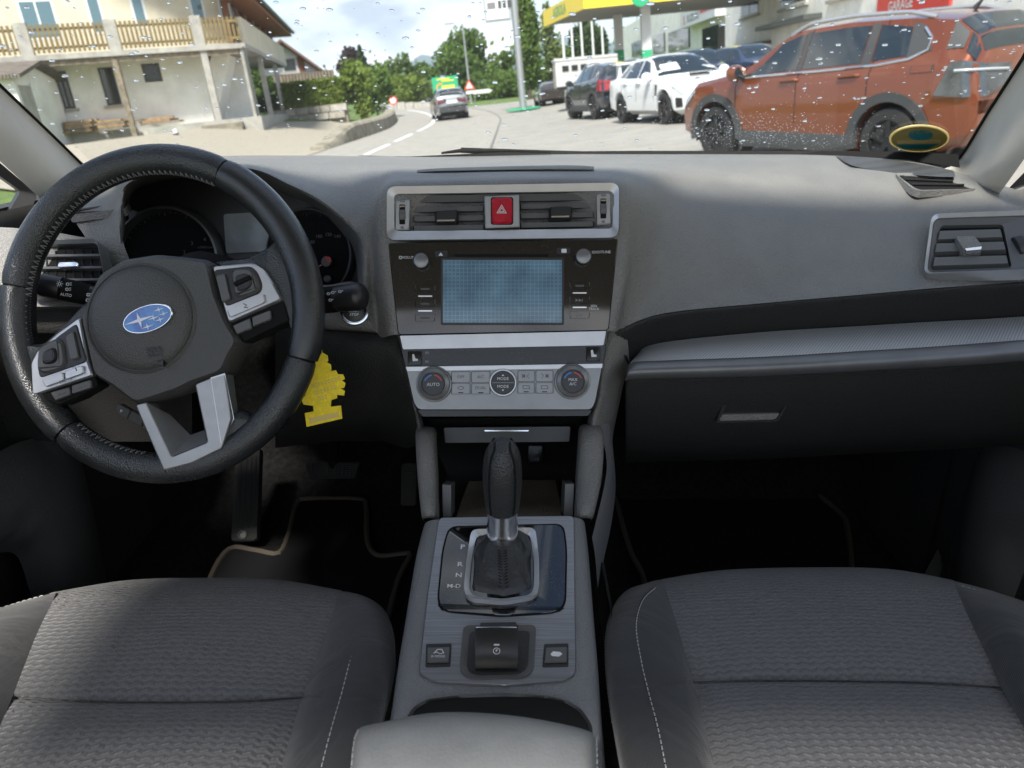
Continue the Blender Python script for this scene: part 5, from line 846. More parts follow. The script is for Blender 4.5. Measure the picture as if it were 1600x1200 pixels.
# ---------------------------------------------------------------- steering wheel
SWc = cdir(254, 490) * .855
SW = Plane(SWc, V((0, -cos(radians(23)), sin(radians(23)))))
sw = thing('steering_wheel', 'black leather steering wheel turned to the left, with silver spoke trim and oval blue emblem', 'steering wheel', SWc, cabin=True)
rim_pt = lambda a, h=0, dr=0: SW.pt(254 + (228 + dr) * cos(a), 490.5 - (241 + dr) * sin(a), h)
cuts = [radians(a) for a in (65, -17, -130, -190)]          # leather joints
M('leather_smooth', (.018, .020, .021), .25, bump=(700, .3, 'voronoi', .001), var=(25, .25), spec=.6)
seams = list(zip(cuts, cuts[1:] + [cuts[0] - 2 * pi]))
for i, (a0, a1) in enumerate(seams):
    n = max(10, int(abs(a1 - a0) / .06)); path = [rim_pt(a0 - .006 + (a1 - a0 + .012) * k / n) for k in range(n + 1)]
    rr = [.0176 + (.0012 if i % 2 == 0 else 0)] * (n + 1); rr[0] = rr[-1] = rr[0] - .0014
    MB().tube(path, rr, 20, up=SW.n, squash=1.08).build('rim_section', 'leather' if i % 2 else 'leather_smooth', sw, angle=60)
n = 90; MB().tube([rim_pt(2 * pi * k / n) for k in range(n)], .0158, 10, closed=True, up=SW.n).build('rim_core', 'matte_black', sw)
mb = MB()                                                   # lacing along the inside of the rim
for a0, a1 in ((66, 192), (232, 262)):
    k = a0
    while k < a1:
        a = radians(k); mb.tube([rim_pt(a, .004, -24.5), rim_pt(a + .012, .010, -21.5)], .0007, 4); mb.tube([rim_pt(a + .012, .010, -21.5), rim_pt(a + .022, .004, -24.5)], .0007, 4); k += 2.3
M('thread', (.20, .195, .19), .8); mb.build('stitching', 'thread', sw)['kind'] = 'stuff'
# body of hub and spokes
H = .012
mb = MB(); plate(mb, SW, rquad([(150, 475), (168, 432), (205, 410), (255, 402), (300, 406), (338, 411), (350, 460), (369, 508), (386, 536), (372, 560), (362, 584), (316, 601), (290, 614), (244, 628), (225, 633), (190, 606), (160, 588), (140, 500)], 9, 4), -.02, H + .012, 7, .010)
hub = mb.build('hub', 'hub_plastic', sw, angle=50)
HC = SW.pt(237, 501.5, H)
k = (SW.pt(238, 501) - SW.pt(237, 501)).length
R_ = 80 * k
MB().lathe([(R_ * 1.14, -.004), (R_ * 1.13, .006), (R_ * 1.06, .012), (R_ * 1.01, .0138), (R_ * 1.0, .0125), (R_ * .985, .0125), (R_ * .97, .0145), (R_ * .85, .0180), (R_ * .6, .0215), (R_ * .3, .0232), (0, .0235)], HC, SW.n, seg=64, cap=False).build('airbag_cover', 'hub_plastic', sw, angle=60)
HP = Plane(SW.pt(237, 501.5, H + .0232), SW.n)
em = plate(MB(), HP, ell(231, 498, 40.5, 21.5, 40, radians(-18)), -.004, .0012, 1.5, .001).build('emblem', 'chrome', sw)
plate(MB(), HP, ell(231, 498, 38, 19.3, 40, radians(-18)), -.002, .0018, .5, .0003).build('emblem_field', 'blue_emblem', em)
def star(cx, cy, r, w=.16):
    P = []
    for i in range(4):
        a = radians(-18) + i * pi / 2; P.append((cx + r[i % 2] * cos(a), cy + r[i % 2] * sin(a))); a += pi / 4; q = min(r) * w * 1.6; P.append((cx + q * cos(a), cy + q * sin(a)))
    return P
rot = lambda u, v: (231 + u * cos(radians(-18)) - v * sin(radians(-18)), 498 + u * sin(radians(-18)) + v * cos(radians(-18)))
for u, v, r in ((-12, -1, (26, 13)), (22, -7.5, (9.5, 5)), (10, 2.5, (10, 5.5)), (27, 1, (9, 4.5)), (19, 8, (9, 4.8)), (-3, 12.5, (11, 6))):
    plate(MB(), HP, star(*rot(u, v), r), .0012, .0024).build('emblem_star', 'silver', em)
M('emboss', (.016, .017, .018), .5)
CP = Plane(SW.pt(237, 545, H + .0178), SW.n)
av_ = bpy.data.objects['airbag_cover']
ptext('SRS', CP, 243, 547.5, 9, 'emboss', av_, radians(-8), .0050, True, 1.25); ptext('AIRBAG', CP, 244, 556, 5, 'emboss', av_, radians(-8), .0040, True)
mb = MB(); plate(mb, CP, [(244, 567), (250, 566), (256, 563), (256, 572), (250, 570), (245, 570)], -.004, .0018); mb.build('horn_mark', 'emboss', av_)
# leather gussets where the spokes meet the rim
for P in ([(338, 411), (395, 402), (425, 386), (440, 372), (470, 420), (478, 480), (474, 540), (462, 520), (450, 474), (424, 424), (408, 413), (350, 420)], [(22, 515), (38, 540), (72, 538), (112, 508), (148, 470), (150, 490), (105, 522), (70, 550), (62, 570), (66, 622), (95, 655), (60, 640), (30, 590)], [(243, 690), (262, 735), (280, 746), (330, 738), (385, 700), (402, 655), (378, 640), (373, 655), (358, 700), (310, 724), (268, 733)]):
    plate(MB(), SW, rquad(P, 4, 3), -.012, .012, 7, .008).build('spoke_leather', 'leather', sw, angle=60)
# left and right switch plates
def swplate(P, mat, h0, h1, ch, name, parent, r=2, chh=None): return plate(MB(), SW, rquad(P, r, 3), h0, h1, ch, chh).build(name, mat, parent)
HB = H + .004
lt = swplate([(140, 499), (102, 526), (74, 551), (65, 570), (68, 618), (160, 588), (153, 568)], 'silver', -.01, HB + .004, 2.5, 'switch_plate', sw, 4)
swplate([(136, 508), (108, 528), (82, 552), (76, 572), (80, 592), (152, 567)], 'smooth_black', HB, HB + .0055, 1.5, 'switch_field', lt, 6)
swplate([(80, 545), (108, 530), (119, 536), (124, 572), (112, 582), (84, 586), (77, 574)], 'vent_grey', HB, HB + .010, 4, 'rocker', lt, 9, .004)
swplate([(90, 552), (106, 545), (111, 550), (112, 564), (106, 570), (92, 572), (88, 566)], 'smooth_black', HB, HB + .013, 3, 'rocker_button', lt, 5, .003)
swplate([(122, 528), (134, 520), (143, 562), (130, 565)], 'vent_grey', HB, HB + .009, 2, 'button', lt, 3)
b1 = swplate([(85.3, 594.5), (117.8, 583.3), (118.4, 595.6), (90.7, 605.4)], 'silver', HB, HB + .008, 1.6, 'button', lt); swplate([(120, 581.5), (148, 572.9), (148.7, 584.8), (121, 594.5)], 'silver', HB, HB + .008, 1.6, 'button', lt)
ptext('Source', Plane(SW.pt(103, 594.5, HB + .0083), SW.n), 103, 594.8, 5.2, 'smooth_black', b1, radians(-17), .0003)
swplate([(68, 619), (160, 589), (164, 603), (132, 622), (104, 633), (92, 628)], 'matte_black', -.01, HB - .001, 2, 'lower_switches', lt)
swplate([(95, 614), (124.3, 605.4), (125.3, 617.3), (102.6, 626)], 'vent_grey', HB - .002, HB + .004, 1.5, 'button', lt); swplate([(127.5, 603.2), (156.8, 594.5), (157.8, 606.4), (127.5, 616.2)], 'vent_grey', HB - .002, HB + .004, 1.5, 'button', lt)
mb = MB()
for x, y in ((112, 616), (143, 604.5)): mb.tube([SW.pt(x - 5, y + 2.5, HB + .0045), SW.pt(x, y - 1.5, HB + .0045), SW.pt(x + 5, y - 1.2, HB + .0045)], .0006, 4)
mb.tube([SW.pt(133, 577, HB + .0085), SW.pt(136, 573, HB + .0085), SW.pt(139, 581, HB + .0085)], .0004, 4); mb.build('phone_marks', 'grey_print', lt)
rt_ = swplate([(342, 421), (405, 416), (421, 426), (434, 445), (448, 472), (367, 507)], 'silver', -.01, HB + .004, 2.5, 'switch_plate', sw, 5)
swplate([(345, 427), (402, 421), (412, 430), (420, 450), (417, 462), (364, 483)], 'smooth_black', HB, HB + .0055, 1.5, 'switch_field', rt_, 6)
swplate([(350, 436), (364, 433), (373, 472), (360, 478)], 'vent_grey', HB, HB + .009, 2, 'button', rt_, 3)
swplate([(373, 427), (402, 424), (412, 436), (418, 454), (412, 463), (386, 471), (377, 464)], 'vent_grey', HB, HB + .010, 4, 'rocker', rt_, 8, .004)
swplate([(381, 438), (397, 433), (405, 440), (406, 452), (398, 459), (385, 461)], 'smooth_black', HB, HB + .0125, 2, 'rocker_button', rt_, 4)
MB().tube([SW.pt(381, 451, HB + .0125), SW.pt(405, 440, HB + .0125)], .0028, 10).build('roller', 'matte_black', rt_)
b1 = swplate([(366.7, 488), (422.7, 464), (424, 477.3), (370.7, 500)], 'silver', HB, HB + .008, 1.6, 'button', rt_)
mb = MB(); mb.tube([SW.pt(392, 479, HB + .0085), SW.pt(397, 481, HB + .0085), SW.pt(393, 485, HB + .0085), SW.pt(399, 485, HB + .0085)], .0005, 4); mb.build('cruise_mark', 'smooth_black', b1)
swplate([(368, 508), (449, 473), (458, 503), (388, 536)], 'matte_black', -.012, HB - .001, 2, 'lower_switches', rt_)
b2 = swplate([(373.3, 512), (400, 500), (402.7, 514.7), (380, 525.3)], 'vent_grey', HB - .002, HB + .004, 1.5, 'button', rt_); b3 = swplate([(402.7, 498.7), (430.7, 488), (432, 501.3), (404, 513.3)], 'vent_grey', HB - .002, HB + .004, 1.5, 'button', rt_)
ptext('(S)', Plane(SW.pt(389, 513, HB + .004), SW.n), 389, 513, 5, 'grey_print', b2, radians(-24), .0004); ptext('( I )', Plane(SW.pt(417, 500, HB + .004), SW.n), 417, 500, 5, 'grey_print', b3, radians(-22), .0004)
# lower spoke: silver U
U = [(225, 633), (242, 628), (281, 712), (335, 690), (316, 601), (340, 591), (362, 584), (371, 654), (357, 699), (310, 722), (268, 733)]
M('spoke_silver', (.31, .313, .315), .36, .6, var=(60, .06))
us = plate(MB(), SW, rquad(U, 3, 2), -.006, .020, 0).build('spoke_trim', 'spoke_silver', sw); bv = us.modifiers.new('Bevel', 'BEVEL'); bv.width = .0022; bv.segments = 3; bv.limit_method = 'ANGLE'
mb = MB(); f = lambda x, y, h: SW.pt(x, y, h)
mb.add([f(243, 630, .019), f(281, 711, .019), f(294, 680, -.006), f(262, 648, -.006)], [(0, 1, 2, 3)]); mb.add([f(281, 711, .019), f(334, 690, .019), f(329, 668, -.006), f(294, 680, -.006)], [(0, 1, 2, 3)]); mb.add([f(334, 690, .019), f(317, 602, .019), f(318, 612, -.006), f(329, 668, -.006)], [(0, 1, 2, 3)])
mb.build('inner_facet', 'spoke_silver', us, recalc=False)
mb = MB(); mb.add([f(340, 591, .0203), f(362, 584, .0203), f(372, 654, .012), f(356, 692, .0203)], [(0, 1, 2, 3)]); mb.build('side_facet', 'silver', us, recalc=False)
MB().tube([SW.pt(250, 500, -.01), SW.pt(262, 440, -.1), SW.pt(270, 420, -.28)], .055, 20).build('column_shroud', 'matte_black', sw)
# ---------------------------------------------------------------- stalks
def stalk(pts, radii, label, marks):
    t_ = thing('control_stalk', label, 'stalk', A(*pts[0]), 'stalks on the steering column', cabin=True)
    P = [A(*p) for p in pts]; n = len(P)
    MB().tube(P[:2], radii[:2], 20).build('stem', 'smooth_black', t_)
    MB().tube(P[1:-1], radii[1:-1], 20).build('barrel', 'matte_black', t_)
    e = P[-1]; d = (P[-1] - P[-2]).normalized(); r = radii[-1]
    MB().tube([P[-2] + d * .0005, e - d * r * .3, e, e + d * r * .25], [radii[-2], r, r * .9, r * .55], 20).build('grip', 'smooth_black', t_, angle=60)
    for k in range(1, n - 1): MB().tube([P[k] - d * .0006, P[k] + d * .0006], radii[k] * 1.015, 20).build('ring_groove', 'matte_black', t_)
    return t_, P
t_, P = stalk([(168, 468, .90), (138, 461, .895), (118, 456, .89), (96, 451, .885), (60, 444, .88)], [.0125, .0125, .0135, .0135, .0135], 'black light stalk left of the steering wheel hub, marked AUTO', 0)
SPl = Plane(A(110, 452, .872), -FW)
ptext('AUTO', SPl, 103, 461, 4.6, 'white_print', t_, radians(8), 0)
mb = MB()
for a in range(8): mb.tube([SPl.pt(93 + 3.6 * cos(a * pi / 4), 443.5 + 3.6 * sin(a * pi / 4)), SPl.pt(93 + 5.2 * cos(a * pi / 4), 443.5 + 5.2 * sin(a * pi / 4))], .0004, 4)
ringp(mb, SPl, ell(93, 443.5, 2.6, 2.6, 12), ell(93, 443.5, 1.7, 1.7, 12), -.0004, .0004)
for x, y in ((107, 444), (106, 452), (139, 460.5), (138, 469)): ringp(mb, SPl, rrect(x - 3.6, y - 2.4, x + 1, y + 2.4, 1.5, 2), rrect(x - 2.7, y - 1.6, x + .2, y + 1.6, 1, 2), -.0004, .0004); mb.tube([SPl.pt(x + 2, y - 1.5), SPl.pt(x + 5, y - 2)], .0004, 4); mb.tube([SPl.pt(x + 2, y + 1.5), SPl.pt(x + 5, y + 1)], .0004, 4)
mb.build('lamp_marks', 'white_print', t_)
t_, P = stalk([(480, 474, .92), (508, 469, .915), (518, 468, .912), (528, 467, .91), (566, 463, .90)], [.013, .0165, .0165, .0165, .0175], 'black wiper stalk right of the steering wheel, over the start button', 0)
SPr = Plane(A(522, 468, .888), -FW)
mb = MB()
for x, y in ((513, 459), (520, 457), (531, 455.5), (516, 469)): ringp(mb, SPr, ell(x, y, 2.6, 2.1, 10), ell(x, y, 1.8, 1.3, 10), -.0004, .0004); mb.tube([SPr.pt(x + 3, y - 1), SPr.pt(x + 5, y - 1.5)], .0004, 4)
mb.build('wiper_marks', 'white_print', t_)
# lane switch strip low on the column
LS = Plane(A(212, 655, .93), -FW)
ls = thing('column_switch_strip', 'grey three-button switch strip low behind the steering wheel', 'switch', A(212, 655, .93), cabin=True)
for q, m_ in (([(182, 636), (186, 630), (205, 641), (199, 655), (184, 646)], 0), ([(206, 641), (228, 652), (221, 667), (200, 655)], 1), ([(229, 653), (240, 660), (238, 672), (232, 673), (222, 668)], 2)):
    b_ = plate(MB(), LS, rquad(q, 2, 2), -.01, .002, 1.5).build('button', 'vent_grey', ls); cx_ = sum(p[0] for p in q) / len(q); cy_ = sum(p[1] for p in q) / len(q)
    if m_ == 1: MB().tube([LS.pt(cx_ - 4, cy_ - 2, .0025), LS.pt(cx_ - 1, cy_ + 2, .0025), LS.pt(cx_ + 3, cy_ + 3, .0025)], .0004, 4).build('lane_mark', 'grey_print', b_)
    else: plate(MB(), LS, [(cx_ - 1.5, cy_ - 2.5), (cx_ + 2.5, cy_ + .5), (cx_ - 2, cy_ + 2.5)], .0015, .0026).build('arrow_mark', 'white_print', b_)
# ---------------------------------------------------------------- yellow tree air freshener
M('freshener', (.90, .68, .03), .75, bump=(700, .5), var=(160, .12)); M('freshener_print', (.66, .50, .16), .8)
FP = Plane(A(508, 610, .845), V((.16, -1, .12)))
af = thing('air_freshener', 'yellow cardboard air freshener in fir tree shape hanging behind the steering wheel', 'air freshener', A(508, 555, .845), cabin=True)
R = [(503, 551), (512, 556), (513, 563), (509, 565), (517, 570), (518, 577), (514, 580), (525, 579), (528, 585), (536, 585), (539, 592), (534, 594), (540, 599), (538, 606), (532, 606), (539, 611), (538, 618), (527, 617), (527, 622), (518, 625), (517, 636)]
T_ = [(533, 634), (535, 654), (479, 667), (476, 646), (490, 643)]
Lf = [(489, 634), (474, 632), (470, 622), (478, 618), (472, 610), (480, 606), (476, 596), (486, 590), (484, 578), (492, 574), (491, 563), (498, 558)]
plate(MB(), FP, R + T_ + Lf, -.0015, .0015, 1, .0008).build('card', 'freshener', af)
plate(MB(), FP, [(483, 653), (529, 643), (530, 651), (485, 661)], .001, .0019).build('label_strip', 'freshener_print', af)
ptext('VANILLA', FP, 507, 590, 5.5, 'freshener_print', af, radians(-18), .0018, True) if 0 else None
random.seed(2)
for (x_, y_), n_c in (((486, 600), 9), ((490, 611), 7), ((497, 620), 3)):          # faded print
    mb = MB()
    for k in range(n_c): x0, y0 = x_ + k * 5.2, y_ - k * 1.5; w_ = random.uniform(2.2, 3.8); ringp(mb, FP, [(x0, y0), (x0 + w_, y0 - 1), (x0 + w_ + 1, y0 + 5), (x0 + 1, y0 + 6)], [(x0 + 1, y0 + 1.2), (x0 + w_ - .6, y0 + .5), (x0 + w_, y0 + 4), (x0 + 1.6, y0 + 4.6)], .001, .0018)
    mb.build('faded_print', 'freshener_print', af)
MB().tube([A(503, 551, .845), A(500, 520, .855), A(497, 505, .87)], .0006, 5).build('string', 'freshener_print', af)
# ---------------------------------------------------------------- centre console
p1, p2 = Dp(787, 1070, .52), A(787, 810, .75); KN = V((1, 0, 0)).cross(p2 - p1).normalized(); K = Plane(p1, KN if KN.z > 0 else -KN)
M('console_plastic', (.150, .152, .156), .44, bump=(520, .5, 'voronoi', .0016), var=(8, .08))
def brushed(name, col):
    m = M(name, col, .34, .65); n_, l_, b = nodes_of(m); c = n_.new('ShaderNodeTexCoord'); mpn = n_.new('ShaderNodeMapping'); mpn.inputs['Scale'].default_value = (14, 900, 900)
    nz = n_.new('ShaderNodeTexNoise'); nz.inputs['Scale'].default_value = 1; nz.inputs['Detail'].default_value = 3; l_.new(c.outputs['Object'], mpn.inputs[0]); l_.new(mpn.outputs[0], nz.inputs[0])
    rp = n_.new('ShaderNodeValToRGB'); rp.color_ramp.elements[0].position = .3; rp.color_ramp.elements[1].position = .7
    rp.color_ramp.elements[0].color = (*[k * .72 for k in col], 1); rp.color_ramp.elements[1].color = (*[k * 1.22 for k in col], 1); l_.new(nz.outputs[0], rp.inputs[0]); l_.new(rp.outputs[0], b.inputs['Base Color'])
brushed('brushed_plate', (.20, .208, .222))
co = thing('centre_console', 'grey centre console between the front seats, with brushed shifter plate and parking brake switch', 'console', K.pt(787, 950, -.1), cabin=True)
kp = lambda x, y, h=0: K.pt(x, y, h)
rows = []
for yl, xl, yr, xr in ((812, 664, 808, 912), (860, 652, 856, 917), (950, 637, 946, 924), (1030, 624, 1030, 931), (1110, 612, 1115, 937), (1200, 596, 1200, 944), (1300, 575, 1300, 955)):
    a, b = kp(xl, yl), kp(xr, yr); c = lambda t, h: a.lerp(b, t) + K.n * h
    rows.append([c(-.03, -.16), c(-.025, -.05), c(-.012, -.012), c(.03, -.002), c(.1, 0), c(.3, -.0005), c(.5, -.001), c(.7, -.0005), c(.9, 0), c(.97, -.002), c(1.012, -.012), c(1.025, -.05), c(1.03, -.16)])
MB().grid(loft(rows, 3, 4)).build('console_body', 'console_plastic', co, angle=60)
pl_ = plate(MB(), K, rquad([(686, 810), (897, 807), (900, 1055), (884, 1066), (790, 1073), (680, 1068), (654, 1055), (668, 930)], 8, 4), -.004, .0025, 1.5, .0012).build('shifter_plate', 'brushed_plate', co)
gp = plate(MB(), K, rquad([(702, 826), (880, 822), (885, 862), (883, 950), (868, 960), (785, 965), (694, 958), (684, 945), (692, 862)], 14, 4), 0, .0036, 1.5, .001).build('gloss_panel', 'piano_black', pl_)
mb = MB(); ringp(mb, K, shrink(rquad([(702, 826), (880, 822), (885, 862), (883, 950), (868, 960), (785, 965), (694, 958), (684, 945), (692, 862)], 14, 4), -1.4), rquad([(702, 826), (880, 822), (885, 862), (883, 950), (868, 960), (785, 965), (694, 958), (684, 945), (692, 862)], 14, 4), 0, .0034); mb.build('panel_gap', 'matte_black', pl_)
plate(MB(), K, rquad([(708, 850), (732, 850), (722, 925), (698, 925)], 2, 2), .003, .0042, .5).build('gate_strip', 'piano_black', gp)
for s_, x, y in (('P', 723, 859), ('R', 719, 886), ('N', 717, 903), ('M-D', 709.5, 920)): ptext(s_, K, x, y, 7 if len(s_) == 1 else 6, 'white_print', gp, 0, .0046, True, 1.15)
for x, s_ in ((686, 0), (868, 1)):
    q = [(x - 20 + (2 if s_ else 0), 1009), (x + 20, 1008), (x + 18 + (2 if s_ else 0), 1044), (x - 21, 1045)]
    rec = plate(MB(), K, rquad(q, 2, 2), .001, .0031).build('button_recess', 'smooth_black', pl_)
    q2 = [(x - 18 + (2 if s_ else 0), 1016), (x + 18, 1015), (x + 16 + (2 if s_ else 0), 1038), (x - 18, 1039)]
    b_ = plate(MB(), K, rquad(q2, 2, 2), .002, .0055, 1.5).build('button', 'vent_grey', rec)
    if not s_:
        ptext('X-MODE', K, x - 1, 1031, 3.6, 'white_print', b_, 0, .006); mb = MB(); mb.tube([kp(x - 7, 1026, .006), kp(x - 2, 1020, .006), kp(x + 5, 1020, .006), kp(x + 8, 1026, .006)], .0005, 4); mb.tube([kp(x - 8, 1026, .006), kp(x - 3, 1024, .006), kp(x + 2, 1027, .006), kp(x + 8, 1025, .006)], .0004, 4); mb.build('car_mark', 'white_print', b_)
    else:
        mb = MB(); plate(mb, K, [(860, 1027), (864, 1023), (875, 1024), (878, 1027), (873, 1031), (862, 1030)], .005, .006); mb.build('hold_mark', 'white_print', b_)
# parking brake switch
po = rquad([(724, 981), (838, 980), (834, 1050), (820, 1062), (734, 1063), (718, 1052)], 10, 4); pi_ = rquad([(734, 989), (828, 988), (824, 1046), (812, 1056), (740, 1057), (729, 1048)], 8, 4)
mb = MB(); ringp(mb, K, po, pi_, -.002, .0045, .0025); pb = mb.build('parking_brake_switch', 'vent_grey', co)
plate(MB(), K, pi_, -.001, .0029).build('well', 'dusty_black', pb)
plate(MB(), K, rquad([(749, 984), (809, 983), (809, 1004), (747, 1004)], 3, 3), .002, .013, 2, .005).build('lever_back', 'dusty_black', pb)
lv_ = MB(); prof = [(1000, .020), (1002, .0225), (1012, .0215), (1030, .0165), (1044, .009), (1048, .003)]
lv_.grid([[kp(743, y, h), kp(746, y, h + .0008), kp(776, y, h + .0012), kp(806, y, h + .0008), kp(809, y, h)] for y, h in prof] ); lv_.build('lever', 'smooth_black', pb)
mb = MB(); lf = lambda h0: 0
for xx in (743, 809): mb.add([kp(xx, y, h) for y, h in prof] + [kp(xx, 1048, 0), kp(xx, 1000, 0)], [tuple(range(8))])
mb.add([kp(743, 1000, 0), kp(809, 1000, 0), kp(809, 1000, .020), kp(776, 1000, .0212), kp(743, 1000, .020)], [(0, 1, 2, 3, 4)]); mb.build('lever_side', 'smooth_black', pb)
MB().tube([kp(745, 1001, .0223), kp(807, 1001, .0223)], .0009, 6).build('lever_edge', 'chrome', pb)
PBp = Plane(kp(776, 1020, .0208), (kp(746, 1030, .0165) - kp(746, 1012, .0215)).cross(V((1, 0, 0))))
PBp.n = PBp.n if PBp.n.z > 0 else -PBp.n
ptext('P', PBp, 776, 1017.5, 4.6, 'white_print', pb, 0, .0012, True)
mb = MB(); ringp(mb, PBp, ell(776, 1017.5, 5.6, 5.2, 20), ell(776, 1017.5, 4.7, 4.3, 20), .0008, .0013); plate(mb, PBp, rrect(771.5, 1006.5, 780.5, 1009, .8, 2), .0008, .0013); mb.build('brake_mark', 'white_print', pb)
# cup holder mouth and armrest
co_ = [(636, 1130), (650, 1108), (672, 1096), (720, 1091), (790, 1089), (850, 1091), (882, 1098), (905, 1112), (921, 1135), (922, 1260), (640, 1260)]
P = rquad(co_, 8, 3); mb = MB(); ringp(mb, K, shrink(P, -4), P, -.02, .003, .001); ch_ = mb.build('cup_holder', 'smooth_black', co)
mb = MB(); ringp(mb, K, shrink(P, 3), shrink(P, 5.5), -.02, -.0005); mb.build('cup_holder_rim', 'chrome', ch_)
plate(MB(), K, P, -.001, .0007).build('cup_holder_well', 'matte_black', ch_)
ar = thing('armrest', 'grey padded armrest lid with stitched edge at the rear of the console', 'armrest', Dp(745, 1180, .50), cabin=True)
M('armrest_vinyl', (.225, .228, .222), .46, bump=(420, .25, 'voronoi', .001), var=(14, .14))
rows = []
for y, d, dl in ((1126, .50, 0), (1117, .455, 0), (1113, .435, 0), (1116, .424, 0), (1130, .418, 0), (1160, .416, 0), (1210, .416, 0), (1300, .42, 0)):
    xl, xr = 552 - (y - 1116) * .10 if y > 1116 else 556, 933 if y < 1150 else 933 + (y - 1150) * .08
    r_ = []
    for t, dd in ((0, .06), (.012, .02), (.04, .004), (.12, .0005), (.3, 0), (.5, -.001), (.7, 0), (.88, .0005), (.96, .004), (.988, .02), (1, .06)):
        yy = y + (t - .42) ** 2 * 95 + (6 if t < .2 else 0)
        r_.append(Dp(xl + (xr - xl) * t, yy + (dd - .0) * 260, d + dd))
    rows.append(r_)
MB().grid(loft(rows, 3, 3)).build('lid', 'armrest_vinyl', ar, angle=75)
def stitches(path, L=.0042, gap=.0022, r=.00055, lift=V((0, 0, .0006))):
    mb = MB(); acc = 0; P = [V(p) for p in path]; d = 0; seg = []
    tot = [0]
    for a, b in zip(P, P[1:]): tot.append(tot[-1] + (b - a).length)
    def at(s):
        for i in range(len(P) - 1):
            if tot[i + 1] >= s: return P[i].lerp(P[i + 1], (s - tot[i]) / max(1e-9, tot[i + 1] - tot[i]))
        return P[-1]
    s = 0
    while s + L < tot[-1]: mb.tube([at(s) + lift, at(s + L / 2) + lift * 1.6, at(s + L) + lift], r, 4); s += L + gap
    return mb
M('stitch_white', (.45, .45, .45), .8)
stitches([r[-3] .lerp(r[-2], .35) for r in loft(rows, 3, 3)[4:]], lift=V((.0004, 0, .0012))).build('stitching', 'stitch_white', ar)['kind'] = 'stuff'
stitches([r[2].lerp(r[3], .3) for r in loft(rows, 3, 3)[6:]], lift=V((0, 0, .001))).build('stitching', 'stitch_white', ar)['kind'] = 'stuff'
# padded side rails by the pocket, pocket, tray
def rail(L_, R__, label):
    rr = []
    for (xl, yl, Y), (xr, yr, Y2) in zip(L_, R__):
        a, b = A(xl, yl, Y), A(xr, yr, Y2); c = lambda t, h: a.lerp(b, t) + V((0, -.75, .65)) * h
        rr.append([c(0, -.03), c(.0, -.008), c(.08, .0), c(.3, .005), c(.6, .006), c(.9, .002), c(1, -.008), c(1, -.03)])
    MB().grid(loft(rr, 3, 4)).build('padded_rail', 'dash_plastic', co, angle=70)
rail([(650, 668, .90), (648, 680, .865), (651, 740, .815), (657, 800, .765), (660, 811, .77)], [(680, 668, .90), (679, 680, .865), (682, 740, .815), (683, 800, .765), (682, 811, .77)], 0)
rail([(906, 664, .90), (906, 676, .865), (902, 740, .815), (900, 800, .765), (901, 811, .77)], [(938, 664, .90), (944, 680, .865), (942, 740, .815), (930, 800, .765), (924, 811, .77)], 0)
MB().grid(G([[(938, 668, .90), (948, 720, .86), (944, 760, .82), (932, 812, .765), (925, 840, .735)], [(952, 660, .92), (958, 720, .89), (952, 770, .84), (938, 830, .77), (930, 870, .73)], [(958, 700, .95), (962, 760, .93), (955, 820, .87), (942, 880, .80), (934, 920, .74)]], 4, 4)).build('console_flank', 'console_plastic', co, angle=70)
mb = MB(); mb.grid(G([[(668, 655, .905), (788, 653, .905), (910, 652, .905)], [(672, 668, .93), (788, 666, .93), (908, 666, .93)], [(676, 690, .985), (788, 690, .985), (905, 690, .985)], [(690, 720, 1.0), (788, 720, 1.0), (892, 720, 1.0)], [(700, 745, .99), (788, 745, .99), (886, 745, .99)], [(703, 775, .95), (788, 775, .95), (880, 775, .95)], [(695, 812, .85), (788, 812, .85), (885, 810, .85)]], 3, 3)); mb.build('pocket_back', 'matte_black', co)
lid_ = plate(MB(), Plane(A(790, 680, .91), V((0, -1, .35))), rquad([(692, 668), (893, 666), (891, 690), (694, 692)], 2, 2), -.02, .002, 2).build('pocket_lid', 'smooth_black', co)
plate(MB(), Plane(A(790, 680, .908), V((0, -1, .35))), rrect(757, 672, 826, 673.8, .8, 2), -.001, .0012).build('lid_line', 'chrome', lid_)
M('rubber_tray', (.10, .085, .06), .8, bump=(420, .8, 'voronoi', .002), var=(12, .3))
MB().grid(G([[(733, 752, .965), (788, 750, .965), (868, 750, .965)], [(722, 780, .90), (788, 780, .90), (874, 780, .90)], [(712, 811, .80), (788, 811, .80), (878, 809, .80)]], 4, 4)).build('rubber_mat', 'rubber_tray', co)
for q in ([(691, 757), (705, 758), (705, 808), (692, 808)], [(883, 756), (897, 756), (895, 806), (881, 806)]): plate(MB(), Plane(A(q[0][0], 780, .80), V((0, -.9, .4))), q, -.06, .0, 1).build('pocket_wall', 'vent_grey', co)
UP_ = Plane(A(835, 705, .985), V((0, -1, .1)))
us_ = plate(MB(), UP_, rrect(825, 695, 848, 722, 2, 2), 0, .004, 1).build('usb_socket', 'smooth_black', co)
for y in (697, 705.5): plate(MB(), UP_, rrect(829.5, y, 841, y + 1.2, .4, 2), .003, .0046).build('socket_edge', 'grey_print', us_)
ptext('USB', UP_, 836, 716, 5, 'grey_print', us_, 0, .0046)
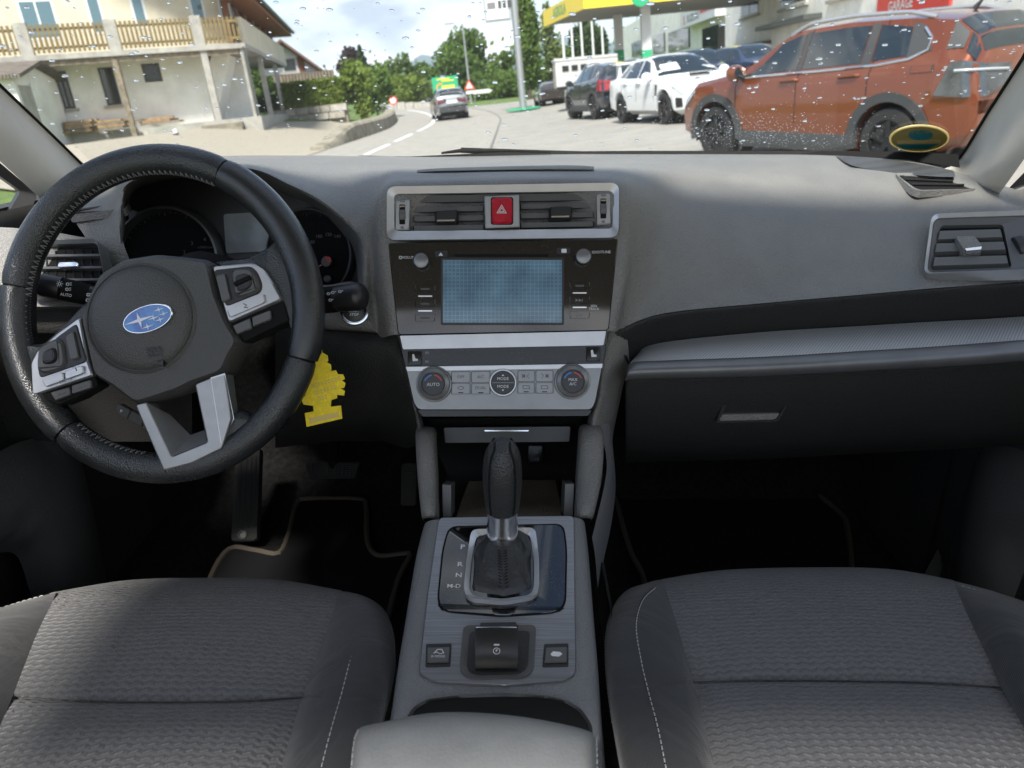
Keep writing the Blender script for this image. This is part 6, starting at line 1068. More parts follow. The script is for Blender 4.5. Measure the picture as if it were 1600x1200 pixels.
# ---------------------------------------------------------------- gear selector
M('bright_trim', (.74, .75, .77), .22, .55); gb_ = K.pt(786, 893)
gs = thing('gear_selector', 'black leather automatic gear lever with chrome collar and stitched boot', 'gear lever', gb_, cabin=True)
fo = rquad([(737, 836), (836, 833), (842, 880), (842, 930), (834, 941), (787, 949), (734, 944), (725, 933), (730, 880)], 10, 4); fi = rquad([(745, 842), (828, 840), (834, 880), (834, 926), (827, 935), (787, 941), (741, 937), (733, 928), (737, 880)], 8, 4)
mb = MB(); ringp(mb, K, fo, fi, .002, .010, .006); mb.build('boot_frame', 'bright_trim', gs)
M('boot_leather', (.022, .023, .024), .45, bump=(300, .4, 'noise', .002), var=(18, .3))
ring0 = [K.pt(x, y, .005) for x, y in fi]; rows = []; n = len(fi)
top_c = A(785, 836, .700); axis = (A(785, 740, .695) - top_c).normalized(); side = V((1, 0, 0)); fr = axis.cross(side).normalized()
ring2 = []
for i, (x, y) in enumerate(fi):
    a = atan2(-(y - 890), x - 786); ring2.append(top_c + side * cos(a) * .0165 + fr * -sin(a) * -.0165 if 0 else top_c + side * .0165 * cos(a) + V((0, 1, .2)).normalized() * .0165 * sin(a))
random.seed(3); ph = random.random() * 6
for t in (0, .06, .15, .3, .5, .7, .85, .95, 1.0):
    r_ = []
    for i in range(n):
        a, b = ring0[i], ring2[i]; s = t ** .85 if t < 1 else 1
        p = V((a.x + (b.x - a.x) * s, a.y + (b.y - a.y) * s, a.z + (b.z - a.z) * (t ** 1.05)))
        fold = .0035 * sin(i * 2 * pi * 5 / n + ph + t * 4) * sin(pi * min(1, t * 1.1)); c_ = V((top_c.x, (a.y + b.y) / 2, p.z)); d = (p - c_); d.z = 0
        if d.length > 1e-5: p = p + d.normalized() * fold
        if t == .06: p.z -= .004
        r_.append(p)
    rows.append(r_)
MB().grid(loft([r + [r[0]] for r in rows], 1, 3)).build('boot', 'boot_leather', gs, angle=80)
mb = MB()
for k in range(13):
    t = .12 + k * .062; a = K.pt(787, 938, .006).lerp(top_c + V((0, -.0165, -.003)), t ** .8)
    for s_ in (-1, 1): mb.tube([a + V((s_ * .0018, -.003, .002)), a + V((s_ * .005, -.0025, .0035))], .0007, 4)
mb.build('boot_stitching', 'matte_black', gs)['kind'] = 'stuff'
c0 = A(785, 838, .700); MB().lathe([(.0150, -.004), (.0168, 0), (.0172, .012), (.0160, .028), (.0165, .034), (.0, .034)], c0, axis, u=V((1, 0, 0)), seg=32).build('collar', 'chrome', gs)
kb = c0 + axis * .030; rows = []
M('knob_leather', (.028, .029, .030), .38, bump=(520, .55, 'voronoi', .0016))
kprof = [(0, .0150, .0145, 0), (.006, .0175, .0165, 0), (.022, .0195, .0205, .001), (.045, .0205, .0235, .003), (.062, .0200, .0240, .004), (.076, .0180, .0215, .004), (.086, .0130, .0155, .004), (.091, .006, .007, .004), (.092, .0005, .0005, .004)]
for h, rx, ry, off in kprof:
    rows.append([kb + axis * h + side * rx * cos(2 * pi * k / 32) * (1 if abs(cos(2 * pi * k / 32)) < .96 else 1.0) + fr * (ry * sin(2 * pi * k / 32) - off) for k in range(32)])
MB().grid(loft([r + [r[0]] for r in rows], 1, 3)).build('knob', 'knob_leather', gs, angle=80)
for s_ in (-1, 1):
    path = [kb + axis * (h + .001) + side * s_ * (rx * .66) + fr * (-ry * .79 - off) for h, rx, ry, off in kprof[1:7]] + [kb + axis * (kprof[6][0] + .004) + side * s_ * .0075 + fr * -.006]
    if fr.y > 0: pass
    MB().tube(spline(path, 4), .0011, 6).build('knob_seam', 'matte_black', gs)
    path = [kb + axis * (h + .001) + side * s_ * (rx * .66) + fr * (ry * .79 - off) for h, rx, ry, off in kprof[1:7]]
    MB().tube(spline(path, 4), .0011, 6).build('knob_seam', 'matte_black', gs)
# ---------------------------------------------------------------- seats
def seat_cloth(name, ribs):
    m = M(name, (.030, .031, .034), .85, sheen=.25, spec=.25); n_, l_, b = nodes_of(m); c = n_.new('ShaderNodeTexCoord'); src = c.outputs['Object']
    if ribs:
        sp = n_.new('ShaderNodeSeparateXYZ'); l_.new(src, sp.inputs[0]); mk = lambda op, x, y=None: (lambda q: (l_.new(x, q.inputs[0]), (l_.new(y, q.inputs[1]) if hasattr(y, 'node') else setattr(q.inputs[1], 'default_value', y)) if y is not None else 0, setattr(q, 'operation', op), q.outputs[0])[-1])(n_.new('ShaderNodeMath'))
        wz = n_.new('ShaderNodeTexNoise'); wz.inputs['Scale'].default_value = 9; wz.inputs['Detail'].default_value = 4; l_.new(src, wz.inputs[0])
        zig = mk('MULTIPLY', mk('PINGPONG', sp.outputs['X'], .0062), .34); yy = mk('ADD', mk('ADD', sp.outputs['Y'], zig), mk('MULTIPLY', wz.outputs[0], .012))
        rib = mk('SINE', mk('MULTIPLY', yy, 2 * pi / .0068)); fine = n_.new('ShaderNodeTexNoise'); fine.inputs['Scale'].default_value = 420; l_.new(src, fine.inputs[0])
        hgt = mk('ADD', rib, mk('MULTIPLY', fine.outputs[0], 1.6)); rp = n_.new('ShaderNodeValToRGB'); l_.new(mk('MULTIPLY_ADD', hgt, .3), rp.inputs[0]); rp.color_ramp.elements[0].color = (.032, .032, .033, 1); rp.color_ramp.elements[1].color = (.118, .117, .117, 1); rp.color_ramp.elements[0].position = .0; rp.color_ramp.elements[1].position = .75
        l_.new(rp.outputs[0], b.inputs['Base Color']); st_, inv = .8, False
    else:
        wv = n_.new('ShaderNodeTexWave'); wv.inputs['Scale'].default_value = 210; mpn = n_.new('ShaderNodeMapping'); mpn.inputs['Rotation'].default_value = (0, 0, .8); l_.new(src, mpn.inputs[0]); l_.new(mpn.outputs[0], wv.inputs[0]); hgt = wv.outputs[0]; st_, inv = .25, False
        nz = n_.new('ShaderNodeTexNoise'); nz.inputs['Scale'].default_value = 18; nz.inputs['Detail'].default_value = 5; l_.new(src, nz.inputs[0]); rp = n_.new('ShaderNodeValToRGB'); rp.color_ramp.elements[0].color = (.020, .020, .021, 1); rp.color_ramp.elements[1].color = (.036, .036, .037, 1); l_.new(nz.outputs[0], rp.inputs[0]); l_.new(rp.outputs[0], b.inputs['Base Color'])
    bn = n_.new('ShaderNodeBump'); bn.invert = inv; bn.inputs['Strength'].default_value = st_; bn.inputs['Distance'].default_value = .0015; l_.new(hgt, bn.inputs['Height']); l_.new(bn.outputs[0], b.inputs['Normal'])
    w2 = n_.new('ShaderNodeTexNoise'); w2.inputs['Scale'].default_value = 13; w2.inputs['Detail'].default_value = 3; w2.inputs['Distortion'].default_value = .8; l_.new(src, w2.inputs[0]); b2 = n_.new('ShaderNodeBump'); b2.inputs['Strength'].default_value = .35; b2.inputs['Distance'].default_value = .012; l_.new(w2.outputs[0], b2.inputs['Height']); l_.new(b2.outputs[0], bn.inputs['Normal'])     # soft creases
seat_cloth('seat_ribbed', True); seat_cloth('seat_plain', False)
def seat(label, name, base, centre, sides, creases):
    s_ = thing(name, label, 'seat', base, 'front seats', cabin=True)
    MB().grid(loft([[Dp(*p) for p in r] for r in centre], 6, 6)).build('cushion_panel', 'seat_ribbed', s_, angle=80)
    for g, st in sides:
        R3 = [[Dp(*p) for p in r] for r in g]; MB().grid(loft(R3, 6, 4)).build('bolster', 'seat_plain', s_, angle=80)
        for row in st:
            fr = spline([Dp(*p) for p in row], 6); stitches(fr, .0040, .0020, .0005, V((0, 0, .0012))).build('stitching', 'stitch_white', s_)['kind'] = 'stuff'
            MB().tube([p + V((0, .003, -.0004)) for p in fr], .0009, 5).build('seam', 'matte_black', s_)
    return s_
E0 = .545
# driver: rows front to back; columns left to right.  (x, y, drop)
dr_c = [[(70, 960, .74), (200, 950, .75), (320, 948, .75), (440, 950, .75), (540, 962, .74)],
        [(82, 930, .60), (200, 913, .61), (320, 909, .61), (430, 911, .61), (536, 928, .60)],
        [(86, 926, .570), (200, 908, .573), (320, 905, .575), (430, 908, .573), (531, 924, .570)],
        [(82, 940, .552), (196, 930, .548), (318, 928, .547), (428, 930, .548), (526, 940, .552)],
        [(60, 985, .546), (180, 980, .540), (310, 980, .538), (420, 980, .540), (510, 985, .546)],
        [(38, 1040, .548), (165, 1042, .542), (300, 1043, .540), (405, 1042, .542), (489, 1042, .548)],
        [(22, 1082, .553), (150, 1088, .549), (290, 1089, .548), (395, 1087, .549), (475, 1082, .553)],
        [(20, 1090, .560), (148, 1096, .558), (288, 1097, .557), (393, 1095, .558), (472, 1089, .560)],
        [(17, 1098, .556), (145, 1105, .550), (286, 1106, .549), (391, 1104, .550), (469, 1097, .556)],
        [(0, 1135, .553), (130, 1142, .545), (275, 1143, .543), (380, 1142, .545), (458, 1135, .553)],
        [(-24, 1210, .558), (110, 1215, .55), (262, 1216, .548), (365, 1215, .55), (437, 1210, .558)],
        [(-60, 1330, .57), (85, 1340, .56), (245, 1340, .56), (340, 1340, .56), (405, 1330, .57)]]
dr_r = [[r[-1] for r in dr_c[1:]],
        [(548, 930, .60), (548, 926, .571), (543, 941, .545), (528, 986, .533), (508, 1042, .533), (495, 1083, .535), (492, 1090, .537), (489, 1098, .537), (478, 1135, .535), (458, 1210, .538), (425, 1330, .55)],
        [(566, 935, .605), (570, 932, .572), (572, 948, .538), (566, 990, .522), (552, 1042, .519), (540, 1085, .52), (538, 1092, .52), (536, 1100, .52), (526, 1135, .52), (508, 1210, .523), (478, 1330, .535)],
        [(582, 942, .615), (590, 943, .582), (598, 962, .548), (602, 1000, .528), (598, 1045, .522), (590, 1088, .522), (588, 1095, .522), (586, 1102, .522), (577, 1138, .522), (560, 1210, .525), (530, 1330, .54)],
        [(592, 950, .64), (604, 960, .61), (613, 985, .58), (617, 1015, .562), (616, 1052, .555), (609, 1092, .552), (607, 1100, .552), (605, 1108, .552), (596, 1142, .552), (580, 1210, .555), (552, 1330, .57)],
        [(590, 985, .74), (604, 990, .72), (614, 1010, .70), (619, 1040, .68), (617, 1075, .67), (610, 1110, .66), (608, 1118, .66), (606, 1126, .66), (598, 1158, .66), (582, 1225, .66), (556, 1340, .67)]]
dr_l = [[(-140, 1000, .75), (-150, 985, .60), (-160, 990, .57), (-175, 1020, .55), (-200, 1100, .54), (-230, 1210, .54), (-270, 1330, .55)],
        [(-40, 985, .74), (-40, 966, .60), (-45, 964, .57), (-60, 980, .545), (-85, 1060, .53), (-120, 1200, .53), (-160, 1330, .54)],
        [(20, 970, .74), (22, 947, .60), (24, 943, .568), (14, 960, .540), (-30, 1060, .530), (-70, 1200, .535), (-110, 1330, .545)],
        [(70, 960, .74), (82, 930, .60), (86, 926, .570), (82, 940, .552), (22, 1082, .553), (-24, 1210, .558), (-60, 1330, .57)]]
seat('charcoal cloth driver seat cushion behind the steering wheel', 'driver_seat', Dp(300, 1050, .75), dr_c, [(dr_r, [[(556, 948, .547), (560, 985, .528), (545, 1042, .522), (534, 1085, .5225), (518, 1140, .522), (500, 1210, .525)], dr_r[4][1:9]]), (dr_l, [[(-40, 966, .571), (22, 945, .570), (75, 930, .568)]])], 0)
ps_c = [[(1025, 940, .74), (1130, 925, .75), (1260, 922, .75), (1390, 925, .75), (1500, 945, .74)],
        [(1032, 910, .60), (1130, 896, .61), (1260, 891, .61), (1390, 894, .61), (1492, 912, .60)],
        [(1036, 906, .570), (1132, 892, .573), (1260, 889, .575), (1388, 891, .573), (1490, 908, .570)],
        [(1041, 922, .552), (1137, 912, .548), (1264, 910, .547), (1390, 912, .548), (1496, 924, .552)],
        [(1056, 970, .546), (1150, 964, .540), (1275, 962, .538), (1405, 964, .540), (1516, 970, .546)],
        [(1072, 1025, .548), (1166, 1022, .542), (1290, 1022, .540), (1425, 1024, .542), (1544, 1028, .548)],
        [(1083, 1058, .553), (1178, 1057, .549), (1300, 1058, .548), (1440, 1060, .549), (1560, 1066, .553)],
        [(1085, 1066, .560), (1180, 1064, .558), (1303, 1064, .557), (1443, 1067, .558), (1564, 1074, .560)],
        [(1087, 1074, .556), (1183, 1072, .550), (1306, 1072, .549), (1447, 1075, .550), (1568, 1082, .556)],
        [(1097, 1115, .553), (1195, 1114, .545), (1320, 1114, .543), (1465, 1116, .545), (1590, 1120, .553)],
        [(1118, 1205, .558), (1218, 1205, .55), (1345, 1205, .548), (1500, 1206, .55), (1640, 1210, .558)],
        [(1145, 1330, .57), (1250, 1330, .56), (1385, 1330, .56), (1550, 1330, .56), (1700, 1330, .57)]]
ps_l = [[(985, 965, .74), (972, 968, .72), (955, 990, .70), (948, 1025, .68), (950, 1060, .67), (955, 1095, .66), (957, 1102, .66), (958, 1110, .66), (965, 1150, .66), (980, 1225, .66), (1005, 1340, .67)],
        [(985, 930, .64), (968, 938, .61), (953, 962, .58), (946, 1000, .562), (946, 1040, .555), (949, 1078, .552), (950, 1086, .552), (951, 1094, .552), (957, 1135, .552), (970, 1210, .555), (992, 1330, .57)],
        [(995, 918, .615), (980, 922, .582), (965, 945, .548), (958, 990, .528), (958, 1035, .522), (962, 1072, .522), (963, 1080, .522), (964, 1088, .522), (971, 1128, .522), (985, 1210, .525), (1010, 1330, .54)],
        [(1010, 912, .605), (1004, 914, .572), (1000, 930, .538), (998, 975, .522), (1003, 1028, .519), (1010, 1066, .52), (1012, 1073, .52), (1013, 1081, .52), (1022, 1122, .52), (1040, 1208, .523), (1065, 1330, .535)],
        [(1022, 910, .60), (1022, 908, .571), (1026, 924, .545), (1036, 971, .533), (1050, 1026, .533), (1062, 1060, .535), (1064, 1068, .537), (1066, 1076, .537), (1076, 1118, .535), (1096, 1206, .538), (1124, 1330, .55)],
        [r[0] for r in ps_c[1:]]]
ps_r = [[r[-1] for r in ps_c[1:6]] + [ps_c[6][-1], ps_c[9][-1], ps_c[10][-1]],
        [(1506, 915, .60), (1506, 912, .571), (1516, 930, .545), (1540, 975, .533), (1568, 1030, .533), (1585, 1066, .535), (1615, 1120, .535), (1665, 1208, .538)],
        [(1560, 930, .61), (1565, 928, .575), (1575, 945, .54), (1600, 990, .52), (1630, 1040, .52), (1650, 1075, .52), (1680, 1125, .52), (1730, 1208, .52)],
        [(1620, 950, .63), (1630, 955, .60), (1645, 975, .57), (1670, 1015, .55), (1695, 1060, .55), (1715, 1090, .55), (1745, 1140, .55), (1790, 1215, .55)],
        [(1625, 985, .74), (1640, 985, .72), (1660, 1005, .70), (1685, 1045, .68), (1712, 1090, .68), (1732, 1120, .68), (1762, 1170, .68), (1805, 1245, .68)]]
seat('charcoal cloth passenger seat cushion in front of the glovebox', 'passenger_seat', Dp(1290, 1030, .75), ps_c, [(ps_l, [[(1024, 920, .5465), (1004, 940, .533), (994, 980, .5225), (1003, 1040, .5195), (1015, 1090, .52), (1028, 1140, .5205), (1042, 1210, .523)], ps_l[1][1:9]]), (ps_r, [[(1502, 917, .560), (1540, 930, .556), (1600, 965, .55), (1640, 1005, .54)]])], 0)
# ---------------------------------------------------------------- floor, mats, pedals, doors
M('carpet', (.013, .013, .013), .95, bump=(500, .9, 'noise', .003), var=(90, .5), spec=.1); M('carpet_grey', (.035, .036, .034), .95, bump=(500, .9, 'noise', .003), var=(120, .4), spec=.1)
M('mat_cloth', (.008, .008, .009), .95, bump=(600, .8, 'noise', .002), spec=.1); M('mat_binding', (.055, .045, .032), .8, bump=(900, .6))
fl = MB()
rowsf = [[V((x, Y, z)) for x in (-.95, -.5, -.2, 0, .2, .5, .95)] for Y, z in ((-.2, -.86), (.6, -.86), (1.25, -.87), (1.5, -.83), (1.68, -.66), (1.78, -.40), (1.72, -.18), (1.45, -.135))]
fl.grid(loft(rowsf, 3, 3)); tag(fl.build('car_floor', 'carpet', None), 'black carpeted car floor and bulkhead in the footwells', None, None, 'structure', True)
mb = MB(); mb.grid(loft([[V((s_ * .155, Y, -.86)), V((s_ * .135, Y, -.75)), V((s_ * .125, Y, -.60)), V((s_ * .11, Y, -.54))] for s_ in (1,) for Y in (-.2, .5, 1.0)], 3, 3)); tag(mb.build('tunnel_carpet', 'carpet_grey', None), 'grey carpeted side of the centre tunnel by the passenger mat', None, None, 'structure', True)
def mat_(label, outline, drop, grp):
    t_ = thing('floor_mat', label, 'floor mat', Dp(outline[0][0], outline[0][1], drop), 'floor mats', cabin=True); P = [Dp(x, y, drop) for x, y in outline]
    MB().prism([p - V((0, 0, .008)) for p in P], P).build('mat_cloth', 'mat_cloth', t_); MB().tube(P, .0055, 8, closed=True).build('mat_binding', 'mat_binding', t_)
sm = lambda P: [(p.x, p.y) for p in spline([V((x, y, 0)) for x, y in P], 4)]
mat_('black driver floor mat with brown bound notched edge', sm([(300, 990), (328, 905), (358, 858), (400, 860), (436, 864), (452, 830), (462, 790), (480, 780), (560, 780), (572, 792), (574, 845), (590, 868), (625, 866), (640, 868), (622, 905), (600, 990)]), .845, 'floor mats')
mat_('black passenger floor mat with bound edge below the glovebox', sm([(1015, 1000), (1006, 905), (985, 860), (966, 790), (963, 740), (1180, 700), (1240, 745), (1310, 800), (1325, 830), (1332, 905), (1340, 1000)]), .845, 'floor mats')
M('pedal_rubber', (.022, .022, .021), .7, bump=(160, .5, 'wave'))
PP = Plane(A(385, 790, 1.33), V((0, -.8, .6)))
pd = thing('foot_rest', 'long ribbed black foot rest with a round stud, left in the driver footwell', 'foot rest', A(382, 845, 1.30), cabin=True)
plate(MB(), PP, rquad([(370, 700), (408, 700), (403, 845), (362, 847)], 6, 3), -.015, .006, 2, .003).build('pad', 'pedal_rubber', pd)
for x in (376, 384, 392, 399): MB().tube([PP.pt(x + 3, 715, .006), PP.pt(x - 1, 825, .006)], .0022, 5).build('rib', 'pedal_rubber', pd)
MB().lathe([(.009, 0), (.009, .004), (.006, .005), (.005, .002), (0, .002)], PP.pt(381, 836, .006), PP.n, seg=20).build('stud', 'vent_grey', pd)
PB = Plane(A(520, 735, 1.42), V((0, -.9, .45)))
bp = thing('brake_pedal', 'wide black brake pedal deep in the driver footwell', 'pedal', A(515, 745, 1.42), cabin=True)
plate(MB(), PB, rquad([(478, 722), (562, 722), (556, 748), (484, 748)], 5, 3), -.012, .006, 2).build('pad', 'pedal_rubber', bp)
for k in range(6): MB().tube([PB.pt(490 + k * 12, 726, .006), PB.pt(491 + k * 11.5, 744, .006)], .0025, 5).build('rib', 'pedal_rubber', bp)
MB().tube([PB.pt(520, 730, -.005), PB.pt(525, 690, .02), PB.pt(528, 640, .08)], .012, 8).build('arm', 'matte_black', bp)
ap = thing('accelerator_pedal', 'narrow black accelerator pedal beside the console', 'pedal', A(640, 755, 1.42), cabin=True)
plate(MB(), PB, rquad([(628, 724), (652, 724), (650, 790), (626, 790)], 5, 3), -.012, .006, 2).build('pad', 'pedal_rubber', ap)
MB().tube([PB.pt(640, 740, -.005), PB.pt(642, 700, -.02)], .008, 8).build('arm', 'matte_black', ap)
# doors
M('door_plastic', (.065, .065, .063), .55, bump=(520, .5, 'voronoi', .0016)); M('door_dark', (.02, .02, .02), .7)
def door(side, label):
    X = .735 * side; g = (lambda x, y, z: V(((x + (.05 if side > 0 and x < .73 else 0)) * side, y, z)))
    d_ = thing('front_door', label, 'car door', V((X, .6, -.7)), 'front doors', cabin=True)
    mb = MB(); mb.grid(loft([[g(.76, Y, -.86), g(.755, Y, -.6), g(.75, Y, -.35), g(.745, Y, -.2), g(.755, Y, -.165)] for Y in (-.1, .4, .8, 1.1, 1.45, 1.85)], 3, 3)); mb.build('inner_panel', 'door_dark', d_)
    mb = MB()                                            # raised map-pocket moulding sweeping up to the dash
    mb.grid(loft([[g(.74, 1.14, -.84), g(.725, 1.13, -.66), g(.715, 1.10, -.53), g(.72, 1.02, -.485), g(.725, .9, -.47), g(.72, .6, -.46), g(.72, .2, -.46)], [g(.715, 1.10, -.84), g(.70, 1.085, -.66), g(.69, 1.06, -.55), g(.693, 1.0, -.505), g(.70, .9, -.49), g(.70, .6, -.48), g(.70, .2, -.48)],
        [g(.695, 1.03, -.84), g(.672, 1.02, -.68), g(.665, 1.0, -.585), g(.668, .96, -.545), g(.675, .88, -.525), g(.68, .6, -.52), g(.68, .2, -.52)], [g(.70, .97, -.84), g(.678, .955, -.70), g(.672, .94, -.61), g(.675, .91, -.575), g(.685, .85, -.56), g(.69, .6, -.56), g(.69, .2, -.56)], [g(.73, .95, -.84), g(.72, .93, -.71), g(.715, .92, -.63), g(.715, .89, -.60), g(.72, .84, -.58), g(.72, .6, -.58), g(.72, .2, -.58)]], 4, 4)); mb.build('pocket_moulding', 'door_plastic', d_, angle=80)
    MB().prism([g(.80, -.2, -1.0), g(.80, 1.95, -1.0), g(.80, 1.95, -.17), g(.80, -.2, -.17)], [g(.83, -.2, -1.0), g(.83, 1.95, -1.0), g(.83, 1.95, -.17), g(.83, -.2, -.17)]).build('light_block_skin', 'smooth_black', d_)  # unseen sheet added to stop outside light leaking past the inner panel
    mb = MB(); mb.grid(loft([[g(.738, Y, z) for z in (-.82, -.7, -.58, -.50)] for Y in (1.13, 1.2, 1.28, 1.36)], 3, 3)); mb.build('speaker_grille', 'door_mesh', d_)
    mb = MB(); mb.grid(loft([[g(.75, Y, -.22), g(.70, Y, -.215), g(.675, Y, -.23), g(.67, Y, -.26), g(.69, Y, -.29), g(.74, Y, -.30)] for Y in (-.1, .3, .7, .86)], 3, 3)); mb.build('arm_pad', 'leather', d_, angle=80)
    return d_
door(-1, 'black driver door panel with perforated speaker grille beside the steering wheel'); door(1, 'black passenger door panel at the right end of the dashboard')
# ---------------------------------------------------------------- windscreen, pillars
WP = Plane((0, 1.45, -.112), (0, .55, 1))
ws = thing('windscreen', 'rain-spotted windscreen glass above the dashboard', 'windscreen', WP.pt(800, 243), cabin=True)
thin_glass('windscreen_glass', (.95, .975, .96))
wr = lambda s: [WP.pt(x, y, 0) for x, y in s]
C4 = [V((-.80, 1.50, 0)), V((.86, 1.50, 0)), V((.72, .78, 0)), V((-.68, .78, 0))]
zz = lambda p, h=0: V((p.x, p.y, -.112 + (1.45 - p.y) * .55)) + WP.n * h
mb = MB(); mb.add([zz(p) for p in C4], [(0, 1, 2, 3)]); mb.build('pane', 'windscreen_glass', ws)
mb = MB(); mb.grid([[A(560, 243.5, 1.455), A(640, 246, 1.455), A(800, 243, 1.455), A(1000, 241.5, 1.455), A(1290, 243, 1.44), A(1420, 250, 1.40), A(1500, 262, 1.32)], [A(560, 243.0, 1.46), A(640, 244.5, 1.46), A(800, 237, 1.46), A(1000, 235.5, 1.46), A(1290, 236, 1.445), A(1420, 237, 1.41), A(1497, 241, 1.34)], [A(560, 243.5, 1.50), A(640, 244.5, 1.50), A(800, 237, 1.50), A(1000, 235.5, 1.5), A(1290, 236, 1.5), A(1420, 238, 1.48), A(1497, 243, 1.42)]]); mb.build('black_border', 'matte_black', ws)
wb = thing('wiper', 'black wiper blade lying at the foot of the windscreen', 'wiper', WP.pt(800, 238, .02), cabin=True)
MB().tube([WP.pt(690, 244, .006), WP.pt(718, 240.5, .006), WP.pt(790, 240, .006), WP.pt(860, 242, .006)], [.002, .0035, .003, .002], 8).build('blade', 'matte_black', wb)
MB().tube([WP.pt(720, 246, .014), WP.pt(850, 250, .014), WP.pt(1000, 254, .014)], .005, 8).build('arm', 'matte_black', wb)
def pillar(label, E, Fp, Mid):
    t_ = thing('windscreen_pillar', label, 'pillar', E[0], 'windscreen pillars', cabin=True)
    MB().grid(loft([E, [e.lerp(m, .12) + V((0, -.008, -.003)) for e, m in zip(E, Mid)], Mid, Fp], 4, 4)).build('trim', 'headliner', t_, angle=80)
    MB().tube(spline([e + V((0, .004, .0)) for e in E], 4), .0028, 6).build('edge_seal', 'matte_black', t_); return t_
Ee = [WP.pt(x, y, -.012) for x, y in ((158, 275), (130, 250), (66, 187), (0, 123), (-130, -5))]
Mi = [A(120, 300, 1.30), A(90, 272, 1.24), A(20, 208, 1.14), A(-60, 140, 1.05), A(-210, 10, .9)]
Ff = [A(88, 335, 1.24), A(52, 300, 1.16), A(-20, 235, 1.07), A(-110, 170, .98), A(-270, 40, .85)]
Ee.append(V((-.675, .80, .222))); Mi.append(V((-.69, .72, .235))); Ff.append(V((-.70, .62, .25)))
pillar('light grey windscreen pillar trim left of the steering wheel', Ee, Ff, Mi)
Ee = [WP.pt(x, y, -.012) for x, y in ((1470, 256), (1500, 238), (1545, 165), (1600, 78), (1680, -50))]
Mi = [A(1520, 290, 1.22), A(1545, 262, 1.15), A(1600, 190, 1.07), A(1660, 100, 1.0), A(1760, -30, .9)]
Ff = [A(1556, 310, 1.15), A(1578, 280, 1.09), A(1625, 215, 1.02), A(1700, 125, .95), A(1820, -5, .85)]
Ee.append(V((.675, .80, .222))); Mi.append(V((.69, .72, .235))); Ff.append(V((.70, .62, .25)))
pillar('light grey windscreen pillar trim above the right side vent', Ee, Ff, Mi)
def sail(label, P, Y, glass):
    t_ = thing('quarter_window', label, 'car window', A(*P[0], Y), 'quarter windows', cabin=True)
    pl = Plane(A(*P[0], Y), V((1 if P[0][0] < 800 else -1, -.75, .1)))
    mb = MB(); PO = rquad(P, 8, 4); ringp(mb, pl, PO, shrink(PO, 24), -.02, .004, -.006); mb.build('frame', 'smooth_black', t_); mb = MB(); mb.add([pl.pt(x, y, -.011) for x, y in shrink(PO, 23)], [tuple(range(len(PO)))]); mb.build('pane', 'windscreen_glass', t_)
sail('black framed quarter window behind the left pillar, green grass beyond', [(-160, 160), (-60, 205), (58, 305), (36, 345), (-160, 345)], 1.12, 0)
sail('black framed quarter window at the right edge behind the pillar', [(1760, 150), (1680, 190), (1572, 300), (1600, 318), (1760, 330)], 1.08, 0)
# roof lining: unseen, keeps overhead light off the cabin, ends early to admit some
rl = thing('roof_lining', 'light grey roof lining over the cabin', 'roof lining', V((0, 0, .3)), cabin=True)
mb = MB(); rws = [[V((x, Y, z - .05 * (x / .68) ** 2)) for x in (-.68, -.5, -.25, 0, .25, .5, .68)] for Y, z in ((.80, .262), (.6, .285), (.2, .31), (0, .315), (-.2, .315))]
mb.grid(loft(rws, 2, 2)); mb.grid([[p + V((0, 0, .03)) for p in r] for r in loft(rws, 2, 2)]); mb.build('lining', 'headliner', rl, angle=80)
for s_ in (-1, 1): MB().tube([V((s_ * .27, .74, .262)), V((s_ * .31, .74, .258)), V((s_ * .55, .72, .250))], .012, 8).build('visor_hinge', 'headliner', rl); MB().box(min(s_ * .12, s_ * .56), max(s_ * .12, s_ * .56), .55, .74, .245, .258).build('sun_visor', 'headliner', rl)
# inspection sticker low in the right corner of the glass
M('sticker_gold', (.75, .66, .38), .45, var=(60, .15)); M('sticker_olive', (.42, .40, .22), .5, var=(80, .15)); M('sticker_teal', (.05, .40, .50), .5); M('sticker_cream', (.80, .70, .42), .5)
for q_ in ('sticker_gold', 'sticker_olive', 'sticker_teal', 'sticker_cream'):      # thin film: light passes through it
    t = MATS[q_].node_tree; b = t.nodes['Principled BSDF']; tl = t.nodes.new('ShaderNodeBsdfTranslucent'); ms = t.nodes.new('ShaderNodeMixShader'); ms.inputs[0].default_value = .6; tl.inputs[0].default_value = b.inputs['Base Color'].default_value
    t.links.new(b.outputs[0], ms.inputs[1]); t.links.new(tl.outputs[0], ms.inputs[2]); t.links.new(ms.outputs[0], t.nodes['Material Output'].inputs[0])
sk = thing('inspection_sticker', 'oval gold and teal sticker on the glass in the lower right corner', 'sticker', WP.pt(1436, 230, -.004), cabin=True)
base_ = plate(MB(), WP, ell(1436, 213, 47, 21, 40, -.03), -.0045, -.0028).build('rim', 'sticker_gold', sk)
plate(MB(), WP, ell(1436, 213, 44, 19, 40, -.03), -.0052, -.0046).build('field', 'sticker_olive', sk)
def skp(P, m_, n_, h=-.0056): plate(MB(), WP, P, h - .0005, h).build(n_, m_, sk)
skp(ell(1438, 206, 19, 8, 24), 'sticker_teal', 'disc'); skp([(1401, 215), (1470, 214), (1469, 219), (1402, 220)], 'sticker_cream', 'band'); skp([(1400, 221), (1466, 220), (1450, 228), (1412, 228)], 'sticker_teal', 'lower_band')
WPi = Plane(WP.p - WP.n * .0062, -WP.n)
ptext('TÜV', WPi, 1438, 206.5, 5, 'sticker_olive', sk, 0, .0003, True)
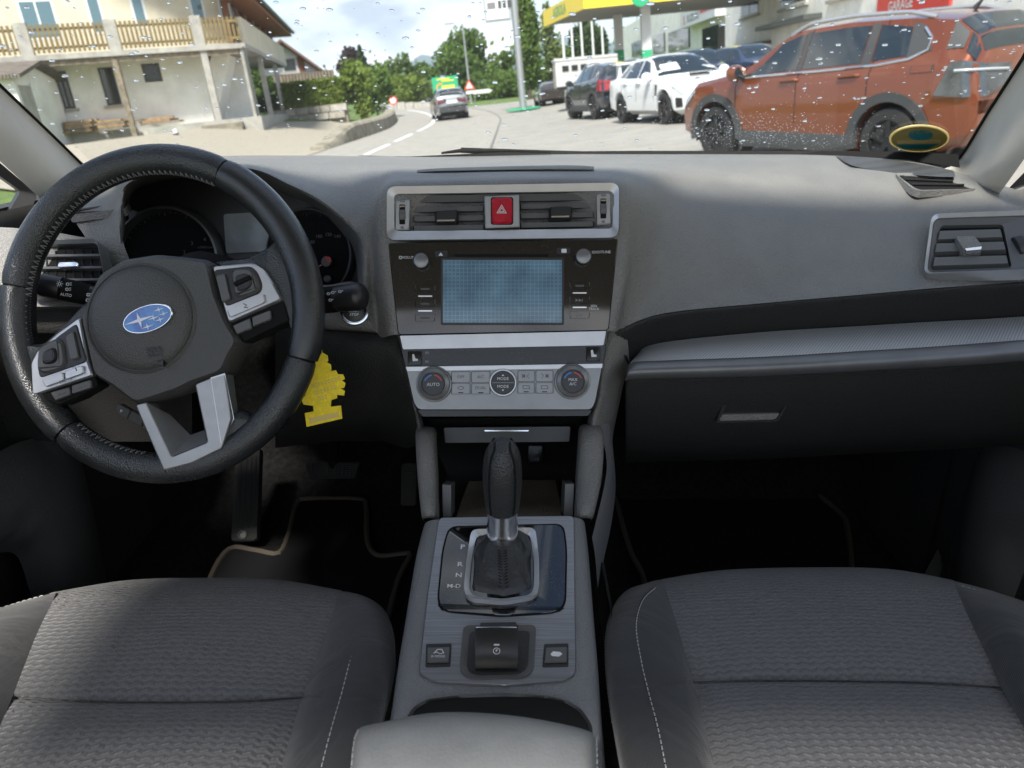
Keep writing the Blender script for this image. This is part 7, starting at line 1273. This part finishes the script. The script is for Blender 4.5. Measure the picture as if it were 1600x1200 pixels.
# raindrops on the outside of the glass: too many to count
md = bpy.data.materials.new('water'); md.use_nodes = True; b = md.node_tree.nodes['Principled BSDF']; b.inputs['Transmission Weight'].default_value = 1; b.inputs['Roughness'].default_value = 0; b.inputs['IOR'].default_value = 1.33; b.inputs['Base Color'].default_value = (1, 1, 1, 1); MATS['water'] = md
mb = MB(); random.seed(11); axu = V((1, 0, 0)); axv = WP.n.cross(axu)
def drop(p, r, asp, ang, hh):
    u = axu * cos(ang) + axv * sin(ang); v = axv * cos(ang) - axu * sin(ang); seg = 9 if r > .0012 else 6; rows = []
    for q, h in ((1, 0), (.9, .45), (.62, .8), (.25, .97)): rows.append([p + (u * cos(2 * pi * k / seg) * asp + v * sin(2 * pi * k / seg)) * r * q + WP.n * h * hh * r for k in range(seg)])
    b = len(mb.v); mb.grid(rows, True); mb.f.append(tuple(range(len(mb.v) - seg, len(mb.v)))); mb.f.append(tuple(range(b, b + seg))[::-1])
for _ in range(520):
    x, y = random.uniform(-20, 1600), random.uniform(-20, 236)
    drop(WP.pt(x, y, .0023), random.choice((.0010, .0014, .0018, .0024, .0032)) * random.uniform(.8, 1.15), random.uniform(1.0, 1.7), random.uniform(-.3, .3), .55)
for cx_, cy_, sx_, sy_, n in ((760, 225, 30, 8, 90), (960, 215, 90, 14, 420), (1110, 212, 60, 18, 330), (1190, 205, 45, 18, 260), (1240, 215, 80, 14, 150), (1340, 212, 60, 18, 160), (900, 190, 140, 34, 240), (500, 150, 260, 60, 200), (1250, 120, 240, 60, 200)):
    for _ in range(n):
        x, y = random.gauss(cx_, sx_), random.gauss(cy_, sy_)
        if y < 236: drop(WP.pt(x, y, .0023), random.uniform(.0004, .0009), random.uniform(.9, 1.4), 0, .6)
tag(mb.build('raindrops', 'water', None, angle=60), 'clear raindrops scattered over the windscreen', 'raindrops', None, 'stuff', True)
# ------------------------------------------------------------------ thin air haze towards the hills
hm = bpy.data.materials.new('haze'); hm.use_nodes = True; t = hm.node_tree; t.nodes.clear(); o_ = t.nodes.new('ShaderNodeOutputMaterial'); pv = t.nodes.new('ShaderNodeVolumePrincipled'); pv.inputs['Color'].default_value = (.72, .84, 1, 1); pv.inputs['Density'].default_value = .00022; t.links.new(pv.outputs[0], o_.inputs['Volume']); MATS['haze'] = hm
tag(MB().box(-2600, 2600, -80, 2960, -8, 260).build('haze', 'haze', None, smooth=False), 'thin blue haze in front of the hills', 'haze', None, 'stuff')
# ------------------------------------------------------------------ cabin into the world: the car leans on its slope
for o in CABIN: o.matrix_world = CAR @ o.matrix_basis
